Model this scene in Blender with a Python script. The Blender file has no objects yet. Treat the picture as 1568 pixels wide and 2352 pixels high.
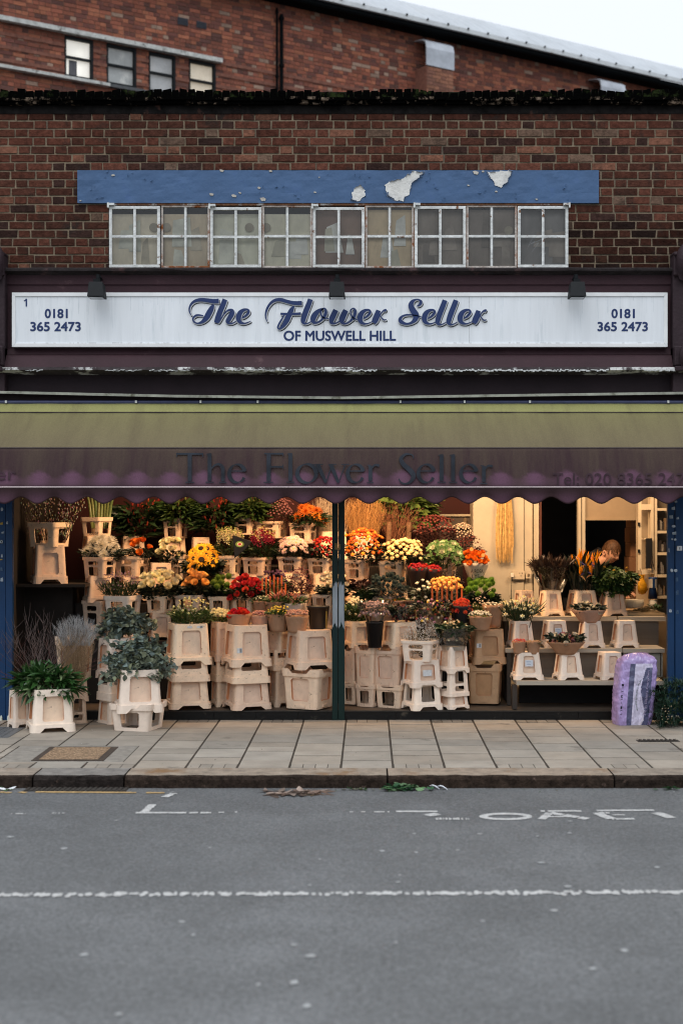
import bpy, math, random
import numpy as np
from mathutils import Vector, Matrix, Euler, noise
R = random.Random(7)
SC = bpy.context.scene
COL = SC.collection
# ---------------- camera: level, facing the shop squarely, lens shifted ----------------
F, D0, H, CX, CY = 3266.7, 12.8, 1.834, 845.2, 1185.0   # focal in px of a 1568x2352 frame, distance, eye height
cam = bpy.data.objects.new('camera', bpy.data.cameras.new('camera'))
COL.objects.link(cam); SC.camera = cam
cam.location = (0, -D0, H); cam.rotation_euler = (math.radians(90), 0, 0)
cam.data.sensor_fit = 'VERTICAL'; cam.data.sensor_height = 36; cam.data.lens = 36 * F / 2352
cam.data.shift_x = -(CX - 784) / 2352; cam.data.shift_y = (CY - 1176) / 2352
cam.data.clip_start = .1; cam.data.clip_end = 2000
cam.data.dof.use_dof = True; cam.data.dof.focus_distance = D0 + .15; cam.data.dof.aperture_fstop = 1.5
# ---------------- sky: white overcast, brighter overhead, low band darkened in place of unseen houses ----------------
W = bpy.data.worlds.new('World'); SC.world = W; W.use_nodes = True
nt = W.node_tree; bg = nt.nodes['Background']
tc = nt.nodes.new('ShaderNodeTexCoord'); sp = nt.nodes.new('ShaderNodeSeparateXYZ')
rp = nt.nodes.new('ShaderNodeValToRGB')
rp.color_ramp.elements[0].position = .48; rp.color_ramp.elements[0].color = (.15, .155, .16, 1)
rp.color_ramp.elements[1].position = 1; rp.color_ramp.elements[1].color = (1.05, 1.08, 1.12, 1)
e = rp.color_ramp.elements.new(.575); e.color = (.18, .185, .19, 1)
e = rp.color_ramp.elements.new(.61); e.color = (.415, .422, .428, 1)
e = rp.color_ramp.elements.new(.72); e.color = (.43, .44, .447, 1)
mr = nt.nodes.new('ShaderNodeMapRange'); mr.inputs[1].default_value = -1; mr.inputs[2].default_value = 1
sky = nt.nodes.new('ShaderNodeTexSky'); sky.sky_type = 'NISHITA'; sky.sun_disc = False
sky.sun_elevation = math.radians(55); sky.sun_rotation = math.radians(200)
mx = nt.nodes.new('ShaderNodeMix'); mx.data_type = 'RGBA'; mx.inputs[0].default_value = .02
nt.links.new(tc.outputs['Generated'], sp.inputs[0]); nt.links.new(sp.outputs['Z'], mr.inputs[0])
nt.links.new(mr.outputs[0], rp.inputs[0]); nt.links.new(rp.outputs[0], mx.inputs[6])
nt.links.new(sky.outputs[0], mx.inputs[7]); nt.links.new(mx.outputs[2], bg.inputs[0])
bg.inputs[1].default_value = 2.1
sun = bpy.data.objects.new('sun', bpy.data.lights.new('sun', 'SUN')); COL.objects.link(sun)
sun.data.energy = .55; sun.data.angle = math.radians(40); sun.data.color = (1, .98, .95)
sun.rotation_euler = (math.radians(42), 0, math.radians(-14))
SC.view_settings.view_transform = 'Standard'; SC.view_settings.look = 'None'; SC.view_settings.exposure = 0; SC.view_settings.gamma = 1
SC.cycles.use_denoising = True; SC.cycles.filter_width = 1.15; SC.cycles.max_bounces = 6; SC.cycles.transparent_max_bounces = 12
SC.cycles.sample_clamp_indirect = 4; SC.cycles.caustics_reflective = False; SC.cycles.caustics_refractive = False
# lamps of the shop itself, under its ceiling
def lamp(x, y, z, size, power, col=(1, .64, .33), tilt=0):
    l = bpy.data.objects.new('shop_light', bpy.data.lights.new('shop_light', 'AREA')); COL.objects.link(l)
    l.data.shape = 'RECTANGLE'; l.data.size = size; l.data.size_y = .25; l.data.energy = power; l.data.color = col
    l.location = (x, y, z); l.rotation_euler = (math.radians(tilt), 0, 0)
lamp(-2.05, .35, 2.68, .6, 27, (1,.64,.37), 35)
lamp(-1.15, .35, 2.68, .9, 21, (1,.56,.25), 35)
lamp(-.2, .35, 2.68, .8, 38, (1,.58,.27), 35)
lamp(.75, .35, 2.68, .7, 58, (1,.65,.36), 35)
lamp(2.25, .45, 2.68, .8, 36, (1,.68,.40), 30)

# ---------------- helpers ----------------
def P(x, y, Y):
    s = F / (D0 + Y); return Vector(((x - CX) / s, Y, H - (y - CY) / s))
def S(Y): return F / (D0 + Y)
def G(x, y, z=-.087):      # pixel to a point on level ground
    d = F * (H - z) / (y - CY); return Vector(((x - CX) * d / F, d - D0, z))
def lin(h):
    h = h.lstrip('#'); o = []
    for i in (0, 2, 4):
        v = int(h[i:i+2], 16) / 255; o.append(v / 12.92 if v <= .04045 else ((v + .055) / 1.055) ** 2.4)
    return tuple(o)
MATS = {}
def mat(name, col, rough=.7, amt=.25, scale=8, bump=0, bscale=60, metal=0, attr=False, rnd=0, stain=None, spec=.3, stretch=(1, 1, 1), trans=0):
    if name in MATS: return MATS[name]
    if isinstance(col, str): col = lin(col)
    m = bpy.data.materials.new(name); m.use_nodes = True; t = m.node_tree; n = t.nodes; L = t.links.new
    b = n['Principled BSDF']; b.inputs['Roughness'].default_value = rough; b.inputs['Metallic'].default_value = metal
    b.inputs['Specular IOR Level'].default_value = spec
    t0 = n.new('ShaderNodeTexCoord'); mp = n.new('ShaderNodeMapping'); mp.inputs['Scale'].default_value = stretch
    L(t0.outputs['Object'], mp.inputs[0])
    nz = n.new('ShaderNodeTexNoise'); nz.inputs['Scale'].default_value = scale; nz.inputs['Detail'].default_value = 6; nz.inputs['Roughness'].default_value = .65
    L(mp.outputs[0], nz.inputs['Vector'])
    r = n.new('ShaderNodeMapRange'); r.inputs[1].default_value = .3; r.inputs[2].default_value = .7
    r.inputs[3].default_value = 1 - amt; r.inputs[4].default_value = 1 + amt * .6; L(nz.outputs[0], r.inputs[0])
    base = n.new('ShaderNodeMix'); base.data_type = 'RGBA'; base.blend_type = 'MULTIPLY'; base.inputs[0].default_value = 1
    if attr:
        a = n.new('ShaderNodeAttribute'); a.attribute_name = 'Col'
        m2 = n.new('ShaderNodeMix'); m2.data_type = 'RGBA'; m2.blend_type = 'MULTIPLY'; m2.inputs[0].default_value = 1
        m2.inputs[6].default_value = (*col, 1); L(a.outputs['Color'], m2.inputs[7]); L(m2.outputs[2], base.inputs[6])
    else: base.inputs[6].default_value = (*col, 1)
    L(r.outputs[0], base.inputs[7]); out = base.outputs[2]
    if rnd:
        oi = n.new('ShaderNodeObjectInfo'); h = n.new('ShaderNodeHueSaturation')
        q = n.new('ShaderNodeMapRange'); q.inputs[3].default_value = 1 - rnd; q.inputs[4].default_value = 1 + rnd * .6
        q2 = n.new('ShaderNodeMapRange'); q2.inputs[3].default_value = .5 - rnd * .05; q2.inputs[4].default_value = .5 + rnd * .05
        L(oi.outputs['Random'], q.inputs[0]); L(oi.outputs['Random'], q2.inputs[0]); L(q.outputs[0], h.inputs['Value']); L(q2.outputs[0], h.inputs['Hue']); L(out, h.inputs['Color']); out = h.outputs[0]
    if stain:      # (colour, scale, threshold, width)
        n2 = n.new('ShaderNodeTexNoise'); n2.inputs['Scale'].default_value = stain[1]; n2.inputs['Detail'].default_value = 8; n2.inputs['Roughness'].default_value = .7
        L(mp.outputs[0], n2.inputs['Vector'])
        r2 = n.new('ShaderNodeMapRange'); r2.inputs[1].default_value = stain[2]; r2.inputs[2].default_value = stain[2] + stain[3]; L(n2.outputs[0], r2.inputs[0])
        m3 = n.new('ShaderNodeMix'); m3.data_type = 'RGBA'; L(r2.outputs[0], m3.inputs[0]); L(out, m3.inputs[6])
        c2 = lin(stain[0]) if isinstance(stain[0], str) else stain[0]; m3.inputs[7].default_value = (*c2, 1); out = m3.outputs[2]
    L(out, b.inputs['Base Color'])
    if bump:
        nb = n.new('ShaderNodeTexNoise'); nb.inputs['Scale'].default_value = bscale; nb.inputs['Detail'].default_value = 5; L(mp.outputs[0], nb.inputs['Vector'])
        bp = n.new('ShaderNodeBump'); bp.inputs['Strength'].default_value = bump; bp.inputs['Distance'].default_value = .01
        L(nb.outputs[0], bp.inputs['Height']); L(bp.outputs[0], b.inputs['Normal'])
    if trans:
        tr = n.new('ShaderNodeBsdfTranslucent'); ms = n.new('ShaderNodeMixShader'); ms.inputs[0].default_value = trans
        L(out, tr.inputs[0]); L(b.outputs[0], ms.inputs[1]); L(tr.outputs[0], ms.inputs[2]); L(ms.outputs[0], n['Material Output'].inputs[0])
    MATS[name] = m; return m
def glass(name, tint=(.9, .95, .95), mixf=.12, rough=.08):
    if name in MATS: return MATS[name]
    m = bpy.data.materials.new(name); m.use_nodes = True; n = m.node_tree.nodes; L = m.node_tree.links.new
    n.remove(n['Principled BSDF']); tr = n.new('ShaderNodeBsdfTransparent'); tr.inputs[0].default_value = (*tint, 1)
    g = n.new('ShaderNodeBsdfGlossy'); g.inputs['Roughness'].default_value = rough
    fr = n.new('ShaderNodeFresnel'); fr.inputs[0].default_value = 1.45
    ad = n.new('ShaderNodeMath'); ad.operation = 'ADD'; ad.inputs[1].default_value = mixf; L(fr.outputs[0], ad.inputs[0])
    ms = n.new('ShaderNodeMixShader'); L(ad.outputs[0], ms.inputs[0]); L(tr.outputs[0], ms.inputs[1]); L(g.outputs[0], ms.inputs[2])
    L(ms.outputs[0], n['Material Output'].inputs[0]); MATS[name] = m; return m
class MB:
    def __init__(s): s.v = []; s.f = []; s.m = []; s.c = []
    def add(s, vs, fs, m=0, c=(1, 1, 1)):
        o = len(s.v); s.v.extend([tuple(p) for p in vs])
        for f in fs: s.f.append([i + o for i in f]); s.m.append(m); s.c.append(c)
    def box(s, x0, x1, y0, y1, z0, z1, m=0, c=(1, 1, 1)):
        s.add([(x0,y0,z0),(x1,y0,z0),(x1,y1,z0),(x0,y1,z0),(x0,y0,z1),(x1,y0,z1),(x1,y1,z1),(x0,y1,z1)],
              [(0,3,2,1),(4,5,6,7),(0,1,5,4),(1,2,6,5),(2,3,7,6),(3,0,4,7)], m, c)
    def prism(s, poly, y0, y1, m=0, c=(1,1,1)):     # outline in x,z extruded in y
        n = len(poly); s.add([(p[0], y0, p[1]) for p in poly] + [(p[0], y1, p[1]) for p in poly],
              [list(range(n)), list(range(2*n-1, n-1, -1))] + [(i, i+n, (i+1) % n + n, (i+1) % n) for i in range(n)], m, c)
    def sweep(s, prof, xs, m=0, c=(1,1,1)):          # profile in y,z swept along x
        n = len(prof); vs = [(x, p[0], p[1]) for x in xs for p in prof]
        s.add(vs, [(k*n+i, k*n+i+1, (k+1)*n+i+1, (k+1)*n+i) for k in range(len(xs)-1) for i in range(n-1)] + [list(range(n-1,-1,-1)), [(len(xs)-1)*n+i for i in range(n)]], m, c)
    def tube(s, pts, r, n=6, m=0, c=(1,1,1), cap=True):
        pts = [Vector(p) for p in pts]; rs = r if isinstance(r, (list, tuple)) else [r]*len(pts); vs = []
        for i, p in enumerate(pts):
            d = (pts[min(i+1, len(pts)-1)] - pts[max(i-1, 0)]).normalized()
            a = d.cross(Vector((0, 1, .13))).normalized(); b = d.cross(a)
            for k in range(n):
                t = 2*math.pi*k/n; vs.append(p + (a*math.cos(t) + b*math.sin(t)) * rs[i])
        fs = [(i*n+k, i*n+(k+1) % n, (i+1)*n+(k+1) % n, (i+1)*n+k) for i in range(len(pts)-1) for k in range(n)]
        if cap: fs += [list(range(n)), [(len(pts)-1)*n+k for k in range(n-1, -1, -1)]]
        s.add(vs, fs, m, c)
    def lathe(s, prof, cx=0, cy=0, n=20, m=0, c=(1,1,1), wob=None):
        vs = []
        for i, (r, z) in enumerate(prof):
            for k in range(n):
                t = 2*math.pi*k/n; q = r*(1 + (wob(i, t) if wob else 0)); vs.append((cx+q*math.cos(t), cy+q*math.sin(t), z))
        s.add(vs, [(i*n+k, i*n+(k+1) % n, (i+1)*n+(k+1) % n, (i+1)*n+k) for i in range(len(prof)-1) for k in range(n)], m, c)
    def inst(s, tmpl, mtx, m=None, c=(1,1,1)):
        vs, fs, ms = tmpl; o = len(s.v); s.v.extend([tuple(mtx @ Vector(p)) for p in vs])
        for f, q in zip(fs, ms): s.f.append([i + o for i in f]); s.m.append(q if m is None else m); s.c.append(c)
    def tmpl(s): return s.v, s.f, s.m
    def mesh(s, name, mats, smooth=False, attr=False):
        me = bpy.data.meshes.new(name); me.from_pydata(s.v, [], s.f)
        for q in mats: me.materials.append(q)
        me.polygons.foreach_set('material_index', s.m)
        if smooth: me.polygons.foreach_set('use_smooth', [True]*len(s.f))
        if attr:
            a = me.color_attributes.new('Col', 'FLOAT_COLOR', 'CORNER'); d = []
            for f, c in zip(s.f, s.c): d.extend([*c, 1.0]*len(f))
            a.data.foreach_set('color', d)
        me.update(); return me
    def build(s, name, mats, parent=None, smooth=False, attr=False, loc=(0,0,0)):
        if not isinstance(mats, (list, tuple)): mats = [mats]
        o = bpy.data.objects.new(name, s.mesh(name, mats, smooth, attr)); COL.objects.link(o); o.location = loc; o.parent = parent; return o
def tag(o, label=None, cat=None, group=None, kind=None):
    if label: o['label'] = label
    if cat: o['category'] = cat
    if group: o['group'] = group
    if kind: o['kind'] = kind
    return o
def thing(name, loc, label, cat, group=None, rz=0):
    o = bpy.data.objects.new(name, None); COL.objects.link(o); o.location = loc; o.rotation_euler = (0, 0, rz)
    o.empty_display_size = .1; return tag(o, label, cat, group)
def link(name, me, parent, loc=(0,0,0), rot=None, sc=None):
    o = bpy.data.objects.new(name, me); COL.objects.link(o); o.parent = parent; o.location = loc
    if rot is not None: o.rotation_euler = rot
    if sc is not None: o.scale = sc if isinstance(sc, (tuple, list)) else (sc, sc, sc)
    return o
def bevel(o, w=.004, seg=2):
    m = o.modifiers.new('b', 'BEVEL'); m.width = w; m.segments = seg; m.limit_method = 'ANGLE'; return o
def cr(pts, k=6):        # Catmull-Rom through tuples
    out = []; n = len(pts)
    for i in range(n-1):
        p = [pts[max(i-1,0)], pts[i], pts[i+1], pts[min(i+2,n-1)]]
        for j in range(k):
            t = j/k; out.append(tuple(.5*((2*p[1][a])+(-p[0][a]+p[2][a])*t+(2*p[0][a]-5*p[1][a]+4*p[2][a]-p[3][a])*t*t+(-p[0][a]+3*p[1][a]-3*p[2][a]+p[3][a])*t**3) for a in range(len(p[0]))))
    out.append(tuple(pts[-1])); return out
def ribbon(pts, grow=0):  # stroke outline (2-D) from (x,y,w)
    L, Rr = [], []
    for i, p in enumerate(pts):
        a = pts[max(i-1,0)]; b = pts[min(i+1,len(pts)-1)]; dx, dy = b[0]-a[0], b[1]-a[1]; l = math.hypot(dx,dy) or 1
        w = p[2]/2+grow; L.append((p[0]-dy/l*w, p[1]+dx/l*w)); Rr.append((p[0]+dy/l*w, p[1]-dx/l*w))
    return L, Rr
def strokes(mb, sts, fn, grow=0, dx=0, dy=0, off=0, m=0, smooth=True):
    for q, st in enumerate(sts):
        pts = cr(st) if smooth else st; L, Rr = ribbon(pts, grow); n = len(L)
        vs = [fn(x+dx, y+dy, off + q*.00012) for x, y in L] + [fn(x+dx, y+dy, off + q*.00012) for x, y in Rr]
        mb.add(vs, [(i, i+1, n+i+1, n+i) for i in range(n-1)], m)
_txt = {}
def text2d(body):
    if body in _txt: return _txt[body]
    cu = bpy.data.curves.new('t', 'FONT'); cu.body = body; cu.resolution_u = 4
    o = bpy.data.objects.new('t', cu); COL.objects.link(o); dg = bpy.context.evaluated_depsgraph_get(); dg.update()
    me = bpy.data.meshes.new_from_object(o.evaluated_get(dg)); vs = [(v.co.x, v.co.y) for v in me.vertices]; fs = [list(p.vertices) for p in me.polygons]
    bpy.data.objects.remove(o); bpy.data.curves.remove(cu); bpy.data.meshes.remove(me)
    x0 = min(v[0] for v in vs); x1 = max(v[0] for v in vs); y0 = min(v[1] for v in vs); y1 = max(v[1] for v in vs)
    _txt[body] = ([((x-x0)/(x1-x0), (y-y0)/(y1-y0)) for x, y in vs], fs); return _txt[body]
def text(mb, body, x0, y0, x1, y1, fn, bold=0, off=0, m=0):   # y0 top, y1 bottom in the map's units
    vs, fs = text2d(body); k = 0
    offs = [(0, 0)] + ([(bold*math.cos(a), bold*math.sin(a)) for a in [i*math.pi/4 for i in range(8)]] if bold else [])
    for ox, oy in offs:
        k += 1; mb.add([fn(x0+bold + v[0]*(x1-x0-2*bold)+ox, y1-bold - v[1]*(y1-y0-2*bold)+oy, off+k*.00015) for v in vs], fs, m)
def rects(x0, x1, z0, z1, holes):
    out = [(x0, x1, z0, z1)]
    for hx0, hx1, hz0, hz1 in holes:
        nx = []
        for a, b, c, d in out:
            if b <= hx0 or a >= hx1 or d <= hz0 or c >= hz1: nx.append((a, b, c, d)); continue
            if a < hx0: nx.append((a, hx0, c, d))
            if b > hx1: nx.append((hx1, b, c, d))
            a2, b2 = max(a, hx0), min(b, hx1)
            if c < hz0: nx.append((a2, b2, c, hz0))
            if d > hz1: nx.append((a2, b2, hz1, d))
        out = nx
    return [r for r in out if r[1]-r[0] > .012 and r[3]-r[2] > .012]
def bricks(x0, x1, z0, z1, ch, pal, holes=(), joint=.010, jit=.0015, seed=1, bond='flemish', dark=None, sl=.225):
    rr = random.Random(seed); mb = MB(); nr = int((z1-z0)/ch)+1
    for r in range(nr):
        za = z0 + r*ch; zb = min(za+ch-joint, z1)
        if bond == 'mixed': kind = rr.random() < .55
        x = x0 - rr.random()*.02 - (sl*.75 if r % 2 else 0); i = 0
        while x < x1:
            L = (sl if (i % 2 == 0 if bond == 'flemish' else kind) else sl/2)*(1+rr.uniform(-.03, .03)); i += 1
            for a, b, c, d in rects(max(x, x0), min(x+L-joint, x1), za, zb, holes) if x+L-joint > x0+.01 and x < x1-.01 else []:
                q = rr.random(); acc = 0
                for w, colr in pal:
                    acc += w
                    if q <= acc: break
                v = rr.uniform(.8, 1.2); cc = tuple(k*v for k in colr)
                if dark: k = dark((a+b)/2, (c+d)/2); cc = tuple(t*k for t in cc)
                j = lambda: rr.uniform(-jit, jit); y = -.004+rr.uniform(-.0035, .0025)
                f = [(a+j(), y+j(), c+j()), (b+j(), y+j(), c+j()), (b+j(), y+j(), d+j()), (a+j(), y+j(), d+j())]
                e = .0025; g = [(a+e, y-.002, c+e), (b-e, y-.002, c+e), (b-e, y-.002, d-e), (a+e, y-.002, d-e)]
                mb.add(g + f + [(p[0], .012, p[2]) for p in f], [(0,1,2,3),(4,5,1,0),(5,6,2,1),(6,7,3,2),(7,4,0,3),(8,9,5,4),(9,10,6,5),(10,11,7,6),(11,8,4,7)], 0, cc)
            x += L
    # mortar sheet a little behind the faces
    for a, b, c, d in rects(x0, x1, z0, z1, holes): mb.add([(a, .003, c), (b, .003, c), (b, .003, d), (a, .003, d)], [(0,1,2,3)], 1)
    return mb

# ================= GROUND =================
def plane(name, x0, x1, y0, y1, z, m, nx=1, ny=1):
    mb = MB(); mb.add([(x0,y0,z),(x1,y0,z),(x1,y1,z),(x0,y1,z)], [(0,1,2,3)]); return tag(mb.build(name, m), kind='structure')
plane('ground', -150, 150, -60, 300, -.12, mat('soil', (.05,.05,.05), .9))
M_road = mat('asphalt', (.108,.112,.114), .7, .13, 2.2, .5, 260, stain=((.135,.14,.145), 1.1, .5, .35), spec=.35)
# asphalt aggregate speckle
def speckle(m, sc, lo, hi, amt):
    n = m.node_tree.nodes; L = m.node_tree.links.new; b = n['Principled BSDF']; src = b.inputs['Base Color'].links[0].from_socket
    t = n.new('ShaderNodeTexCoord'); z = n.new('ShaderNodeTexNoise'); z.inputs['Scale'].default_value = sc; z.inputs['Detail'].default_value = 3
    L(t.outputs['Object'], z.inputs['Vector']); r = n.new('ShaderNodeMapRange'); r.inputs[1].default_value = lo; r.inputs[2].default_value = hi
    r.inputs[3].default_value = 1-amt; r.inputs[4].default_value = 1+amt; L(z.outputs[0], r.inputs[0])
    q = n.new('ShaderNodeMix'); q.data_type = 'RGBA'; q.blend_type = 'MULTIPLY'; q.inputs[0].default_value = 1
    L(src, q.inputs[6]); L(r.outputs[0], q.inputs[7]); L(q.outputs[2], b.inputs['Base Color'])
speckle(M_road, 36, .35, .65, .18); speckle(M_road, 110, .35, .65, .3); speckle(M_road, .9, .35, .7, .10)
plane('road', -40, 40, -30, -2.76, -.087, M_road)
M_slab = mat('paving_slab', (.30,.265,.22), .75, .2, 3.5, .25, 120, attr=True, stain=((.10,.085,.07), 2.3, .60, .12))
M_jnt = mat('joint_dirt', (.05,.04,.03), .95, .4, 30)
mb = MB(); cw = .378; xj = (973.5/1.2245-CX)/255.2
rr = random.Random(3); YK = -2.45
for i in range(-12, 11):
    xa, xb = xj+i*cw+.007, xj+(i+1)*cw-.009
    ys = [.0]; small_front = i % 2 == 1
    y = YK + (.165 if small_front else 0)
    if small_front:
        for k in range(4): mb.box(xa+k*(xb-xa)/4+.003, xa+(k+1)*(xb-xa)/4-.003, YK+.004, y-.005, -.03, rr.uniform(-.002,.001), 0, (rr.uniform(.8,1.05),)*3)
    y_end = -.17 if i % 2 == 0 else .0
    st = rr.uniform(.28,.4)
    while y < y_end-.05:
        y2 = min(y+st, y_end); st = rr.choice([.38,.38,.30,.22,.4]);
        if y_end-y2 < .09: y2 = y_end
        v = rr.uniform(.86,1.1); t = rr.uniform(-.03,.03)
        if not (xb > -2.78 and xa < -1.82 and y2 > -2.25 and y < -1.42): mb.box(xa, xb, y+.007, y2-.009, -.03, rr.uniform(-.002,.001), 0, (v+t, v, v-t))
        else:
            for a,b,c,d in rects(xa,xb,y+.003,y2-.004,[(-2.78,-1.82,-2.2,-1.45)]): mb.box(a,b,c,d,-.03,0,0,(v+t,v,v-t))
        y = y2
    if y_end < -.1:
        for k in range(4): mb.box(xa+k*(xb-xa)/4+.003, xa+(k+1)*(xb-xa)/4-.003, -.166, -.005, -.03, rr.uniform(-.002,.001), 0, (rr.uniform(.6,.8),)*3)
mb.box(-5, 5, YK-.005, .35, -.08, -.0035, 1)
tag(mb.build('pavement', [M_slab, M_jnt], attr=True), kind='structure')
mb = MB()
for a, b in ((-14, -5), (4.9, 14)): mb.box(a, b, YK, .3, -.08, 0)
tag(mb.build('pavement', M_slab, attr=True), kind='structure')
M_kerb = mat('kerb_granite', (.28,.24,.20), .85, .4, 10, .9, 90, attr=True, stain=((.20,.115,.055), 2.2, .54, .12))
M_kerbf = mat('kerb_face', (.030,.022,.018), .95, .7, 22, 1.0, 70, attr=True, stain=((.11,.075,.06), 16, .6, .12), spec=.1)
mb = MB(); joints = [-9, G(100,1790).x, G(303,1790).x, G(888,1790).x, G(1392,1790).x, 9]
KY0, KY1 = -2.76, -2.455
for i in range(5):
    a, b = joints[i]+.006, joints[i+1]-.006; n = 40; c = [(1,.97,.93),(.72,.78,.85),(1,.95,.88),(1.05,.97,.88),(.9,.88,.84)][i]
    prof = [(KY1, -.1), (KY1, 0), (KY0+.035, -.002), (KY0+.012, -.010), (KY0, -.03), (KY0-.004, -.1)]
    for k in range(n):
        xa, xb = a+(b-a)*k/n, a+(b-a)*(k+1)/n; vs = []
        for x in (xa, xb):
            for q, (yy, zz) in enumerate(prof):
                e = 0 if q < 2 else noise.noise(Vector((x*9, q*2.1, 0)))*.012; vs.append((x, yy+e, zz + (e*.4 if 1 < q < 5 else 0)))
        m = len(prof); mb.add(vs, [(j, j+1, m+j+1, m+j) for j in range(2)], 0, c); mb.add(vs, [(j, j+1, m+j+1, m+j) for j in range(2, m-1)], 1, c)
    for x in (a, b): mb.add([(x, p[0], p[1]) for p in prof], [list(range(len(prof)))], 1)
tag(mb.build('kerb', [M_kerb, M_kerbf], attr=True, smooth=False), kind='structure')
M_wpaint = mat('road_paint_white', (.44,.44,.43), .7, .4, 40, .3, 150, stain=((.2,.2,.2), 30, .58, .08))
M_ypaint = mat('road_paint_yellow', (.40,.27,.12), .7, .4, 30)
def gfn(x, y, o): return (x, y, -.087+.004+o)
def gl(pts, w=.055):    # worn stroke on the road from pixel points
    q = [G(a, b) for a, b in pts]; return [(p.x, p.y, w) for p in q]
def worn(mb, st, keep=.85, m=0, seed=0):
    r = random.Random(seed); pts = cr(st, 14)
    for i in range(len(pts)-1):
        if r.random() > keep: continue
        a, b = pts[i], pts[i+1]; s1 = [(a[0],a[1],a[2]*r.uniform(.75,1.05)), (b[0],b[1],b[2]*r.uniform(.75,1.05))]
        strokes(mb, [s1], gfn, off=.00003*(i % 7), m=m, smooth=False)
mb = MB(); s0 = 1
for pts, w, k in [([(352,1848),(331,1867)],.06,.95), ([(312,1868),(395,1868),(478,1868)],.05,.95), ([(478,1868),(552,1866)],.04,.6), ([(378,1832),(400,1823)],.06,.95),
        ([(784,1866),(894,1866)],.03,.45), ([(909,1865),(1004,1865)],.05,.9), ([(1241,1864),(1334,1864)],.05,.95), ([(1369,1863),(1501,1862)],.05,.9), ([(25,1870),(60,1870)],.03,.5),([(120,1869),(150,1869)],.03,.5)]:
    s0 += 1; worn(mb, gl(pts, w), k, 0, s0)
tag(mb.build('road_marking_bay', M_wpaint), kind='structure')
mb = MB()
worn(mb, gl([(985,1870),(1000,1875)], .1), 1, 0, 3); worn(mb, gl([(1000,1882),(1030,1882),(1076,1882)], .06), .75, 0, 3)
O = [(1161+54*math.cos(t)*.95, 1876.5+6.3*math.sin(t)) for t in [i*math.pi/8 for i in range(17)]]; strokes(mb, [gl(O, .055)], gfn)
worn(mb, gl([(1243,1883),(1252,1876),(1262,1868)], .06), .95, 0, 4); worn(mb, gl([(1262,1868),(1305,1875),(1349,1882)], .07), .97, 0, 5); worn(mb, gl([(1256,1877),(1306,1877)], .035), .9, 0, 6)
worn(mb, gl([(1371,1868),(1385,1875),(1404,1882)], .075), .97, 0, 7); worn(mb, gl([(1404,1882.5),(1456,1882)], .045), .95, 0, 8); worn(mb, gl([(1374,1868),(1400,1868.5)], .05), .8, 0, 9); worn(mb, gl([(1406,1873),(1434,1873)], .03), .9, 0, 9)
worn(mb, gl([(1504,1868),(1522,1873),(1541,1880)], .08), .97, 0, 10)
tag(mb.build('road_marking_lettering', M_wpaint), kind='structure')
mb = MB()
for a, b in ((0,26),(45,60),(82,378)): worn(mb, gl([(a,1820),((a+b)/2,1821),(b,1822)], .05), .93, 0, a+11)
tag(mb.build('road_marking_yellow', M_ypaint), kind='structure')
mb = MB(); rr = random.Random(21)
def blob(mb, x, y, rx, ry, off, m=0):
    n = 9; mb.add([gfn(x, y, off)] + [gfn(x+rx*math.cos(t*2*math.pi/n)*rr.uniform(.7,1.1), y+ry*math.sin(t*2*math.pi/n)*rr.uniform(.7,1.1), off) for t in range(n)], [(0, i+1, (i+1) % n+1) for i in range(n)], m)
x = -420
while x < 2100:
    yy = 2057 - 6*x/1568 + rr.uniform(-1,1); g = G(x, yy)
    for k in range(rr.choice([1,1,2,2,3])): blob(mb, g.x+rr.uniform(-.012,.012), g.y+rr.uniform(-.022,.022), rr.uniform(.008,.022), rr.uniform(.02,.036), rr.random()*.0006)
    x += rr.uniform(7, 17)
tag(mb.build('road_marking_dotted', M_wpaint), kind='structure')
mb = MB()
for i in range(34):
    g = G(rr.uniform(0,1568), rr.choice([rr.uniform(1880,1960), rr.uniform(1960,2340)])); q = rr.uniform(.010,.026)
    blob(mb, g.x, g.y, q, q*rr.uniform(.8,1.4), .0001*i/10)
tag(mb.build('road_paint_specks', mat('speck', (.30,.31,.31), .6)), kind='structure')
# access cover
c0 = thing('access_cover', (-2.25,-1.85,0), 'rectangular gravel-filled access cover set into the pavement near the kerb', 'manhole cover')
mb = MB(); mb.box(-.52,.42,-.34,.4,-.03,-.002); mb.build('concrete_surround', mat('cover_concrete', (.24,.22,.19), .9, .3, 12, .5), c0)
mb = MB(); mb.box(-.27,.27,-.3,.33,-.02,.004); mb.build('metal_frame', mat('cover_rust', (.06,.045,.035), .7, .3, 20), c0)
mb = MB(); mb.box(-.22,.22,-.26,.29,-.01,.006); mb.build('gravel_infill', mat('cover_gravel', (.30,.20,.12), .95, .8, 60, 1, 110, stain=((.6,.5,.4), 70, .62, .06)), c0)
mb = MB(); mb.box(-.4,.4,-.3,.3,-.02,.003)
for i in range(14):
    for k in range(10): mb.box(-.36+i*.052,-.335+i*.052,-.27+k*.055,-.24+k*.055,.003,.007)
tag(mb.build('cover_plate', mat('cast_iron', (.16,.165,.17), .55, .2, 10, metal=.3), loc=(G(5,1690,0).x-.32, -.75, 0)), 'square studded iron cover plate in the paving, at the left edge', 'manhole cover')
mb = MB(); mb.box(-.17,.17,-.05,.05,-.02,.003)
for k in range(9): mb.box(-.15+k*.035,-.13+k*.035,-.04,.04,.003,.01)
tag(mb.build('gully_grate', mat('dark_iron', (.04,.035,.03), .6), loc=(*G(1510,1702,0).xy, 0)), 'small dark slotted drain grate in front of the evergreen bundle', 'drain')
mb = MB(); mb.box(-.36,.36,-.1,.1,-.02,.003)
for k in range(20): mb.box(-.35+k*.036,-.33+k*.036,-.09,.09,.003,.008)
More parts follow.
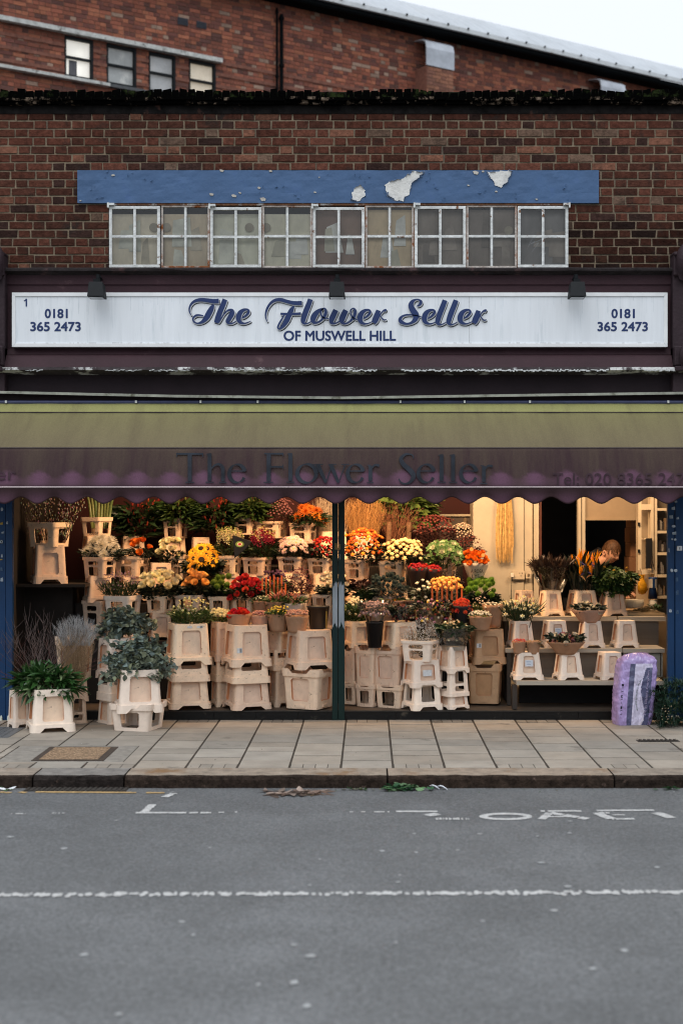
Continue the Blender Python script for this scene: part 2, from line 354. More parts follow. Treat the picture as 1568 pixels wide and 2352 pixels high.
tag(mb.build('gully_grate', mat('dark_iron', (.04,.035,.03), .6), loc=(*G(178,1812).xy, -.087)), 'long dark gully grate in the gutter beside the yellow line', 'drain')
# ================= BRICK HALL BEHIND =================
TH = math.atan2(.5476, .8368)
hall = thing('brick_hall', (-6.39, 11.9, 0), 'large red brick hall behind the shop under a curved pale corrugated roof', 'building', rz=TH)
def HW(x, y):     # source-photo pixel (1920 wide) to the hall wall's own t,z
    d = 24.7*7150/(7150-x); return ((d-24.7)/.5476, H+(1452-y)*d/4000)
PAL_H = [(.30,(.27,.092,.058)),(.22,(.22,.078,.052)),(.2,(.15,.058,.046)),(.12,(.34,.125,.072)),(.1,(.12,.055,.045)),(.06,(.30,.2,.15))]
M_hb = mat('hall_brick', (1,1,1), .9, .3, 25, .4, 60, attr=True, stain=((.38,.33,.28), 3.0, .66, .12))
M_hm = mat('hall_mortar', (.22,.15,.11), .95, .3, 10)
wins = []
for xa, xb, ya, yb in ((182,262,113,222),(300,383,139,252),(418,493,156,275),(531,606,177,292)):
    t0, z1 = HW(xa, ya-6); t1, _ = HW(xb, ya); wins.append((t0, t1, 9.66, 10.40))
zE = 11.86
holes = [(a,b,c,d) for a,b,c,d in wins]
w = bricks(-9, 19, 8.2, zE, .0755, PAL_H, holes, .009, .002, 5, 'mixed'); w.build('wall', [M_hb, M_hm], hall, attr=True)
mb = MB(); mb.box(-9, 19, .03, .3, 0, 8.2); mb.box(-9, 19, .25, .4, 8.2, zE); mb.build('lower_wall', mat('hall_plain_brick', (.22,.09,.06), .9, .3, 8), hall)
mb = MB()
for k in range(12):
    z = 9.66+k*.0755*3
    if z < 10.40: 
        for a, b in [(-9, wins[0][0])]+[(wins[i][1], wins[i+1][0]) for i in range(3)]+[(wins[3][1], 8.5)]: mb.box(a, b, -.02, .01, z+.0755, z+.0755+.062)
mb.build('brick_string_course', mat('hall_dark_brick', (.20,.085,.06), .9, .4, 18), hall)
M_pale = mat('weathered_stone', (.52,.53,.51), .8, .35, 9, .4, 50, stain=((.13,.13,.12), 7, .55, .1))
mb = MB(); mb.box(-9, HW(618,175)[0], -.13, .02, 10.42, 10.50); mb.build('lintel_band', M_pale, hall)
mb = MB(); mb.box(-9, 2.0, -.12, .02, 9.60, 9.655); mb.build('sill_band', M_pale, hall)
mb = MB(); mb.box(2.0, 4.3, -.10, .02, 9.60, 9.655); mb.build('sill_lead', mat('lead_dark', (.08,.085,.09), .6, .3, 12), hall)
M_blk = mat('black_frame', (.008,.010,.012), .6, .2, 10, spec=.15); M_dk = mat('black_gutter', (.004,.005,.006), .8, .2, 10, spec=.05)
def frost(nm, c, c2):
    return mat(nm, c, .35, .25, 3, .5, 30, stain=(c2, 2.5, .5, .2))
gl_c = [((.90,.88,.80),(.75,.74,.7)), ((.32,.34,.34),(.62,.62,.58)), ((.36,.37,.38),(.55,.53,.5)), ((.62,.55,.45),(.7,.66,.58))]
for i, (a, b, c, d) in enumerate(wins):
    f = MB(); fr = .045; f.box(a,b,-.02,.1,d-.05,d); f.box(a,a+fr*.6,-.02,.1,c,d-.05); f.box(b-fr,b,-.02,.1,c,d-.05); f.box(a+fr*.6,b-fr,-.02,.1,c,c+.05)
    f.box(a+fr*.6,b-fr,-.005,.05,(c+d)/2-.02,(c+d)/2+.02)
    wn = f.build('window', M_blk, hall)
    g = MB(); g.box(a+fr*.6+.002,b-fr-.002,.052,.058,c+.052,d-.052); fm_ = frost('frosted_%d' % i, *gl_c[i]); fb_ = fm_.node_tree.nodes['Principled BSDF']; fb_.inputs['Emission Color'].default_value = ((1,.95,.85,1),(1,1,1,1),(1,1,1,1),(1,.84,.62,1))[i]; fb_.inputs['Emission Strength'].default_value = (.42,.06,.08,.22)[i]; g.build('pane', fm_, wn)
    if i == 0: g = MB(); g.box(a+.1,a+.25,.044,.050,c+.06,c+.33); g.build('dark_card', mat('grey_card', (.12,.12,.13), .8), wn)
for xa, ya, xb, yb in ((499,49,528,75),(552,60,580,84)):
    t0, z1 = HW(xa, ya); t1, z0 = HW(xb, yb); v = MB(); v.box(t0,t1,-.02,.01,z0,z1)
    for k in range(5): v.box(t0+.01,t1-.01,-.03,-.02,z0+.02+k*(z1-z0)/5.5,z0+.03+k*(z1-z0)/5.5)
    v.build('air_vent', mat('vent_iron', (.05,.055,.07), .6, .2, 20), hall)
# pipes
for xp, r, zt, zb in ((774,.022,11.7,9.0),(787,.035,11.6,9.55),(1242,.04,11.6,8.5)):
    t, _ = HW(xp, 200); m = MB(); m.tube([(t,-.07,zb),(t,-.07,zt)], r, 10)
    for z in (zb+.3, (zb+zt)/2, zt-.1): m.tube([(t,-.07,z),(t,-.07,z+.05)], r*1.5, 10)
    m.build('drainpipe', M_dk, hall, smooth=False)
# buttresses with lead caps
for x0_, x1_ , zt in ((1167,1240,11.64),(1655,1720,11.64)):
    a, _ = HW(x0_, 150); b, _ = HW(x1_, 150)
    q = bricks(a+.0, b, 8.2, zt-.55, .0755, [(.5,(.19,.085,.06)),(.5,(.27,.12,.075))], joint=.009, seed=int(a*9))
    q.v = [(p[0], p[1]-.42, p[2]) for p in q.v]
    q.box(a, b, -.41, .02, 8.2, zt-.56, 2)
    # crenellated cream joint on the side
    bt = q.build('buttress', [M_hb, M_hm, mat('hall_dark_brick', (.2,.085,.06))], hall, attr=True)
    c = MB(); prof = [(-.44, zt-.56), (-.44, zt-.2), (-.40, zt-.06), (-.30, zt), (.0, zt+.05), (.0, zt+.03), (-.29,zt-.02),(-.38,zt-.08),(-.41,zt-.2),(-.41,zt-.56)]
    c.sweep(prof, [a-.02, a+.3*(b-a), a+.32*(b-a), b+.02]); c.build('lead_cap', mat('lead_pale', (.42,.45,.50), .5, .25, 4, .3, 20, metal=.2), bt)
# eaves, gutter, corrugated curved roof
m = MB(); m.box(-9,19,-.34,.02,11.82,11.84); m.box(-9,19,-.36,-.26,11.845,11.925); m.build('gutter', M_dk, hall)
m = MB(); m.box(-9,19,-.42,-.365,11.93,12.02); m.build('fascia', mat('fascia_pale', (.60,.63,.65), .6, .15, 5, stain=((.3,.26,.2), 6, .62, .1)), hall)
m = MB(); nx = 28*16; vs = []; fs = []; ns = 14
for i in range(nx+1):
    t = -9+28*i/nx; w_ = .022*math.cos(2*math.pi*t/.26)
    for k in range(ns+1):
        s = -.10+4.4*k/ns; vs.append((t, -.42+s+.1, 12.055+.76*s-.105*s*s + w_))
for i in range(nx):
    for k in range(ns): a = i*(ns+1)+k; fs.append((a, a+ns+1, a+ns+2, a+1))
m.add(vs, fs); rf = m.build('roof', mat('roof_sheet', (.36,.39,.42), .55, .14, 1.2, .2, 20, stain=((.36,.38,.40), .9, .52, .2)), hall, smooth=True)
m2 = MB(); m2.lathe([(0,.035),(.02,.032),(.024,.012),(.014,.0)], 0, 0, 8); bme = m2.mesh('roof_bolt', [M_dk])
for i in range(int(28/.52)): link('roof_bolt', bme, rf, (-9+.13+i*.52, -.44, 12.0))

# ================= SHOP BUILDING =================
shop = thing('shop_building', (0,0,0), 'brick single-storey flower shop with a maroon fascia and an open warm-lit front', 'building')
M_sb = mat('shop_brick', (1,1,1), .95, .5, 22, .8, 60, attr=True, stain=((.028,.020,.017), 3.2, .54, .14), spec=.1)
M_sm = mat('shop_mortar', (.25,.195,.135), .95, .35, 14, .5, 90, stain=((.12,.10,.08), 2.5, .5, .2))
PAL_S = [(.38,(.098,.036,.024)),(.26,(.072,.029,.020)),(.16,(.125,.048,.032)),(.08,(.044,.023,.019)),(.07,(.19,.085,.055)),(.05,(.15,.095,.068))]
def X(x, Y=0): return (x-CX)/S(Y)
def Z(y, Y=0): return H-(y-CY)/S(Y)
wx0, wx1, wz0, wz1 = X(250), X(1304), Z(617), Z(472)
def sooty(x, z):
    k = 1.0
    if z > Z(275): k *= .62
    if x > X(1290) and z < Z(500): k *= .42+.2*noise.noise(Vector((x*2, 0, z*3)))
    if x < X(230) and z < Z(480): k *= .85
    return max(k, .3)
w = bricks(-5.4, 5.2, Z(622), Z(262), .0755, PAL_S, [(wx0,wx1,wz0,wz1+.02),(X(181),X(1372),Z(467),Z(394))], .015, .003, 11, 'flemish', sooty)
w.build('brick_wall', [M_sb, M_sm], shop, attr=True)
m = MB()
for a,b,c,d in rects(-5.4,5.2,2.3,Z(246),[(wx0,wx1,wz0,wz1)]): m.box(a,b,.02,.24,c,d)
m.build('wall_core', mat('core_brick', (.12,.06,.05), .9), shop)
m = MB(); m.box(-5.4,5.2,-.012,.24,Z(262),Z(243)); m.build('sooty_shadow_band', mat('soot_shadow_course', (.013,.012,.012), .95, .6, 9, .6, 40, stain=((.09,.045,.035), 5, .60, .1), spec=.05), shop)  # sooty course, its near-black colour also holds the creasing's shadow
m = MB(); rr = random.Random(5); x = -5.4
while x < 5.2:
    L = rr.uniform(.25,.34); h = rr.uniform(-.006,.006)
    m.box(x, x+L-.006, -.055-rr.uniform(0,.012), .26, Z(243)+h, Z(236)+h, 0, (rr.uniform(.5,1.1),)*3); m.box(x+.1, x+L+.08, -.075-rr.uniform(0,.015), .26, Z(236)+h+.001, Z(229)+h*.5, 0, (rr.uniform(.5,1.1),)*3); x += L
m.build('tile_creasing', mat('creasing_tile', (.22,.12,.085), .95, .5, 20, .6, 60, attr=True, stain=((.20,.15,.11), 8, .56, .10), spec=.05), shop)
m = MB(); x = -5.4
while x < 5.2:
    L = rr.uniform(.066,.085); z1 = Z(206)+rr.uniform(-.014,.006)+.02*noise.noise(Vector((x*2,0,0)))
    k = rr.choice([.4,.5,.6,.8,1.2,2.2]); y0 = -.03+rr.uniform(-.012,.012)
    e = .012; m.add([(x,y0,Z(230)),(x+L-.004,y0,Z(230)),(x+L-.004-rr.uniform(0,.008),y0,z1-rr.uniform(0,.02)),(x+rr.uniform(0,.01),y0,z1-rr.uniform(0,.02)),
        (x,.2,Z(230)),(x+L-.01,.2,Z(230)),(x+L-.01-e,.2,z1),(x+e,.2,z1)], [(0,1,2,3),(1,5,6,2),(5,4,7,6),(4,0,3,7),(3,2,6,7)], 0, (k, k*rr.uniform(.75,1), k*rr.uniform(.6,.9)))
    x += L
m.build('coping', mat('mossy_brick', (.12,.070,.052), .95, .6, 25, 1, 60, attr=True, stain=((.022,.032,.010), 6, .55, .12), spec=.05), shop)
m = MB(); m.box(-5.4,5.2,-.01,.2,Z(231),Z(212)); m.build('coping_bed', mat('moss_mortar', (.02,.022,.015), .95, .6, 20, spec=.05), shop)
# blue lintel
M_blue = mat('blue_paint', (.060,.122,.245), .6, .16, 3, .45, 22, stain=((.055,.11,.26), 3, .6, .15))
m = MB(); nx, nz = 120, 10
lx0, lx1, lz0, lz1 = X(180), X(1373), Z(468), Z(393)
vs = [(lx0+(lx1-lx0)*i/nx, -.034+.004*noise.noise(Vector((i*.35, k*.5, 3))), lz0+(lz1-lz0)*k/nz) for i in range(nx+1) for k in range(nz+1)]
m.add(vs, [(i*(nz+1)+k, (i+1)*(nz+1)+k, (i+1)*(nz+1)+k+1, i*(nz+1)+k+1) for i in range(nx) for k in range(nz)])
m.add([(lx0,-.034,lz0),(lx1,-.034,lz0),(lx1,.05,lz0),(lx0,.05,lz0),(lx0,-.034,lz1),(lx1,-.034,lz1),(lx1,.05,lz1),(lx0,.05,lz1)], [(0,3,2,1),(4,5,6,7),(1,2,6,5),(0,4,7,3)])
lint = m.build('painted_lintel', M_blue, shop)
M_plast = mat('bare_plaster', (.72,.72,.69), .9, .2, 12, .7, 40, stain=((.45,.44,.42), 8, .6, .1))
def frag(poly, y, nm='bare_patch', mt=None, edge=.012, par=lint):     # ragged flat fragment from display pixels
    m = MB(); out = []
    for i, p in enumerate(poly):
        q = poly[(i+1) % len(poly)]
        for k in range(9):
            t = k/9; px, pz = X(p[0]+(q[0]-p[0])*t), Z(p[1]+(q[1]-p[1])*t); out.append((px+edge*1.3*noise.noise(Vector((px*28,pz*28,2)))+R.uniform(-edge,edge)*.25, pz+edge*1.3*noise.noise(Vector((px*28,pz*28,8)))+R.uniform(-edge,edge)*.25))
    cx = sum(p[0] for p in out)/len(out); cz = sum(p[1] for p in out)/len(out); n = len(out)
    m.add([(p[0],y,p[1]) for p in out]+[(cx+(p[0]-cx)*1.0, y+.006, cz+(p[1]-cz)*1.0) for p in out], [tuple(range(n))]+[(i,i+n,(i+1)%n+n,(i+1)%n) for i in range(n)])
    if edge > .008:      # curled paint lip round part of the bare patch
        c_ = MB()
        for i in range(n):
            if noise.noise(Vector((out[i][0]*9, out[i][1]*9, 5))) > -.05:
                a, b = out[i], out[(i+1) % n]; k_ = 1.0-R.uniform(.03,.10); c_.add([(a[0],y+.001,a[1]),(b[0],y+.001,b[1]),(cx+(b[0]-cx)*k_,y-.012,cz+(b[1]-cz)*k_),(cx+(a[0]-cx)*k_,y-.012,cz+(a[1]-cz)*k_)], [(0,1,2,3)])
        if c_.f: tag(c_.build('curled_paint', M_blue, par), kind='stuff')
    return m.build(nm, mt or M_plast, par)
frag([(883,428),(897,418),(925,410),(945,396),(975,396),(968,406),(946,424),(940,448),(925,463),(905,463),(890,452)], -.041)
frag([(1117,398),(1175,394),(1172,406),(1162,420),(1150,434),(1138,430),(1128,412)], -.041)
frag([(808,448),(818,430),(826,426),(838,438),(838,452),(824,464),(806,461)], -.041)
for x, y, a in ((1091,399,7),(1108,396,3),(487,449,5),(538,452,6),(605,460,7),(552,445,3),(187,463,2),(262,405,4),(510,394,5),(622,396,4),(733,409,2),(1074,428,3),(1138,442,3),(1230,460,3),(596,434,4),(724,444,3)):
    frag([(x-a,y-a*.4),(x,y-a*.6),(x+a,y-a*.2),(x+a*.7,y+a*.5),(x-a*.6,y+a*.5)], -.041, 'bare_patch', mat('flake_edge', (.5,.47,.42), .9, .3, 30), .004)
m = MB(); rr = random.Random(9)   # curled paint flakes
for x, y in ((975,404),(983,412),(820,405),(838,412),(1020,462),(243,402),(300,398),(215,430),(228,455),(604,436),(640,432),(760,400),(880,446),(1112,438),(1180,455),(1292,430),(1310,460),(345,410),(1000,430),(690,455)):
    for k in range(3):
        a = rr.uniform(0,6.3); l = rr.uniform(.01,.035); px, pz = X(x+rr.uniform(-8,8)), Z(y+rr.uniform(-6,6))
        m.add([(px,-.039,pz),(px+l*math.cos(a),-.039,pz+l*math.sin(a)),(px+l*.6*math.cos(a)+.004,-.052,pz+l*.6*math.sin(a)-.007)], [(0,1,2)])
tag(m.build('paint_flakes', M_blue, lint), kind='stuff')
# ---- metal windows ----
M_wf = mat('window_paint', (.66,.68,.67), .6, .3, 14, .6, 40, stain=((.17,.08,.04), 11, .60, .05))
M_wr = mat('window_rust', (.52,.47,.43), .7, .4, 14, .8, 50, stain=((.24,.075,.018), 5, .52, .10))
edges = [252,370,483,602,718,838,951,1070,1187,1304]
G_old = glass('old_glass', (.94,.94,.92), .02, .03)
backs = ['#d9cdb8','#cbbca4','#e0d6c2','#dcd3be','#8a7568','#c9b596','#8a8178','#837a72','#7d7a78']  # sixth board paler: warm light of its pane put into the colour
for i in range(9):
    a, b = X(edges[i])+.002, X(edges[i+1])-.004; op = i % 2 == 0; y = -.035 if op else -.012
    t = .026 if op else .018; f = MB(); zt = wz1-(.012 if op else .0)-(.01 if i in (2,4) else 0); zb = wz0+.004
    f.box(a,b,y,y+.03,zt-t,zt); f.box(a,b,y,y+.03,zb,zb+t); f.box(a,a+t,y,y+.03,zb+t,zt-t); f.box(b-t,b,y,y+.03,zb+t,zt-t)
    mt = M_wf if op else M_wr
    wn = f.build('window', mt, shop); bevel(wn, .003)
    cx, cz = (a+b)/2, (zt+zb)/2+.005; q = MB(); q.box(cx-.011,cx+.011,y+.004,y+.024,zb+t,zt-t); q.box(a+t,cx-.011,y+.006,y+.022,cz-.011,cz+.011); q.box(cx+.011,b-t,y+.006,y+.022,cz-.011,cz+.011)
    q.build('glazing_bar', M_wf, wn)
    for (p0,p1) in ((a+t,cx-.011),(cx+.011,b-t)):
        for (q0,q1) in ((zb+t,cz-.011),(cz+.011,zt-t)):
            g = MB(); g.add([(p0,y+.016,q0),(p1,y+.016,q0),(p1,y+.016+R.uniform(-.002,.002),q1),(p0,y+.016,q1)], [(0,1,2,3)]); g.build('pane', G_old, wn)
    if op:
        s = MB(); s.box(b-.045 if i==8 else a-.004, b+.012 if i==8 else a+.05, y-.03, y+.01, zt+.003, zt+.022); s.box(a-.012 if i<8 else b, a+.004 if i<8 else b+.014, y-.035,y,zt-.02,zt+.024); s.build('stay_hinge', M_wf, wn)
    # blanking boards standing behind the glass
    c = tuple(min(.85,q*1.25) for q in lin(backs[i])); bm_ = mat('board_%d' % i, c, .85, .25, 5, .3, 20, stain=(tuple(k*.6 for k in c), 4, .6, .2), stretch=(1,1,.5))
    k = MB(); k.box(a+.01,b-.01,.040,.050,wz0,wz1-.03 - (.04 if i<4 else .0)); k.build('blanking_board', bm_, wn)
    r2 = random.Random(i*3+1); k = MB()
    for _ in range(3):
        px = r2.uniform(a+.03,b-.12); pz = r2.uniform(wz0,wz0+.22); ww = r2.uniform(.08,.2); hh = r2.uniform(.12,.3)
        k.add([(px,.036-.002*_,pz),(px+ww,.036-.002*_,pz),(px+ww*r2.uniform(.6,1),.034-.002*_,pz+hh),(px+ww*r2.uniform(0,.3),.034-.002*_,pz+hh*r2.uniform(.8,1.1))], [(0,1,2,3)], _ % 2)
    k.build('old_sheets', [mat('sheet_a%d' % (i//3), tuple(min(.8, t*1.15) for t in c), .8, .3, 6), mat('sheet_b%d' % (i//3), tuple(t*.72 for t in c), .8, .3, 6)], wn)
    if i in (0,1,2,3,7):
        k = MB(); px, pz = [X(352),X(345+40),X(572),X(605+6),None,None,None,X(1168)][i], Z(521 if i < 7 else 528); rad = .04
        if i == 1: px = X(382)
        n = 18; k.add([(px+rad*math.cos(t*2*math.pi/n), .0265, pz+rad*math.sin(t*2*math.pi/n)) for t in range(n)], [tuple(range(n))]); k.build('round_hole', mat('hole_tone', tuple(t*(.5 if i<7 else 1.6) for t in c), .8), wn)
m = MB()
for x in (483,602,718,838,951,1070,1187): m.box(X(x)-.006,X(x)+.004,-.008,.03,wz0,wz1+.005)
m.box(wx0,wx1,-.02,.03,wz1-.001,wz1+.018); m.box(wx0,wx1,-.02,.03,wz0-.016,wz0+.001)
m.build('rusty_mullions', mat('heavy_rust', (.26,.12,.06), .85, .5, 14, .8, 50, stain=((.70,.69,.66), 6, .54, .1)), shop)
m = MB(); m.box(wx0,wx1,.075,.2,wz0-.02,wz1+.02); m.build('window_backing', mat('dark_room', (.03,.027,.025), .9), shop)
# broken glass cracks in last casement
m = MB(); rr = random.Random(4)
for k in range(9):
    x, z = X(1205+rr.uniform(0,35)), Z(rr.uniform(560,600)); a = rr.uniform(.2,1.2); l = rr.uniform(.05,.14)
    m.add([(x,-.0215,z),(x+l*math.cos(a),-.0215,z+l*math.sin(a)),(x+l*math.cos(a)+.001,-.0215,z+l*math.sin(a)-.003)], [(0,1,2)])
m.build('cracked_glass', mat('crack', (.5,.52,.53), .4), shop)
# ---- fascia & mouldings ----
M_mar = mat('maroon_paint', (.036,.013,.019), .65, .22, 3, .35, 35, stain=((.085,.045,.05), 6, .63, .12))
M_mard = mat('maroon_dark', (.018,.010,.014), .75, .25, 4, .3, 30)
XS = [-5.4 + i*.2 for i in range(54)]
def mould(prof, name, mt, wav=0): 
    m = MB(); n = len(prof); vs = []
    for x in XS:
        for q, (y, z) in enumerate(prof): e = wav*noise.noise(Vector((x*3, q, 7))); vs.append((x, y+e, z+e*.6))
    m.add(vs, [(k*n+i, (k+1)*n+i, (k+1)*n+i+1, k*n+i+1) for k in range(len(XS)-1) for i in range(n-1)]); return m.build(name, mt, shop)
mould([(.02,Z(614)),(-.10,Z(619)),(-.12,Z(622)),(-.12,Z(627)),(-.05,Z(632)),(-.045,Z(634))], 'cornice', mat('rotten_cornice', (.022,.017,.018), .9, .5, 10, .8, 40, stain=((.09,.05,.05), 4, .58, .1)), .012)
mould([(-.045,Z(634)),(-.045,Z(655)),(-.030,Z(656.5)),(-.030,Z(803)),(-.05,Z(816))], 'fascia_board', M_mar)
mould([(-.05,Z(817)),(-.075,Z(818)),(-.085,Z(821)),(-.13,Z(846)),(-.15,Z(850))], 'fascia_moulding', M_mar, .003)
mould([(-.15,Z(849.5)),(-.20,Z(848.5)),(-.205,Z(855)),(-.16,Z(858)),(-.03,Z(862))], 'peeling_ledge', mat('peeling_ledge', (.05,.04,.042), .8, .4, 8, .9, 30, stain=((.60,.61,.60), 2.6, .535, .05)), .006)
m = MB(); rr = random.Random(14)
for x in np.arange(60, 1560, 3.5):
    dens = noise.noise(Vector((x*.012, 3.3, 0))) + (.25 if x > 740 else .05) - .0
    if dens > .02:
        h = rr.uniform(1.0,3.2)*(1.3 if x > 740 else .55); a = X(x,-.2); b = X(x+rr.uniform(3,6),-.2); zz = Z(850.5+rr.uniform(-1.5,2),-.2)
        m.box(a,b,-.2085-rr.random()*.001,-.203,zz-h/510,zz+h/510)
m.build('bare_primer', mat('primer_white', (.58,.60,.60), .8, .3, 20, .6, 50), shop)
mould([(-.03,Z(860)),(-.03,Z(896)),(-.03,Z(925)),(-.02,2.6)], 'header_panel', M_mard)
m = MB(); pts = [(-60,895.5),(0,898),(400,907),(785,911),(1200,905),(1560,900),(1640,899)]
for (xa,ya),(xb,yb) in zip(pts, pts[1:]):
    Y = -.14; A = P(xa,ya,Y); B = P(xb,yb,Y); t = .022
    m.add([(A.x,Y,A.z),(B.x,Y,B.z),(B.x,Y,B.z-t),(A.x,Y,A.z-t),(A.x,-.03,A.z+.01),(B.x,-.03,B.z+.01)], [(0,3,2,1),(0,1,5,4)])
m.build('weathered_flashing', mat('flashing', (.34,.35,.30), .7, .4, 7, .4, 40, stain=((.10,.10,.07), 6, .55, .12)), shop)
for x0_, x1_ in ((-80,20),(1537,1660)):
    m = MB(); m.box(X(x0_),X(x1_),-.13,.0,Z(905),Z(634)); m.box(X(x0_),X(x1_ if x0_<0 else x1_)+(0 if x0_<0 else 0),-.17,0,Z(640),Z(585)); m.box(X(x0_),X(x1_),-.2,0,Z(596),Z(588)); m.box(X(x0_),X(x1_),-.20,0,Z(845),Z(800)); m.box(X(x0_),X(x1_),-.23,0,Z(858),Z(846))
    pil = m.build('pilaster', mat('pilaster_paint', (.030,.017,.022), .7, .3, 5, .6, 30), shop); bevel(pil, .012)
for x in (X(2), X(1562)):
    m = MB(); m.tube([(x,-.15,Z(645)),(x,-.2,Z(630)),(x,-.24,Z(612)),(x,-.22,Z(596)),(x,-.17,Z(583)),(x,-.12,Z(574))], [.05,.075,.09,.085,.06,.03], 10); m.build('scroll_corbel', MATS['pilaster_paint'], shop, smooth=True)
    m = MB(); m.tube([(x,-.16,Z(850)),(x,-.22,Z(835)),(x,-.24,Z(815)),(x,-.17,Z(800))], [.03,.06,.06,.03], 10); m.build('scroll_corbel', MATS['pilaster_paint'], shop, smooth=True)
# ---- interior shell ----
M_burg = mat('burgundy_wall', (.040,.009,.009), .8, .12, 3); M_crm = mat('cream_wall', (.50,.44,.345), .8, .12, 3, .2, 20, stain=((.45,.33,.2), 5, .68, .08))
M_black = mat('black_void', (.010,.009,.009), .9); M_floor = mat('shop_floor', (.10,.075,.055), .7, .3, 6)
fx0, fx1 = X(-60), X(1640)
m = MB(); m.box(fx0,fx1,.02,6.0,-.05,.075); m.build('floor', M_floor, shop)
m = MB(); xs_ = [X(150),X(375.7+.25*462),X(375.7+.25*850),X(375.7+.25*1232),X(855+54),X(1032),X(1154),X(1327),X(1500),X(1640)]
for a, b in zip([fx0]+xs_, xs_): m.box(a+.0015, b-.0015, -.0, .021, .0, .073, 0, (R.uniform(.7,1.2),)*3)
m.build('step_riser', mat('step_tile', (.022,.026,.031), .5, .3, 8, .3, 40, attr=True, stain=((.07,.06,.045), 5, .6, .12)), shop)
m = MB(); m.box(fx0,fx1,-.012,.06,.0745,.081); m.build('step_nosing', mat('nosing', (.03,.028,.026), .5, .3, 9), shop)
m = MB(); m.box(fx0,fx1,.3,6,2.76,2.8); m.build('ceiling', mat('ceiling_paint', (.35,.3,.25), .9), shop)
m = MB(); m.box(fx0,X(1085,2.2),2.35,2.4,0.07,2.76); m.build('rear_wall', M_burg, shop)
m = MB(); m.box(X(1010,2.2),X(1085,2.2),2.30,2.345,Z(1186,2.3),Z(1181,2.3)); m.box(X(1010,2.2),X(1085,2.2),2.26,2.345,Z(1212,2.3),Z(1208,2.3)); m.build('wall_shelf', M_crm, shop)
m = MB(); m.box(X(1010,2.2),X(1085,2.2),2.335,2.348,Z(1300,2.3),Z(1187,2.3)); m.build('dado_panel', mat('grey_dado', (.12,.095,.08), .8), shop)
m = MB(); m.box(X(1086,1.9),X(1202,1.9),1.9,2.5,.07,2.76); m.build('chimney_breast', M_crm, shop)
m = MB(); m.box(X(1203,1.92),X(1222,1.92),1.92,2.5,.07,2.76); m.box(X(1225,1.9),X(1236,1.9),1.88,2.5,.07,2.76); m.build('door_jamb', M_crm, shop)
m = MB(); m.box(X(1236.5,1.9),X(1243,1.9),1.9,2.5,.07,2.76); m.build('door_edge', mat('brown_edge', (.10,.03,.02), .6), shop)
m = MB(); m.box(X(1326,1.9),X(1333,1.9),1.88,1.98,.07,2.76); m.box(X(1335,1.9),X(1342,1.9),1.87,1.98,.07,2.76); m.build('door_jamb', M_crm, shop)
m = MB(); m.box(X(1342,1.9),X(1640,1.9),1.9,1.98,Z(1192,1.9),2.76); m.box(X(1342,1.9),X(1475,1.9),1.885,1.99,Z(1195,1.9),Z(1190,1.9)); m.build('partition', mat('beige_board', (.36,.27,.18), .85, .12, 4), shop)
m = MB(); m.box(X(1476,1.9),X(1640,1.9),1.9,1.98,.07,Z(1192.5,1.9)); m.build('partition', mat('beige_board', (.5,.4,.28)), shop)
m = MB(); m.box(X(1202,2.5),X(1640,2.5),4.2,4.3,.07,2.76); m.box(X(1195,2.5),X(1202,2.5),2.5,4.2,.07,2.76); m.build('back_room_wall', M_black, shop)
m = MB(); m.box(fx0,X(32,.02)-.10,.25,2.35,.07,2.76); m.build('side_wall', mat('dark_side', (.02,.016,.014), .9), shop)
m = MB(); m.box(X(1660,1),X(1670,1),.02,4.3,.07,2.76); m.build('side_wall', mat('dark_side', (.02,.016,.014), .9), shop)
# centre post, glossy green over steel
m = MB(); m.box(X(762.5),X(776),-.02,.06,.0,2.9); m.box(X(777),X(791),-.022,.055,.0,2.9)
cp = m.build('centre_post', mat('post_green', (.003,.018,.016), .4, .25, 3, .1, 30, spec=.25, stain=((.006,.02,.03), 1.2, .5, .2)), shop); bevel(cp, .003)
m = MB(); zt, zb = Z(1345), Z(1430)
for a, b in ((X(763.5),X(775)),(X(778),X(790))):
    n = 10; top = [(a+(b-a)*i/n, zt+R.uniform(-.03,.05)) for i in range(n+1)]; bot = [(a+(b-a)*i/n, zb+.10*abs(i/n-.5)*(-1)+R.uniform(-.015,.015)) for i in range(n+1)]
    m.add([(p[0],-.0245,p[1]) for p in top]+[(p[0],-.0245,p[1]) for p in bot], [(i,n+1+i,n+2+i,i+1) for i in range(n)])
m.build('bare_steel_patch', mat('bare_steel', (.34,.38,.42), .35, .25, 6, .3, 30, metal=.25, stretch=(3,1,.6)), cp)
m = MB(); m.box(X(769),X(776),-.025,-.0225,Z(1262),Z(1248),0); m.box(X(778),X(782),-.026,-.0225,Z(1262),Z(1250),0); m.box(X(779.5),X(782),-.026,-.0225,Z(1285),Z(1272),1)
m.build('sticker', [mat('old_yellow_sticker', (.22,.16,.06), .7, .6, 90), mat('grey_sticker', (.12,.13,.14), .7)], cp)
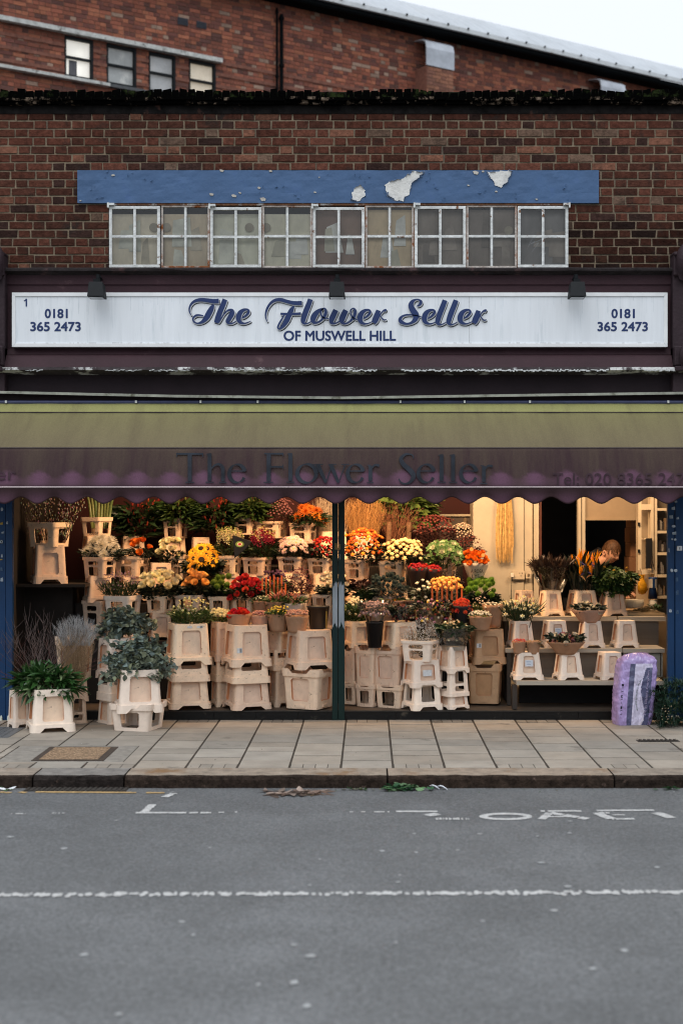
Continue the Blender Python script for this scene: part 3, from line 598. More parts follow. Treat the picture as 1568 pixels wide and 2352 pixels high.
# ---- folded blue shutters with stickers ----
M_sh = mat('shutter_blue', (.005,.038,.115), .45, .18, 2.5, .2, 20, stain=((.008,.03,.07), 2, .55, .2))
M_pap = mat('paper_remnant', (.42,.48,.54), .8, .5, 60); M_ov = mat('ivory_handle', (.62,.66,.58), .4, .1, 9)
def shutter(xa, xm, xb, label, st, hd, extra=None):
    t = thing('folded_shutter', (X((xa+xb)/2), 0, 0), label, 'shutter'); ox = X((xa+xb)/2)
    for a, b, y in ((xa,xm-.5,-.03),(xm+.5,xb,-.04)):
        m = MB(); m.box(X(a)-ox,X(b)-ox,y,y+.06,.0,2.55); bevel(m.build('panel', M_sh, t), .004)
    rr = random.Random(int(xa)+5)
    for (x,y,w_,h_,k) in st:
        m = MB(); n = 8; pts = [(X(x)-ox+w_/510*math.cos(a)*rr.uniform(.8,1.1)*1.25, Z(y)+h_/510*math.sin(a)*rr.uniform(.8,1.1)*1.25) for a in [math.pi/4+i*math.pi/4 for i in range(n)]]
        if k != 3: q = rr.uniform(-.05,.05); pts = [(X(x)-ox-w_/510+q*.02, Z(y)-h_/510), (X(x)-ox+w_/510, Z(y)-h_/510+q*.05), (X(x)-ox+w_/510-rr.uniform(0,.006), Z(y)+h_/510), (X(x)-ox-w_/510, Z(y)+h_/510-rr.uniform(0,.01))]
        m.prism(pts[::-1], -.0435, -.041); mm = [M_pap, mat('yellow_label', (.45,.30,.05), .7, .3, 60), mat('dark_badge', (.07,.085,.09), .6), M_pap, mat('faint_label', (.06,.11,.19), .7, .6, 50)][k]
        s = m.build('sticker', mm, t)
        if k == 2:
            m = MB(); n = 16; m.add([(X(x)-ox+.013*math.cos(i*2*math.pi/n), -.0445, Z(y)+.013*math.sin(i*2*math.pi/n)) for i in range(n)], [tuple(range(n))]); m.build('badge_disc', M_pap, s)
            m = MB(); m.box(X(x)-ox-.003,X(x)-ox+.003,-.046,-.0448,Z(y)-.008,Z(y)+.008); m.box(X(x)-ox-.007,X(x)-ox+.007,-.046,-.0448,Z(y)+.001,Z(y)+.005); m.build('badge_figure', M_blk, s)
        elif k == 0:
            m = MB()
            for l in range(3): m.box(X(x)-ox-w_/700,X(x)-ox+w_/900,-.0445,-.0438,Z(y)+h_/900*(1-l)-.0008,Z(y)+h_/900*(1-l)+.0008)
            m.build('faded_print', mat('faded_print', (.2,.24,.3), .8), s)
    for x, y in hd:
        m = MB(); m.lathe([(0,-.046),(.006,-.043),(.010,-.025),(.0115,0),(.010,.025),(.006,.043),(0,.046)], X(x)-ox, -.052, 12, wob=None); m.build('pull_handle', M_ov, t, smooth=True)
    return t
shutter(-60, 16, 32, 'blue folded shutter with torn stickers at the left end of the shop front', [(8,1170,5,7,3),(20,1152,4,5,3),(7,1202,6,6,1),(20,1200,4,7,0),(10,1223,6,5,0),(7,1244,7,9,2),(8,1276,4,8,0),(6,1285,7,3,1),(7,1307,6,8,4),(8,1330,6,9,0)], [(23,1243),(7,1330)])
rs = shutter(1531, 1547, 1566, 'blue folded shutter with torn stickers at the right end of the shop front', [(1549,1152,6,5,0),(1543,1167,8,7,0),(1538,1187,8,7,0),(1553,1190,6,6,0),(1543,1209,8,5,3),(1545,1224,9,7,0),(1540,1238,3,4,3),(1547,1239,5,5,3),(1533,1263,2,9,0),(1539,1310,6,7,3),(1548,1310,7,6,3),(1551,1330,6,10,4),(1536,1402,6,8,3),(1552,1405,7,8,4),(1552,1360,7,10,4)], [(1550,1190),(1540,1341),(1554,1452)])
t = thing('key_switch', (X(1556),-.04,Z(1259)), 'small white square key switch box screwed to the right blue shutter', 'switch box')
m = MB(); m.box(-.022,.022,-.03,0,-.021,.021); bevel(m.build('box', mat('switch_white', (.62,.65,.68), .5), t), .003)
m = MB(); m.box(-.0025,.0025,-.032,-.0302,-.012,.002); m.lathe([(0,0),(.0045,.001),(.0045,.008),(0,.009)],0,-.03,8); m.build('keyhole', M_blk, t)
m = MB(); m.box(X(1568),5.2,-.02,.02,0,2.5); m.build('end_wall', mat('end_wall_dark', (.02,.016,.018), .8, .4, 6), shop); m = MB(); m.box(-5.4,X(-61),-.02,.02,0,2.5); m.build('end_wall', mat('end_wall_dark', (.02,.016,.018), .8, .4, 6), shop)
m = MB()
for x,y,w_,h_ in ((1567,1245,7,20),(1568,1350,8,22),(1568,1398,8,24)): m.box(X(x+2)-w_/510,X(x+2)+w_/510,-.026,-.0215,Z(y)-h_/510,Z(y)+h_/510)
m.build('torn_poster', M_pap, shop)

# ================= SHOP SIGN =================
sx0, sx1, sz0, sz1 = X(28,-.1), X(1532,-.1), Z(797,-.1), Z(672,-.1)
sg = thing('shop_sign', ((sx0+sx1)/2, -.04, sz0), 'long white signboard with navy script lettering fixed to the maroon fascia', 'sign'); o_ = sg.location.copy()
m = MB(); m.box(sx0+.03,sx1-.03,-.095,-.035,sz0+.03,sz1-.03)
M_sg = mat('sign_white', (.76,.80,.84), .45, .07, 2, .05, 10, stain=((.58,.64,.68), 3.2, .56, .22), stretch=(6,1,.5))
p = m.build('panel', M_sg, sg); p.location = -o_
m = MB(); y0 = -.105
for poly in ([(sx0,sz0),(sx1,sz0),(sx1-.034,sz0+.034),(sx0+.034,sz0+.034)], [(sx1,sz0),(sx1,sz1),(sx1-.034,sz1-.034),(sx1-.034,sz0+.034)], [(sx1,sz1),(sx0,sz1),(sx0+.034,sz1-.034),(sx1-.034,sz1-.034)], [(sx0,sz1),(sx0,sz0),(sx0+.034,sz0+.034),(sx0+.034,sz1-.034)]):
    c = (sum(p_[0] for p_ in poly)/4, sum(p_[1] for p_ in poly)/4); m.prism([(a+(.001 if a<c[0] else -.001), b) for a,b in poly], y0, -.035)
p = m.build('frame', mat('sign_frame', (.78,.80,.81), .4, .1, 6, stain=((.35,.33,.3), 10, .7, .06)), sg); p.location = -o_; bevel(p, .002)
m = MB()
for x in (X(743,-.1), X(1077.5,-.1)): m.box(x-.001,x+.001,-.0962,-.0953,sz0+.034,sz1-.034)
rr = random.Random(2)
for x in np.arange(60,1520,9):
    if rr.random() < .55: m.box(X(x,-.1),X(x+rr.uniform(2,9),-.1),-.0962,-.0953,sz0+.0345,sz0+.0345+rr.uniform(.0015,.004))
p = m.build('panel_seams', mat('seam_grey', (.20,.20,.2), .8), sg); p.location = -o_
m = MB()
for k in range(110):
    x = X(rr.uniform(45,1515),-.1); l = rr.uniform(.02,.16); zt = sz1-.036; w_ = rr.uniform(.001,.004)
    m.box(x,x+w_,-.0958,-.0953,zt-l,zt)
p = m.build('water_streaks', mat('streak', (.66,.715,.76), .5), sg); p.location = -o_
M_navy = mat('navy_vinyl', (.016,.036,.125), .45, .05, 5); M_nblk = mat('black_vinyl', (.008,.009,.02), .5); M_swh = mat('white_vinyl', (.80,.83,.86), .5)
def z3(x, y, off): return (X((520+x*.2806)/1.22449,-.1), -.0965-off, Z((820+y*.2806)/1.22449,-.1))
def sh(st, dx, dy=0): return [[(p[0]+dx, p[1]+dy, p[2]) for p in s] for s in st]
gT = [[(65,240,6),(46,190,13),(60,135,18),(100,98,26),(160,84,34),(230,90,38),(290,98,42),(342,97,46)], [(290,128,10),(272,165,44),(245,215,56),(218,262,52),(180,302,32),(130,320,14),(92,302,16),(84,268,15),(115,240,18),(155,238,14),(188,246,8)]]
gh = [[(404,80,46),(385,130,50),(355,200,52),(328,275,50),(315,315,40)], [(330,310,26),(350,295,14),(395,225,12),(435,190,18),(470,192,34),(474,220,46),(450,265,46),(430,300,40),(445,320,18),(480,318,12),(515,300,8)]]
ge = [[(572,268,10),(610,245,20),(640,208,24),(630,182,16),(590,186,28),(555,215,46),(538,262,52),(550,302,38),(590,320,16),(630,312,10),(662,296,6)]]
gF = [[(828,306,5),(810,255,12),(818,190,18),(850,130,22),(900,90,28),(960,84,34),(1020,100,34),(1090,116,36),(1172,118,44)], [(1095,145,10),(1072,180,40),(1045,235,50),(1020,290,50),(985,345,34),(950,375,16),(932,360,16),(950,315,16),(980,265,13),(998,232,8)], [(958,224,20),(1060,226,20),(1163,222,24)]]
gl_ = [[(1258,78,48),(1240,130,50),(1212,200,52),(1190,265,50),(1185,300,44),(1200,322,20),(1235,318,10),(1270,298,8)]]
go = [[(1385,172,12),(1345,190,30),(1305,230,52),(1284,275,52),(1290,308,32),(1325,312,18),(1370,285,18),(1405,235,30),(1412,195,26),(1395,170,14),(1368,188,12),(1362,225,14),(1385,262,12),(1440,272,8)]]
gw = [[(1512,186,50),(1492,230,54),(1470,280,52),(1468,310,36),(1495,322,16),(1535,308,10),(1560,285,8)], [(1612,188,50),(1590,235,56),(1572,285,54),(1578,312,34),(1610,322,16),(1655,298,18),(1695,250,28),(1705,200,28),(1690,172,14),(1662,185,12),(1662,225,12),(1685,265,12),(1725,285,8)]]
gr = [[(1938,190,44),(1920,240,50),(1898,290,48),(1890,315,36)], [(1900,325,12),(1925,300,12),(1955,235,10),(1985,196,14),(2008,190,26),(2018,192,14)], [(1955,235,8),(1968,262,10),(1990,285,12),(2018,282,8)]]
gS = [[(2322,148,8),(2348,135,24),(2362,108,30),(2345,86,16),(2312,82,14),(2278,102,34),(2262,140,50),(2282,190,58),(2310,235,60),(2305,280,48),(2265,315,24),(2215,325,20),(2165,305,38),(2155,275,30),(2185,245,18),(2235,234,14),(2300,240,10),(2365,255,10)]]
script = gT+gh+ge+gF+gl_+go+gw+sh(ge,1214,5)+gr+gS+sh(ge,1858,5)+sh(gl_,1345,10)+sh(gl_,1455,10)+sh(ge,2215,5)+sh(gr,1000,3)
for nm, mt, g_, dx, dy, off in (('lettering_shadow', M_nblk, 4, 9, 12, 0), ('lettering_gap', M_swh, 6, 2, 3, .008), ('lettering_script', M_navy, 1, 0, 0, .016)):
    m = MB(); strokes(m, script, z3, g_/1, dx, dy, off=off); p = m.build(nm, mt, sg); p.location = -o_
def zd(x, y, off): return (X(x,-.1), -.0965-off, Z(y,-.1))
for body, a, b, c, d in (('OF MUSWELL HILL',651,759,909,783),('0181',103,709,156,731),('365 2473',70,739,186,761),('0181',1403,709,1457,731),('365 2473',1371,739,1487,761),):
    m = MB(); text(m, body, a, b, c, d, zd, .9); p = m.build('lettering', M_navy, sg); p.location = -o_
m = MB(); strokes(m, [[(61,686,3.4),(61,704,3.4)],[(55.5,691,2.6),(58.5,690,2.6),(61,686.5,2.6)]], zd, off=.001, smooth=False); p = m.build('lettering', M_navy, sg); p.location = -o_
# floodlights
for x, lb in ((224,'black floodlight over the left end of the white sign'),(774,'black floodlight over the middle of the white sign'),(1323,'black floodlight over the right end of the white sign')):
    t = thing('floodlight', (X(x,-.25), -.05, Z(645,-.25)), lb, 'floodlight', 'floodlights above the sign')
    m = MB(); w1, w2 = .060, .072; h = .125
    m.add([(-w1,-.15,-.035),(w1,-.15,-.035),(w1,-.28,-.02),(-w1,-.28,-.02),(-w2,-.13,-.155),(w2,-.13,-.155),(w2,-.30,-.15),(-w2,-.30,-.15)], [(0,3,2,1),(4,5,6,7),(0,1,5,4),(1,2,6,5),(2,3,7,6),(3,0,4,7)])
    bevel(m.build('housing', mat('flood_black', (.012,.014,.016), .7, .25, 12), t), .004)
    m = MB(); m.tube([(0,.01,.045),(0,-.08,.055),(0,-.16,.03),(0,-.2,-.02)], .011, 8); m.box(-.028,.028,-.24,-.16,-.03,.012); m.lathe([(.0,.02),(.018,.022),(.018,.06),(0,.062)],0,-.17,10); m.build('arm', M_blk, t)
    m = MB(); m.box(-.06,.06,-.285,-.145,-.158,-.1555); m.build('lens', glass('flood_lens', (.4,.4,.4), .2), t)
# ================= AWNING =================
M_aw = bpy.data.materials.new('awning_canvas'); M_aw.use_nodes = True
n = M_aw.node_tree.nodes; L = M_aw.node_tree.links.new; b_ = n['Principled BSDF']; b_.inputs['Roughness'].default_value = .8; b_.inputs['Specular IOR Level'].default_value = .2
tcn = n.new('ShaderNodeTexCoord'); mp = n.new('ShaderNodeMapping'); mp.inputs['Scale'].default_value = (2.2,.3,.3); L(tcn.outputs['Object'], mp.inputs[0])
nz = n.new('ShaderNodeTexNoise'); nz.inputs['Scale'].default_value = 3; nz.inputs['Detail'].default_value = 8; nz.inputs['Roughness'].default_value = .7; L(mp.outputs[0], nz.inputs['Vector'])
at = n.new('ShaderNodeAttribute'); at.attribute_name = 'Col'; spz = n.new('ShaderNodeSeparateColor'); L(at.outputs['Color'], spz.inputs[0])
# R channel = amount of algae on this cloth, G = bleached maroon of the scallops
ad = n.new('ShaderNodeMath'); ad.operation = 'MULTIPLY_ADD'; L(nz.outputs[0], ad.inputs[0]); ad.inputs[1].default_value = .55; L(spz.outputs[0], ad.inputs[2])
mrr = n.new('ShaderNodeMapRange'); mrr.inputs[1].default_value = 0; mrr.inputs[2].default_value = 1; L(ad.outputs[0], mrr.inputs[0])
mxa = n.new('ShaderNodeMix'); mxa.data_type = 'RGBA'; mxa.inputs[6].default_value = (.032,.0155,.018,1); mxa.inputs[7].default_value = (.165,.138,.075,1); L(mrr.outputs[0], mxa.inputs[0])
mxb = n.new('ShaderNodeMix'); mxb.data_type = 'RGBA'; mxb.inputs[7].default_value = (.092,.042,.070,1); L(spz.outputs[1], mxb.inputs[0]); mxd = n.new('ShaderNodeMix'); mxd.data_type = 'RGBA'; mxd.inputs[7].default_value = (.30,.30,.115,1); L(mxa.outputs[2], mxd.inputs[6])
mm_ = n.new('ShaderNodeMath'); mm_.operation = 'MULTIPLY'; L(spz.outputs[2], mm_.inputs[0]); mm2_ = n.new('ShaderNodeMath'); mm2_.operation = 'MULTIPLY'; mm2_.use_clamp = True; mm2_.inputs[1].default_value = 1.9; L(nz.outputs[0], mm2_.inputs[0]); L(mm2_.outputs[0], mm_.inputs[1]); L(mm_.outputs[0], mxd.inputs[0]); L(mxd.outputs[2], mxb.inputs[6])
nf = n.new('ShaderNodeTexNoise'); nf.inputs['Scale'].default_value = 90; L(tcn.outputs['Object'], nf.inputs['Vector'])
mrf = n.new('ShaderNodeMapRange'); mrf.inputs[3].default_value = .75; mrf.inputs[4].default_value = 1.25; L(nf.outputs[0], mrf.inputs[0])
mxc = n.new('ShaderNodeMix'); mxc.data_type = 'RGBA'; mxc.blend_type = 'MULTIPLY'; mxc.inputs[0].default_value = 1; L(mxb.outputs[2], mxc.inputs[6]); L(mrf.outputs[0], mxc.inputs[7]); L(mxc.outputs[2], b_.inputs['Base Color'])
bp = n.new('ShaderNodeBump'); bp.inputs['Strength'].default_value = .3; bp.inputs['Distance'].default_value = .03; L(nz.outputs[0], bp.inputs['Height']); L(bp.outputs[0], b_.inputs['Normal'])
aw = thing('awning', (0,-.1,2.9), 'wide faded maroon and olive awning with scalloped edge and lettering', 'awning'); ao = aw.location.copy()
A0 = (-.08, Z(925,-.08)); A1 = (-.20, Z(948,-.20)); A2 = (-.80, Z(1029.5,-.80)); A3 = (-.97, Z(1119,-.97))
ax0, ax1 = -4.1, 3.55
LOB = 76/S(-.97); LPH = X(87,-.97)
def cloth(pa, pb, na, nb, alg0, alg1, bumps=False, b0=0, b1=0):
    m = MB(); nx = 360; vs = []; cs = []
    for i in range(nx+1):
        x = ax0+(ax1-ax0)*i/nx
        for k in range(nb+1):
            t = k/nb; sag = -.02*math.sin(math.pi*t)*(.5+.5*noise.noise(Vector((x*1.3,na,0)))); y = pa[0]+(pb[0]-pa[0])*t; z = pa[1]+(pb[1]-pa[1])*t+sag+.005*noise.noise(Vector((x*4,t*3,na)))
            vs.append((x,y,z)); g = 0
            if bumps:
                hgt = .26+.20*(.5+.5*math.cos(2*math.pi*(x-LPH)/LOB))**.8 + .05*noise.noise(Vector((x*2,0,5)))
                g = max(0, min(1, ((1-(1-t)/hgt)*7)))*(.25+.75*(.5+.5*math.cos(2*math.pi*(x-LPH)/LOB)))
                g *= max(.3, min(1,(1-t)*9))
            cs.append((alg0+(alg1-alg0)*t, g, b0+(b1-b0)*t**.4))
    fs = [(i*(nb+1)+k, (i+1)*(nb+1)+k, (i+1)*(nb+1)+k+1, i*(nb+1)+k+1) for i in range(nx) for k in range(nb)]
    for f in fs: m.f.append(list(f)); m.m.append(0); m.c.append(cs[f[0]])
    m.v = vs; return m, cs
def cbuild(m, cs, name):
    me = bpy.data.meshes.new(name); me.from_pydata(m.v, [], m.f); me.materials.append(M_aw); me.polygons.foreach_set('use_smooth', [True]*len(m.f))
    a = me.color_attributes.new('Col', 'FLOAT_COLOR', 'POINT'); a.data.foreach_set('color', [q for c in cs for q in (*c, 1)])
    o = bpy.data.objects.new(name, me); COL.objects.link(o); o.parent = aw; o.location = -ao
    s = o.modifiers.new('s','SOLIDIFY'); s.thickness = .003; s.offset = -1; return o
cbuild(*cloth(A0, A1, 0, 3, .80, .72, False, .95, .8), 'top_strip')
cbuild(*cloth((A1[0]-.004,A1[1]-.004), A2, 1, 14, .42, .46, False, .42, .0), 'sloping_canvas')
cbuild(*cloth((A2[0]-.004,A2[1]-.003), A3, 2, 14, -.16, -.28, True), 'front_canvas')
m = MB(); nx = 720; vs = []; cs = []; nb = 8
for i in range(nx+1):
    x = ax0+(ax1-ax0)*i/nx; c_ = math.cos(2*math.pi*(x-LPH)/LOB); zb = Z(1149.5,-.98) - .029*c_*(1 if c_ > 0 else 1) ; zt = A3[1]-.004
    for k in range(nb+1):
        t = k/nb; wv = .012*c_*t + .008*noise.noise(Vector((x*3,t*2,9)))*t; vs.append((x, -.972-wv, zt+(zb-zt)*t))
        g = max(0,min(1,(t-.2)*2.2))*(.28+.32*c_)*(1 if t < .93 else .2); cs.append((-.5, max(0,g), 0))
m.v = vs; m.f = [(i*(nb+1)+k, (i+1)*(nb+1)+k, (i+1)*(nb+1)+k+1, i*(nb+1)+k+1) for i in range(nx) for k in range(nb)]
cbuild(m, cs, 'scalloped_valance')
m = MB(); m.tube([(ax0,-.975,A3[1]),(ax1,-.975,A3[1])], .008, 8); p = m.build('front_bar', mat('bar_alloy', (.36,.30,.31), .35, .15, 5, metal=.5), aw); p.location = -ao
m = MB(); m.tube([(ax0,A1[0]-.004,A1[1]+.003),(ax1,A1[0]-.004,A1[1]+.003)], .005, 6); m.tube([(ax0,A2[0]-.004,A2[1]+.001),(ax1,A2[0]-.004,A2[1]+.001)], .006, 6); p = m.build('seam_piping', mat('piping', (.035,.025,.03), .6), aw); p.location = -ao
m = MB(); m.tube([(ax0,A0[0]-.005,A0[1]+.004),(ax1,A0[0]-.005,A0[1]+.004)], .016, 8); p = m.build('roller', mat('roller_blue', (.05,.06,.13), .5), aw); p.location = -ao
m = MB()
for x in (15,313,592,919,1216,1533,461,1066): m.box(X(x,-.1)-.008,X(x,-.1)+.008,-.115,-.09,A0[1]-.005,A0[1]+.018)
p = m.build('fixing_clip', mat('clip_white', (.6,.62,.62), .5), aw); p.location = -ao
m = MB()
for x in (ax0+.02, ax1-.02, X(30,-.4), X(1560,-.4)): m.tube([(x,-.02,2.45),(x,-.5,2.3),(x,-.93,A3[1]-.012)], .014, 8)
p = m.build('folding_arm', M_blk, aw); p.location = -ao
nrm = Vector((0, -(A2[1]-A3[1]), -(A2[0]-A3[0]))); nrm = Vector((0, -(A2[1]-A3[1]), (A2[0]-A3[0])*-1)).normalized()
def awf(x, y, off):      # front-canvas plane: display px -> plane point lifted off the cloth
    t = (y-1029.5)/(1119-1029.5); Y = A2[0]+(A3[0]-A2[0])*t; 
    return (X(x,Y), Y-.014-off, A2[1]+(A3[1]-A2[1])*t+.004)
def z5(x, y, off): return awf((480+x*.3061)/1.22449, (1250+y*.3061)/1.22449, off)
def z6(x, y, off): return awf((940+x*.3061)/1.22449, (1250+y*.3061)/1.22449, off)
M_al = mat('faded_lettering', (.024,.028,.036), .8, .5, 5, spec=.08, stain=((.05,.06,.07), 3, .66, .2))
def ell(cx, cy, rx, ry, a0, a1, thin=8, thick=34, n=14): return [(cx+rx*math.cos(a), cy+ry*math.sin(a), thin+(thick-thin)*abs(math.cos(a+.3))) for a in [a0+(a1-a0)*i/n for i in range(n+1)]]
def le(cx, s=1): return [[(cx-72,250,10),(cx+76,250,12)], ell(cx,272,72*s,82,-.25,-math.pi,8,36)+ell(cx,272,72*s,82,-math.pi-.22,-math.pi*1.85,8,36)]
def ll(cx, y0, w=36): return [[(cx-30,y0+8,8),(cx,y0+4,12),(cx+w/2-3,y0+3,8)], [(cx,y0,w),(cx,340,w)], [(cx-38,352,10),(cx+38,352,10)]]
L1 = [[(55,92,18),(302,92,18)],[(62,90,12),(58,122,6)],[(295,90,12),(299,122,6)],[(178,90,38),(178,345,36)],[(138,353,9),(222,353,9)]] + ll(360,88) + \
     [[(378,225,12),(410,195,16),(450,190,24),(478,220,34),(482,270,34),(482,345,34)],[(448,353,9),(515,353,9)]] + le(612) + \
     [[(860,90,12),(1038,92,18)],[(1034,90,8),(1034,112,8)],[(902,90,38),(902,345,38)],[(920,212,16),(1034,212,16)],[(1032,190,7),(1034,232,7)],[(855,353,9),(942,353,9)]] + ll(1100,86) + \
     [ell(1250,272,86,84,0,2*math.pi,10,38,20)] + [[(1310,190,8),(1400,190,8)],[(1350,190,40),(1425,355,26)],[(1425,360,8),(1480,200,12)],[(1470,190,40),(1540,355,26)],[(1540,360,8),(1602,192,10)],[(1450,190,8),(1520,190,8)],[(1568,190,8),(1640,190,8)]]
L2 = le(195) + [[(330,200,34),(330,345,34)],[(300,195,8),(330,200,12)],[(298,357,9),(360,357,9)],[(345,225,12),(370,196,18),(412,200,26)]] + \
     [[(725,135,8),(720,108,10),(690,95,14),(650,98,22),(612,135,34),(630,185,42),(690,240,46),(725,290,44),(705,340,28),(660,365,16),(612,355,14),(590,320,8)]] + le(842) + ll(982,98) + ll(1088,98) + le(1232) + \
     [[(1370,205,34),(1370,348,34)],[(1338,200,8),(1370,205,12)],[(1335,362,9),(1402,362,9)],[(1385,230,12),(1410,202,18),(1450,208,26)]]
m = MB(); strokes(m, L1, z5, smooth=True); strokes(m, L2, z6, smooth=True); p = m.build('lettering', M_al, aw); p.location = -ao
M_al2 = mat('faint_lettering', (.040,.024,.030), .8, .4, 6, spec=.08)
for bt_, xa_, ya_, xb_, yb_ in (('Tel: 020 8365 2473',1268,1088,1588,1115),('er',-8,1084,38,1104)):
    m = MB(); text(m, bt_, xa_, ya_, xb_, yb_, awf, .1); p = m.build('lettering_faint', M_al2, aw); p.location = -ao
# ================= CRATES =================
M_cr = mat('crate_plastic', (.90,.68,.50), .45, .14, 4, .15, 30, rnd=.16, stain=((.32,.22,.14), 9, .60, .07), spec=.35, trans=.10)
M_crw = mat('crate_plastic_pale', (.90,.76,.64), .45, .12, 4, .15, 30, rnd=.10, stain=((.42,.33,.24), 10, .68, .06), spec=.35, trans=.08)
M_crt = mat('crate_plastic_tan', (.62,.40,.22), .5, .15, 4, .15, 30, rnd=.12, stain=((.28,.17,.08), 9, .64, .07), spec=.35, trans=.10)
def crate_mesh(taper=.80, open_=False, notch=True, rim=.19, pv=(.22,.86), pu=.50, top=True, tab=False, twin=False):
    m = MB(); E = .80; zr = rim*.6 if notch else 0
    ha = lambda z: .5*(1-(1-taper)*z)
    def pt(k, u, z, o):      # side k, u in -1..1 (E = flat end), inward offset o
        a = ha(z); x, y = u*a, -a+o; c, s = [(1,0),(0,1),(-1,0),(0,-1)][k]; return (x*c-y*s, x*s+y*c, z)
    def corner(k, j, z, o, n=4):   # rounded corner from side k to k+1
        a = ha(z); r = (1-E)*a; cx = a-r; th = -math.pi/2 + (math.pi/2)*j/n; rr_ = max(r-o, .004); x, y = cx+rr_*math.cos(th), -cx+rr_*math.sin(th)
        c, s = [(1,0),(0,1),(-1,0),(0,-1)][k]; return (x*c-y*s, x*s+y*c, z)
    def q(a, b, c, d, mi=0): m.add([a,b,c,d], [(0,1,2,3)], mi)
    vs_ = [zr, pv[0], pv[1], 1]; p0 = -pu
    wins_ = [pv] if not twin else [(pv[0], pv[0]+(pv[1]-pv[0])*.26), (pv[0]+(pv[1]-pv[0])*.38, pv[1])]
    for k in range(4):
        zs = [zr] + [v for w_ in wins_ for v in w_] + [1]
        for o, fl in ((0, 0), (.035, 1)):
            for i in range(len(zs)-1):
                for j, (ua, ub) in enumerate(((-E,p0),(p0,-p0),(-p0,E))):
                    if i % 2 == 1 and j == 1: continue
                    v = [pt(k,ua,zs[i],o), pt(k,ub,zs[i],o), pt(k,ub,zs[i+1],o), pt(k,ua,zs[i+1],o)]
                    q(*(v[::-1] if fl else v))
            for j in range(4):
                v = [corner(k,j,zr,o), corner(k,j+1,zr,o), corner(k,j+1,1,o), corner(k,j,1,o)]; q(*(v[::-1] if fl else v))
        d = .035 if open_ else .07
        for (a, b) in wins_:
            r = .05; 
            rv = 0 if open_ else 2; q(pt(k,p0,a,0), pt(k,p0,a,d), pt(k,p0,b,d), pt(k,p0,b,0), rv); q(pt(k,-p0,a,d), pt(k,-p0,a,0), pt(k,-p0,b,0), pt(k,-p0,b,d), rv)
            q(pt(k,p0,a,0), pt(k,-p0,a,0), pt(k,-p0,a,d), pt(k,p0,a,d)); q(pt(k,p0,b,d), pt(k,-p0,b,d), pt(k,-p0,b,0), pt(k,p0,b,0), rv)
            for su in (1,-1):       # softened corners of the opening
                for zb, dz in ((a,1),(b,-1)):
                    t = [pt(k,su*p0,zb,.001), pt(k,su*(p0+.10),zb,.001), pt(k,su*p0,zb+dz*.05,.001)]; m.add(t, [(0,1,2)])
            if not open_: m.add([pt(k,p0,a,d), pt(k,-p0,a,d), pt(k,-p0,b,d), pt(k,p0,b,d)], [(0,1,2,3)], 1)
        # rim band, with the arched foot cut-out
        def rib(poly, o0=-.042, o1=.01):
            n_ = len(poly); A = [pt(k,u,z,o0) for u,z in poly]; B = [pt(k,u,z,o1) for u,z in poly]
            m.add(A+B, [tuple(range(n_))] + [(i, i+n_, (i+1)%n_+n_, (i+1)%n_) for i in range(n_)])
        if notch:
            h1 = rim*.58; rib([(-E,0),(-.64,0),(-.42,h1),(-E,h1)]); rib([(E,h1),(.42,h1),(.64,0),(E,0)]); rib([(-E,h1+.0005),(E,h1+.0005),(E,rim),(-E,rim)])
        else: rib([(-E,0),(E,0),(E,rim),(-E,rim)])
        for j in range(4):
            A = [corner(k,j,0,-.042), corner(k,j+1,0,-.042), corner(k,j+1,rim,-.042), corner(k,j,rim,-.042)]; q(*A)
            q(corner(k,j,rim,-.042), corner(k,j+1,rim,-.042), corner(k,j+1,rim,.0), corner(k,j,rim,.0)); q(corner(k,j+1,0,-.042), corner(k,j,0,-.042), corner(k,j,0,.02), corner(k,j+1,0,.02))
        if tab:
            q(pt(k,-.3,.90,-.02), pt(k,.3,.90,-.02), pt(k,.3,.965,-.02), pt(k,-.3,.965,-.02)); q(pt(k,-.3,.90,0), pt(k,.3,.90,0), pt(k,.3,.90,-.02), pt(k,-.3,.90,-.02)); q(pt(k,-.3,.965,-.02), pt(k,.3,.965,-.02), pt(k,.3,.965,0), pt(k,-.3,.965,0))
            q(pt(k,-.3,.9,0), pt(k,-.3,.9,-.02), pt(k,-.3,.965,-.02), pt(k,-.3,.965,0)); q(pt(k,.3,.9,-.02), pt(k,.3,.9,0), pt(k,.3,.965,0), pt(k,.3,.965,-.02))
        # top lip
        q(pt(k,-E,1,0), pt(k,E,1,0), pt(k,E,1,.035), pt(k,-E,1,.035))
        for j in range(4): q(corner(k,j,1,0), corner(k,j+1,1,0), corner(k,j+1,1,.035), corner(k,j,1,.035))
    if top:
        a = .5*taper-.02; m.add([(-a,-a,.985),(a,-a,.985),(a,a,.985),(-a,a,.985)], [(0,1,2,3)])
    return m
M_cp = mat('crate_panel_shaded', (.86,.64,.48), .5, .14, 4, .15, 30, rnd=.12, stain=((.34,.22,.15), 7, .60, .10), trans=.15); M_crv = mat('crate_reveal_glow', (.62,.28,.14), .5, .1, 4, trans=.2); M_cpt = mat('crate_panel_tan_shaded', (.50,.29,.15), .5, .14, 4, .15, 30, trans=.12)  # recess shade in the panel colours, orange bounced light in the reveal colour
CM = {}
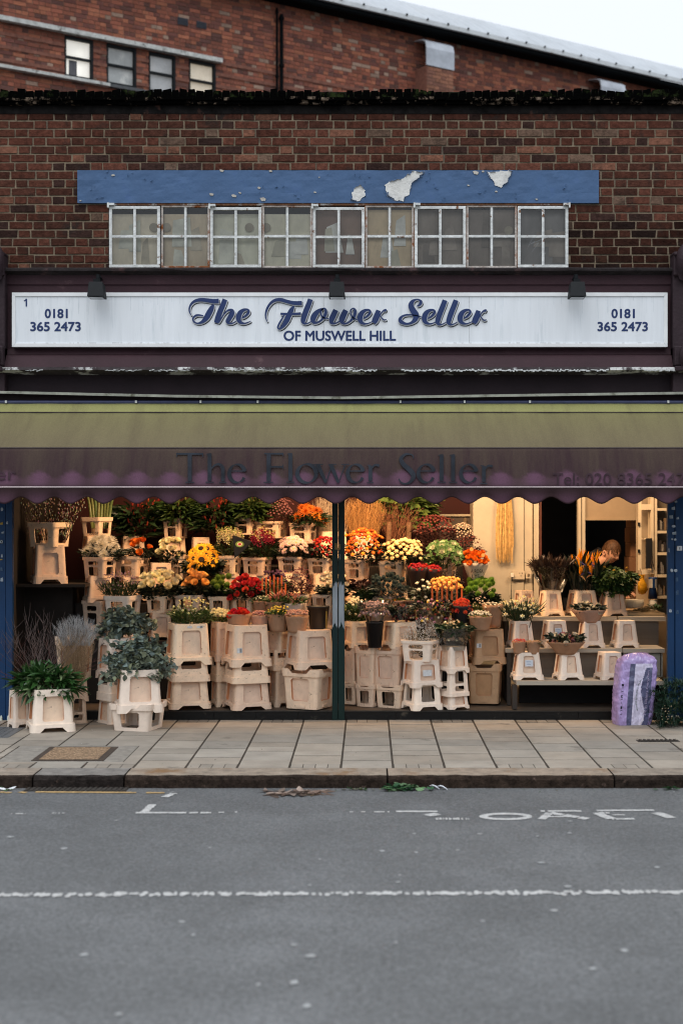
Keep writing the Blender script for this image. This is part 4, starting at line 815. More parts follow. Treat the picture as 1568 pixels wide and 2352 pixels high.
for nm, kw in {'bucket': dict(taper=.86, pv=(.25,.84), pu=.53), 'bucket_tab': dict(taper=.88, pv=(.24,.80), pu=.53, tab=True), 'stool': dict(taper=.74, rim=.17, pv=(.25,.88), pu=.46),
               'collar': dict(taper=.88, open_=True, notch=False, rim=.2, pv=(.26,.86), top=False), 'collar2': dict(taper=.88, open_=True, notch=False, rim=.14, pv=(.2,.92), top=False, twin=True),
               'plate': dict(taper=.90, open_=True, notch=False, rim=.30, pv=(.60,.96), pu=.6, top=False),
               'frame': dict(taper=.86, open_=True, notch=True, rim=.22, pv=(.3,.86), top=False)}.items():
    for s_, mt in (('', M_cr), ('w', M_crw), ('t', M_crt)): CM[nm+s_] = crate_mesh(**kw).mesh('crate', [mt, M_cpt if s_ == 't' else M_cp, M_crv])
ORD = ['topmost', 'second down', 'third down', 'fourth down']
KN = {'bucket': 'bucket', 'bucket_tab': 'slotted bucket', 'stool': 'small bucket', 'collar': 'open collar', 'collar2': 'two-slot collar', 'frame': 'open footed crate', 'plate': 'half-open collar'}
def crate(kind, x0, x1, y0, y1, Y, rot=12, up=False, label='', tone='', group='plastic flower crates', zfix=None):
    s = S(Y); c = math.cos(math.radians(rot)); sn = abs(math.sin(math.radians(rot))); w_ = (x1-x0)/s/(1.064*(c+sn*.62))
    p = P((x0+x1)/2, y1, Y+w_*.5); p2 = P((x0+x1)/2, y0, Y+w_*.5)
    z0, z1 = (H-(y1-CY)/s, H-(y0-CY)/s)
    if zfix is not None: z0 = zfix
    o = bpy.data.objects.new('flower_crate', CM[kind+tone]); COL.objects.link(o)
    o.location = (p.x, Y+w_*.5, z1 if up else z0)
    o.scale = (w_, w_, (z1-z0)); o.rotation_euler = (math.pi if up else 0, 0, math.radians((-rot if up else rot) + R.uniform(-1.5,1.5)))
    tag(o, label, 'crate', group); return o
def stack(ctx, Y, rot, items, tone='', g='plastic flower crates', note=None):
    for i, it in enumerate(items):
        k, up, x0, x1, y0, y1 = it[:6]; tn = it[6] if len(it) > 6 else tone
        col = {'': 'cream', 'w': 'off-white', 't': 'tan'}[tn]
        if len(items) == 1: lb = '%s %s %s' % (col, KN[k], ctx)
        else: lb = '%s %s, %s of stack %s' % (col, KN[k], 'bottom' if i == len(items)-1 else ORD[i], ctx)
        crate(k, x0, x1, y0, y1, Y, rot, up, lb, tn, g)
# --- pavement group, left ---
stack('holding the glossy laurel leaves', -.75, 20, [('bucket',0,58,176,1585,1683)], 'w')
stack('behind the laurel bucket against the blue shutter', -.5, 38, [('bucket',0,20,68,1588,1674)], 'w')
stack('holding the dried golden grass', -.25, 24, [('bucket',1,132,212,1464,1562,''),('bucket',0,150,204,1551,1612,''),('collar2',0,150,202,1600,1668,'')], '')
stack('under the rear eucalyptus', -.25, 40, [('bucket',0,224,302,1468,1560,'w'),('plate',0,226,300,1550,1610,'w'),('bucket',0,226,300,1604,1674,'w')], 'w')
stack('under the front eucalyptus', -.7, 16, [('bucket',0,258,378,1540,1638,'w'),('frame',1,258,378,1618,1682,'w')], 'w')
# --- left bay front row ---
stack('under the green and yellow freesias', .0, 18, [('bucket',0,376,487,1434,1528),('plate',0,382,484,1518,1566,''),('bucket',0,376,486,1556,1629,'')])
stack('in shade between the freesia and red-flower stacks', .3, 30, [('bucket',0,482,535,1430,1520),('plate',0,484,532,1508,1566),('bucket',0,484,532,1556,1624)])
stack('under the red wrapped flowers', .0, 22, [('bucket',0,509,623,1437,1532),('plate',0,512,620,1522,1570,''),('bucket',0,512,622,1560,1631,'')])
stack('beside the rim-to-rim pair left of the green post', .3, 30, [('bucket',1,608,668,1446,1500),('plate',0,612,668,1492,1540),('bucket',0,616,670,1532,1625)])
stack('left of the green post, under the paper pots', .0, 26, [('bucket',0,653,768,1449,1538),('bucket_tab',1,652,768,1537,1630,'')])
# --- right bay ---
stack('right of the green post, under the white freesias', .35, 28, [('bucket_tab',0,786,852,1428,1488),('bucket_tab',1,786,828,1486,1570,''),('frame',1,786,830,1564,1618,'')])
stack('second from the green post', .25, 26, [('bucket_tab',1,816,876,1484,1576),('frame',1,816,876,1571,1624)])
stack('holding up the dark berry bouquet', .2, 26, [('bucket',0,876,960,1430,1489),('bucket_tab',1,854,944,1485,1578,''),('frame',1,862,946,1573,1630,'')])
stack('holding the baby\'s breath', -.02, 22, [('collar2',1,921,1011,1472,1520,'w'),('bucket',0,922,1013,1517,1580,'w'),('frame',0,924,1013,1568,1632,'w')], 'w')
stack('under the loose white bouquet', .05, 34, [('bucket',0,1004,1074,1486,1547,'w'),('collar2',0,1004,1074,1538,1600,'w'),('bucket',0,1006,1074,1592,1629,'w')], 'w')
stack('behind the baby\'s breath, at the back', .6, 18, [('bucket_tab',0,1000,1064,1428,1490),('bucket',0,1000,1060,1485,1560)])
stack('under the brown paper bunches beside the display shelves', .35, 10, [('bucket_tab',0,1072,1160,1446,1526,'t'),('bucket_tab',1,1070,1158,1524,1617,'t')], 't')
# --- upper left pair on the dark ledge ---
stack('holding the pussy willow on the dark ledge', .55, 20, [('collar',1,68,160,1200,1256,''),('bucket_tab',0,68,158,1252,1341,'')], '')
# --- left interior column ---
stack('holding the thick green stems', 1.0, 24, [('collar',1,190,256,1188,1232),('bucket',0,186,250,1232,1270)])
stack('under the white chrysanthemums', .75, 24, [('collar2',1,194,266,1280,1328),('bucket',0,190,262,1323,1384),('collar2',1,192,262,1380,1440),('bucket',0,190,262,1440,1520)])
# --- top tier ---
for ctx, x0, x1, y0, y1 in (('under the first green lilies',376,432,1191,1236),('under the second green lilies',538,593,1189,1228),('under the mauve filler flowers',586,662,1197,1236),('under the orange chrysanthemums',664,728,1201,1248)):
    stack(ctx, 1.55, 20, [('collar2',1,x0,x1,y0,y1)])
stack('behind the orange ranunculus', 1.5, 16, [('bucket',0,272,338,1231,1300)]); stack('behind the cream roses of the second tier', 1.6, 16, [('bucket',0,366,432,1234,1300)]); stack('behind the sunflowers', 1.55, 14, [('bucket_tab',0,436,486,1234,1300)])
stack('holding the pale dried grasses', 1.6, 14, [('bucket_tab',0,722,800,1221,1290)]); stack('behind the orange spray roses', 1.6, 14, [('bucket',0,800,860,1225,1290)])
# --- second tier ---
for ctx, x0, x1, y0, y1, y2 in (('under the orange ranunculus',266,343,1278,1326,1380),('under the cream stocks',500,554,1277,1319,1370),('under the magenta stocks',558,624,1281,1322,1374),('under the pale pink chrysanthemums',638,708,1279,1318,1372),('under the small red roses',706,770,1283,1320,1372)):
    stack(ctx, 1.0, 20, [('collar2',1,x0,x1,y0,y1),('bucket',0,x0,x1,y1,y2)])
stack('under the small cream roses', 1.0, 14, [('bucket',0,338,400,1293,1350)])
stack('beside the sunflowers', 1.1, 14, [('collar2',1,392,432,1276,1330)])
for ctx, x0, x1, y0, y1, y2 in (('under the orange spray roses',790,850,1286,1332,1386),('under the cream spray roses',868,938,1289,1340,1390),('under the ornamental cabbages',984,1050,1295,1332,1384)):
    stack(ctx, 1.0, 18, [('collar2',1,x0,x1,y0,y1),('bucket',0,x0,x1,y1,y2)])
# --- third tier ---
stack('under the heather, behind the eucalyptus', .45, 18, [('collar',1,243,323,1369,1420),('bucket',0,244,320,1420,1500)], 'w')
for ctx, x0, x1, y0, y1, y2 in (('under the large cream roses',338,398,1369,1408,1470),('under the peach roses',402,480,1367,1404,1470),('under the green poms',480,540,1370,1408,1470),('under the red roses',532,598,1369,1408,1470),('under the burgundy sprigs',664,716,1366,1404,1450),('under the white roses',716,774,1366,1398,1450),('under the dark thistles',842,915,1370,1410,1460),('under the orange and white bunch',975,1040,1370,1410,1460)):
    stack(ctx, .62, 18, [('collar',1,x0,x1,y0,y1),('bucket',0,x0,x1,y1,y2)])
# --- display shelves, right ---
G3 = 'off-white buckets on the stepped shelves'
for c_, x0, x1, y0, y1, Y, w_, d in (('top shelf, plain and empty, beside the socket',1176,1230,1357,1414,.95,20,0),('top shelf, under the dark wrapped foliage',1233,1293,1357,1415,.75,14,0),('top shelf, under the orange bird-of-paradise',1298,1374,1357,1415,.75,14,0),('top shelf, under the glossy green leaves',1372,1437,1357,1415,.75,14,0),
        ('middle shelf, under the daffodils',1163,1226,1427,1488,.40,12,0),('middle shelf, with a small white card',1239,1306,1427,1488,.40,12,1),('middle shelf, third from the left',1324,1386,1427,1488,.40,8,0),('middle shelf, rightmost',1402,1464,1427,1488,.40,8,0),
        ('bottom shelf, with a white price card',1173,1246,1500,1562,.12,4,1),('bottom shelf, under the pink rose posy',1270,1337,1500,1562,.12,10,0),('bottom shelf, partly behind the purple bag',1365,1432,1500,1562,.12,14,0)):
    o = crate('stool', x0, x1, y0, y1, Y, w_, False, 'off-white bucket on the '+c_, 'w' if Y < .7 else '', G3)
    if d:
        m = MB(); m.box(-.14,.14,-.505+.035,-.5+.035,.50,.74); q = m.build('price_card', mat('card_white', (.66,.70,.76), .7, .1, 20), o)
        m = MB()
        for l in range(3): m.box(-.1,.07+.03*(l%2),-.474,-.4705,.56+l*.06,.58+l*.06)
        m.build('faint_writing', mat('faint_ink', (.35,.42,.55), .8), q)
# labels and barcodes stuck on some crates
def crate_label(start, u0, u1, z0, z1, bars=False, col='card_white'):
    for o in COL.objects:
        if o.get('label','').startswith(start) and o.get('category') == 'crate':
            f = lambda u, z, e=0: (u, -.5*(1-.14*(1-z if o.rotation_euler.x > 1 else z))-.006-e, z if o.rotation_euler.x < 1 else z)
            m = MB(); m.add([f(u0,z0),f(u1,z0),f(u1,z1),f(u0,z1)], [(0,1,2,3)]); l = m.build('paper_label', mat('label_white', (.60,.62,.64), .6, .2, 20), o)
            if bars:
                m = MB()
                for k in range(6): zz = z0+(z1-z0)*(.15+.13*k); m.add([f(u0+(u1-u0)*.5,zz,.003),f(u1-(u1-u0)*.1,zz,.003),f(u1-(u1-u0)*.1,zz+(z1-z0)*.07,.003),f(u0+(u1-u0)*.5,zz+(z1-z0)*.07,.003)], [(0,1,2,3)])
                m.build('barcode', mat('bar_ink', (.03,.03,.035), .7), l)
            return
crate_label('cream bucket, topmost of stack under the red wrapped', -.40, -.26, .34, .46, True)
crate_label('cream bucket, topmost of stack under the green and yellow', -.10, .02, .90, .95); crate_label('cream bucket, topmost of stack under the green and yellow', .14, .30, .90, .95, True)
crate_label('off-white bucket, second down of stack holding the baby', -.16, .14, .42, .64)
crate_label('tan slotted bucket, topmost', -.42, -.27, .48, .60, True)
crate_label('off-white two-slot collar, topmost of stack holding the baby', -.1, .08, .05, .13)
crate_label('cream two-slot collar, topmost of stack under the orange ran', .2, .34, .3, .6, True)
# ---- display shelf unit ----
M_sw = mat('shelf_wood', (.42,.37,.30), .65, .14, 3, .3, 14, stain=((.28,.23,.18), 4, .6, .2), stretch=(.3,1,5))
M_sd = mat('shelf_dark', (.045,.035,.028), .7, .25, 4)
un = thing('display_shelves', (X(1340,.5), .5, .08), 'three stepped pale wooden display shelves along the right side of the shop', 'shelf unit'); uo = un.location.copy()
def ub(nm, mt, boxes):
    m = MB()
    for b in boxes: m.box(*b)
    p = m.build(nm, mt, un); p.location = -uo; return p
zt = [Z(1415,.75), Z(1488,.40), Z(1562,.12)]
ub('shelf', M_sw, [(X(1155,.66),X(1418,.66),.70,1.35,zt[0]-.045,zt[0]-.003)]); ub('shelf', M_sw, [(X(1421,.66),X(1529,.66),.69,1.5,zt[0]-.045,zt[0]-.003)])
ub('shelf', M_sw, [(X(1160,.36),X(1428,.36),.36,.75,zt[1]-.040,zt[1]-.003)]); ub('shelf', M_sw, [(X(1430,.36),X(1525,.36),.35,.75,zt[1]-.040,zt[1]-.003)])
ub('shelf', M_sw, [(X(1185,.08),X(1524,.08),.07,.5,zt[2]-.040,zt[2]-.003)])
M_pb = mat('shelf_backboard', (.17,.145,.12), .7, .12, 3, .2, 12, stretch=(.4,1,6))
ub('riser_board', M_pb, [(X(1172,.72),X(1512,.72),.735,.76,zt[1]-.002,zt[0]-.046)]); ub('riser_board', M_pb, [(X(1172,.4),X(1428,.4),.43,.45,zt[2]-.002,zt[1]-.041)])
ub('cupboard_door', mat('cupboard_grey', (.30,.30,.26), .6, .1, 5), [(X(1432,.36),X(1522,.36),.385,.41,zt[2]-.002,zt[1]-.041)])
ub('panel_line', M_sd, [(X(1440,.36),X(1443,.36),.381,.3845,zt[2]+.012,zt[1]-.05),(X(1516,.36),X(1518,.36),.381,.3845,zt[2]+.012,zt[1]-.05),(X(1440,.36),X(1518,.36),.3805,.384,zt[2]+.008,zt[2]+.011),(X(1440,.36),X(1518,.36),.3805,.384,zt[1]-.055,zt[1]-.052)])
for a, b, y in ((1158,1168,.70),(1164,1173,.36),(1176,1187,.10)): ub('leg', M_sd, [(X(a,y),X(b,y),y,y+.09,.082,{.70:zt[0]-.046,.36:zt[1]-.041,.10:zt[2]-.041}[y])])
ub('leg', M_sd, [(X(1521,.1),X(1526,.1),.1,.16,.082,zt[2]-.041)])
ub('end_panel', M_sd, [(X(1158,.8),X(1162,.8),.8,1.3,.082,zt[0]-.046),(X(1168,.46),X(1172,.46),.46,.73,.082,zt[1]-.041)])
ub('void_sheet', MATS['black_void'], [(X(1190,.6),X(1526,.6),.52,.56,.082,zt[2]-.041)])  # black sheet added for the unlit void under the lowest shelf
# ---- dark staging under the flower tiers ----
st = thing('flower_staging', (0,.9,.08), 'dark stepped timber staging under the tiers of flower buckets', 'stand'); so = st.location.copy()
M_st = mat('staging_wood', (.022,.017,.014), .8, .3, 5)
def sb(x0, x1, ya, yb, zz):
    m = MB(); m.box(x0,x1,ya,yb,.082,zz-.004); p = m.build('step', M_st, st); p.location = -so
xa, xb = X(196,1.4), X(1062,1.4)
sb(X(30,1.5), X(196,1.4)-.01, .85, 2.3, Z(1345,.85)); 
sb(xa, xb, 1.38, 2.3, Z(1300,1.55)); sb(xa, xb, .93, 1.375, Z(1384,1.0)); sb(xa, xb, .55, .925, Z(1470,.62))
m = MB(); m.box(X(30,.5),X(196,.5),.5,1.0,Z(1341,.55)-.03,Z(1341,.55)-.001); p = m.build('ledge', M_st, st); p.location = -so

# ================= FLOWERS =================
def leafm(bm, L, w_, n=4, bend=.25, fold=.15, tip=1.0, c=(1,1,1), m=0, mtx=None, shape=.8):
    vs = []; 
    for i in range(n+1):
        t = i/n; ww = w_*(math.sin(math.pi*min(1,t**shape))**.8 if 0 < t < 1 else (.5 if n == 1 and i == 0 else .12)); y = L*t; z = -bend*L*t*t
        vs += [(-ww/2, y, z+fold*ww), (0, y, z), (ww/2, y, z+fold*ww)]
    if mtx is not None: vs = [mtx @ Vector(v) for v in vs]
    bm.add(vs, [(i*3+j, i*3+j+1, i*3+j+4, i*3+j+3) for i in range(n) for j in range(2)], m, c)
def rotm(dirv, roll=0, pos=(0,0,0), sc=1):      # +Y axis to dirv
    q = Vector(dirv).normalized().to_track_quat('Y', 'Z').to_matrix().to_4x4() @ Matrix.Rotation(roll, 4, 'Y')
    return Matrix.Translation(pos) @ q @ Matrix.Scale(sc, 4)
def petal_ring(bm, n, r, elev, L, w_, c, m=0, bend=.3, fold=.3, z=0, ph=0, jit=.1, segs=3, shape=.8, rr=random):
    for i in range(n):
        a = ph + 2*math.pi*i/n + rr.uniform(-jit,jit); e = elev + rr.uniform(-jit,jit)
        d = (math.cos(a)*math.cos(e), math.sin(a)*math.cos(e), math.sin(e)); v = rr.uniform(.85,1.1)
        leafm(bm, L, w_, segs, bend, fold, c=tuple(k*v for k in c), m=m, mtx=rotm(d, 0, (math.cos(a)*r, math.sin(a)*r, z)), shape=shape)
def T_rose(c, seed=1, full=1.0):
    b = MB(); r = random.Random(seed)
    for n_, rad, el, L_, w_, z, k in ((5,.42,.55,.62,.75,-.05,.9),(5,.34,.85,.62,.7,.0,1.0),(5,.25,1.1,.58,.6,.08,.95),(4,.15,1.3,.5,.45,.18,.82),(3,.06,1.45,.42,.3,.25,.7)):
        for i in range(n_):
            a = 2*math.pi*(i+r.random()*.3)/n_+rad*9; vs = []
            for u in range(4):
                t = u/3; zz = z - .45 + L_*1.5*t; rr_ = rad*(1+.55*math.sin(t*1.9)) + (.12*full if u == 3 else 0); 
                for s_ in range(4): ph = a+(s_/3-.5)*w_*2.6; vs.append((rr_*math.cos(ph)*(.65+.35*min(1,t*2)), rr_*math.sin(ph)*(.65+.35*min(1,t*2)), zz-.10*abs(s_/3-.5)*t))
            v = k*r.uniform(.9,1.08); b.add(vs, [(p*4+q, p*4+q+1, (p+1)*4+q+1, (p+1)*4+q) for p in range(3) for q in range(3)], 0, tuple(x*v for x in c))
    return b
def T_mum(c, seed=1, n=70, dome=.5, w_=.16, c2=None):
    b = MB(); r = random.Random(seed)
    for i in range(n):
        t = (i+.5)/n; a = i*2.39996; e = math.pi/2*(1-t)**.8*1.1-.05; L_ = .35+.65*t**.5
        d = (math.cos(a)*math.cos(e), math.sin(a)*math.cos(e), math.sin(e)*dome*1.6); cc = c if not c2 or t > .35 else c2; v = r.uniform(.8,1.1)
        leafm(b, L_, w_, 2, -.25+.45*t, .4, c=tuple(k*v for k in cc), mtx=rotm(d, 0, (0,0,-.1)))
    return b
def T_sun(seed=1):
    b = MB(); r = random.Random(seed)
    petal_ring(b, 17, .32, .18, .72, .30, (1,.62,.05), 0, .15, .25, rr=r); petal_ring(b, 15, .30, .42, .58, .26, (1,.50,.02), 0, .2, .25, ph=.2, rr=r)
    b.lathe([(.40,.0),(.38,.10),(.25,.13),(0.001,.08)], n=12, m=1, c=(1,1,1)); return b
def T_pom(c, seed=1):
    b = MB(); r = random.Random(seed); n = 90
    b.lathe([(.02,-.8),(.5,-.6),(.75,0),(.5,.6),(.02,.8)], n=10, c=tuple(k*.6 for k in c))
    for i in range(n):
        z = 1-2*(i+.5)/n; a = i*2.39996; q = math.sqrt(1-z*z); d = Vector((q*math.cos(a), q*math.sin(a), z)); v = r.uniform(.7,1.15)
        leafm(b, .38, .2, 1, 0, .3, c=tuple(k*v for k in c), mtx=rotm(d+Vector((0,0,.2)), 0, d*.65))
    return b
def T_bud(c1, c2, n=5):
    b = MB(); prof = [(.02,0),(.13,.18),(.2,.5),(.17,.85),(.03,1.15)]
    for i in range(len(prof)-1): b.lathe(prof[i:i+2], n=6, c=c2 if i < 1 else c1)
    return b
def T_small(c, seed=1):
    b = MB(); r = random.Random(seed); b.lathe([(.1,-.5),(.55,-.15),(.62,.2),(.35,.45),(.05,.38)], n=8, c=c)
    petal_ring(b, 6, .35, .35, .55, .5, c, bend=-.1, rr=r, segs=2); petal_ring(b, 5, .15, .9, .5, .4, tuple(k*.85 for k in c), rr=r, segs=2); return b
def T_daisy(c, seed=1):
    b = MB(); r = random.Random(seed); petal_ring(b, 18, .15, .15, .8, .2, c, rr=r, segs=2); petal_ring(b, 12, .12, .5, .6, .18, tuple(k*.92 for k in c), rr=r, segs=2); b.lathe([(.18,.05),(.12,.16),(.01,.18)], n=8, c=(.6,.55,.15)); return b
def T_daff(seed=1):
    b = MB(); r = random.Random(seed); petal_ring(b, 6, .1, .1, .85, .5, (.80,.76,.52), rr=r, segs=3); b.lathe([(.15,0),(.22,.2),(.3,.42)], n=9, c=(.80,.66,.22)); petal_ring(b,5,.05,.9,.5,.3,(.8,.76,.5),rr=r,segs=2); return b
def T_spike(c, c2, seed=1):       # stock-like column of florets
    b = MB(); r = random.Random(seed)
    for i in range(16):
        z = -1+1.9*i/16; a = i*2.4; q = .32*(1-.3*i/16)
        for k in range(4):
            d = (math.cos(a)+r.uniform(-.5,.5), math.sin(a)+r.uniform(-.5,.5), r.uniform(.1,.8)); leafm(b, .32, .28, 2, .1, .3, c=tuple(x*r.uniform(.75,1.1) for x in (c if i < 13 else c2)), mtx=rotm(d, 0, (q*.4*math.cos(a), q*.4*math.sin(a), z)))
    return b
def T_strel(seed=1):
    b = MB(); r = random.Random(seed)
    for i in range(5): leafm(b, r.uniform(.9,1.3), .2, 3, -.1, .5, c=(1,r.uniform(.32,.5),.02), mtx=rotm((r.uniform(-.55,.35), r.uniform(-.2,.2), 1), r.uniform(0,3), (0,0,0)))
    leafm(b, .9, .12, 3, .1, .5, c=(.12,.1,.4), mtx=rotm((.7,-.1,.5), 0, (0,0,.05))); leafm(b, 1.3, .22, 3, .2, .6, c=(.30,.16,.08), mtx=rotm((.9,-.1,.15), 0, (-.3,0,-.1))); return b
def T_carn(c, seed=1): return T_mum(c, seed, 40, .7, .34)
def T_kale(seed=1):
    b = MB(); r = random.Random(seed)
    for n_, rad, el, L_, w_, cc in ((8,.1,.25,1.0,.75,(.10,.22,.07)),(7,.08,.55,.85,.65,(.2,.33,.12)),(6,.05,.85,.65,.5,(.72,.74,.5)),(5,.02,1.2,.5,.4,(.80,.80,.62))): petal_ring(b, n_, rad, el, L_, w_, cc, 0, -.1, .3, rr=r, segs=3)
    return b
def fmat(n_, rough=.6, rnd=.22, trans=.32): return mat(n_, (1,1,1), rough, .12, 40, attr=True, rnd=rnd, spec=.2, trans=trans)
M_pet = fmat('petal'); M_sundisc = mat('sunflower_disc', (.02,.012,.006), .9)
M_lf = mat('leaf', (1,1,1), .42, .25, 12, attr=True, spec=.45, trans=.10); M_lfg = mat('leaf_glossy', (1,1,1), .28, .2, 8, attr=True, spec=.5, trans=.08); M_lfd = mat('leaf_matte', (1,1,1), .7, .25, 12, attr=True, spec=.2, trans=.1)
M_tw = mat('twig', (1,1,1), .8, .3, 30, attr=True)
_tc = {}
def tm(key, fn, *a):
    l = []
    for s_ in range(3):
        k = (key, s_)
        if k not in _tc: _tc[k] = fn(*a, seed=s_+1).mesh(key, [M_pet, M_sundisc], True, True)
        l.append(_tc[k])
    return l
GRN = {'g': (.045,.085,.022), 'dg': (.020,.045,.016), 'lg': (.10,.16,.04), 'gg': (.10,.145,.115), 'bl': (.045,.06,.055), 'br': (.09,.035,.03), 'ye': (.14,.18,.05), 'bk': (.010,.020,.010)}
def foliage(par, W_, Dp, h, zb, n, L, w_, col, m_=None, seed=0, spread=.7, droop=.3, name='foliage', up=.8, stems=8, jit=.45, bend=.3, zpow=.8, tight=.6, tag_=0):
    b = MB(); r = random.Random(seed); c0 = GRN[col] if isinstance(col, str) else col
    if not tag_: n = int(n*1.7); w_ *= 1.25
    for i in range(n):
        t = r.random()**zpow; rad = (tight+(1-tight)*t)*math.sqrt(r.random())**.7; a = r.uniform(0, 2*math.pi)
        x, y, z = W_/2*rad*math.cos(a), Dp/2*rad*math.sin(a), zb+h*t*(1-.28*rad*rad)
        d = Vector((math.cos(a)*spread*(.4+rad)+r.uniform(-jit,jit), math.sin(a)*spread*(.4+rad)+r.uniform(-jit,jit), up*r.uniform(.2,1)-droop*(1-t)*rad))
        v = r.uniform(.55,1.35); hs = r.uniform(-.15,.15); s_ = r.uniform(.7,1.25)
        leafm(b, L*s_, w_*s_, 3, bend*r.uniform(.3,1.5), .2, c=(c0[0]*v*(1+hs), c0[1]*v, c0[2]*v*(1-hs)), mtx=rotm(d, r.uniform(-1,1), (x,y,z)))
    for i in range(stems):
        a = r.uniform(0,2*math.pi); q = r.random()**.5; b.tube([(W_*.3*q*math.cos(a), Dp*.3*q*math.sin(a), zb-(.03 if zb < 0 else 0)), (W_*.42*q*math.cos(a), Dp*.42*q*math.sin(a), zb+h*.75)], .0035, 4, 0, tuple(k*.9 for k in c0))
    return b.build(name, m_ or M_lf, par, attr=True)
NB = [0]
def blooms(par, meshes, n, rb, W_, Dp, ztop, hd, seed=0, tilt=.8, name='bloom', front=.75, zj=.5, scz=1, base=None):
    r = random.Random(seed); L_ = []
    for i in range(n):
        q = math.sqrt((i+.5)/n); a = i*2.39996+seed; x = (W_/2-rb*.7)*q*math.cos(a); y = (Dp/2*1.08)*q*math.sin(a); z = ztop-rb*.8-hd*q*q*(1.15 if math.sin(a) < .2 else .35)+r.uniform(-zj,zj)*rb
        d = Vector((tilt*q*math.cos(a)+r.uniform(-.2,.2), tilt*q*math.sin(a)-front+r.uniform(-.15,.15), 1))
        eu = d.to_track_quat('Z', 'Y').to_euler(); eu.rotate_axis('Z', r.uniform(0,6.3)); s_ = rb*r.uniform(.85,1.15)
        link(name, meshes[i % len(meshes)], par, (x,y,z), eu, (s_,s_,s_*scz))
def cone_wrap(par, r0, r1, h, z0, mt, name='paper_wrap', n=28, seed=0, ruff=.06, sq=1.0, jag=.04, tilt=0):
    r = random.Random(seed); b = MB(); ph = r.uniform(0,6); jz = [r.uniform(-1,1) for _ in range(n)]
    vs = []; K = 6
    for k in range(K+1):
        t = k/K; q = r0+(r1-r0)*t**1.1
        for i in range(n):
            a = 2*math.pi*i/n; w_ = 1+ruff*t*math.sin(a*5+ph)+ruff*.6*math.sin(a*11+ph*2)*t
            vs.append((q*w_*math.cos(a), q*w_*math.sin(a)*sq, z0+h*t+(jag*h*jz[i]*(k == K))+tilt*q*math.sin(a)))
    b.add(vs, [(k*n+i, k*n+(i+1)%n, (k+1)*n+(i+1)%n, (k+1)*n+i) for k in range(K) for i in range(n)])
    b.add([(r0*.98*math.cos(2*math.pi*i/n), r0*.98*math.sin(2*math.pi*i/n)*sq, z0+.001) for i in range(n)], [tuple(range(n))])
    o = b.build(name, mt, par, smooth=True)
    if mt is M_cel: return o
    s_ = o.modifiers.new('s','SOLIDIFY'); s_.thickness = .0012; return o
M_kraft = mat('kraft_paper', (.34,.19,.11), .8, .18, 8, .5, 40); M_kraft2 = mat('kraft_pink', (.40,.24,.17), .8, .15, 8, .5, 40)
M_cel = glass('cellophane', (.93,.95,.95), .07, .12); M_blkp = mat('black_bucket', (.012,.012,.014), .4, .2, 8)
def bunch(nm, x0, x1, yt, yb, Y, label, cat='flowers', fl=None, lf=('g',120,.07,.022), dome=.4, seed=None, foldepth=1.0, wrap=None, extra=None, base=.35, D=None, group=None, fol_kw={}):
    NB[0] += 1; sd = seed or NB[0]*7; s = S(Y); W_ = (x1-x0)/s; Dp = D or min(W_, .42)*.85
    zt_, zb_ = Z(yt, Y), Z(yb, Y); t = thing(nm, (X((x0+x1)/2, Y), Y, zb_), label, cat, group); h = zt_-zb_
    if fl:
        key, meshes, n, rb = fl[:4]; rb = rb*.98/s; n = int(n*1.4)
        blooms(t, meshes, n, rb, W_, Dp, h, dome*h, sd, name=key, **(fl[4] if len(fl) > 4 else {}))
    key_big = bool(fl) and fl[3] >= 7
    if lf: foliage(t, W_*.98, Dp, h*((foldepth-((.50 if key_big else .36) if fl else 0)) if not wrap else .45), -.01 if not wrap else h*.42, lf[1], lf[2], lf[3], lf[0], seed=sd+1, **fol_kw)
    if wrap: cone_wrap(t, W_*wrap[1], W_*wrap[2], h*wrap[3], wrap[4] if len(wrap) > 4 else 0, wrap[0], seed=sd, name='cellophane_wrap' if wrap[0] is M_cel else 'paper_wrap')
    if extra: extra(t, W_, Dp, h)
    return t
c_w = (.80,.77,.66); c_cr = (.94,.87,.60); c_ye = (.9,.62,.18)
def rose(k, c): return tm('rose_'+k, lambda seed: T_rose(c, seed))
def small(k, c): return tm('small_'+k, lambda seed: T_small(c, seed))
def mum(k, c, n=70, w_=.16, c2=None): return tm('mum_'+k, lambda seed: T_mum(c, seed, n, .5, w_, c2))
# ---- top tier ----
def stalks(t, W_, Dp, h):
    b = MB(); r = random.Random(3)
    for i in range(8): x = (i/7-.5)*W_; b.tube([(x*.55, r.uniform(-.05,.05), -.1), (x*.8, 0, h*.5), (x*1.25, 0, h+.12)], [.013,.014,.012], 8, 0, (.13*r.uniform(.7,1.2),.15,.045))
    b.build('stem', M_lf, t, attr=True, smooth=True)
bunch('amaryllis_stems', 200, 262, 1127, 1190, 1.15, 'bundle of thick bare green stalks in the top left crate', 'flowers', None, None, extra=stalks)
def lily(label, x0, x1, yt, yb, red, seed):
    bud = tm('lilybud_r' if red else 'lilybud_g', lambda seed: T_bud((.34,.05,.03) if red else (.22,.26,.07), (.10,.13,.04)))
    bunch('lily_bunch', x0, x1, yt, yb, 1.65, label, 'flowers', ('lily_bud', bud, 34 if red else 14, 13, dict(tilt=.5, front=.1, zj=1.6)), ('dg' if red else 'g', 230, .15, .030), .65, seed, foldepth=1.35, fol_kw=dict(up=.7, spread=1.0, bend=.35))
lily('dark leaved lilies with red buds, left one of two red-budded bunches', 262, 378, 1140, 1236, 1, 31)
lily('green budded lilies hanging over a crate, between the two red-budded bunches', 372, 450, 1138, 1202, 0, 32)
lily('lilies with bright red buds right of the first green lilies', 444, 550, 1136, 1222, 1, 33)
lily('green budded lilies left of the mauve filler flowers', 544, 616, 1138, 1196, 0, 34)
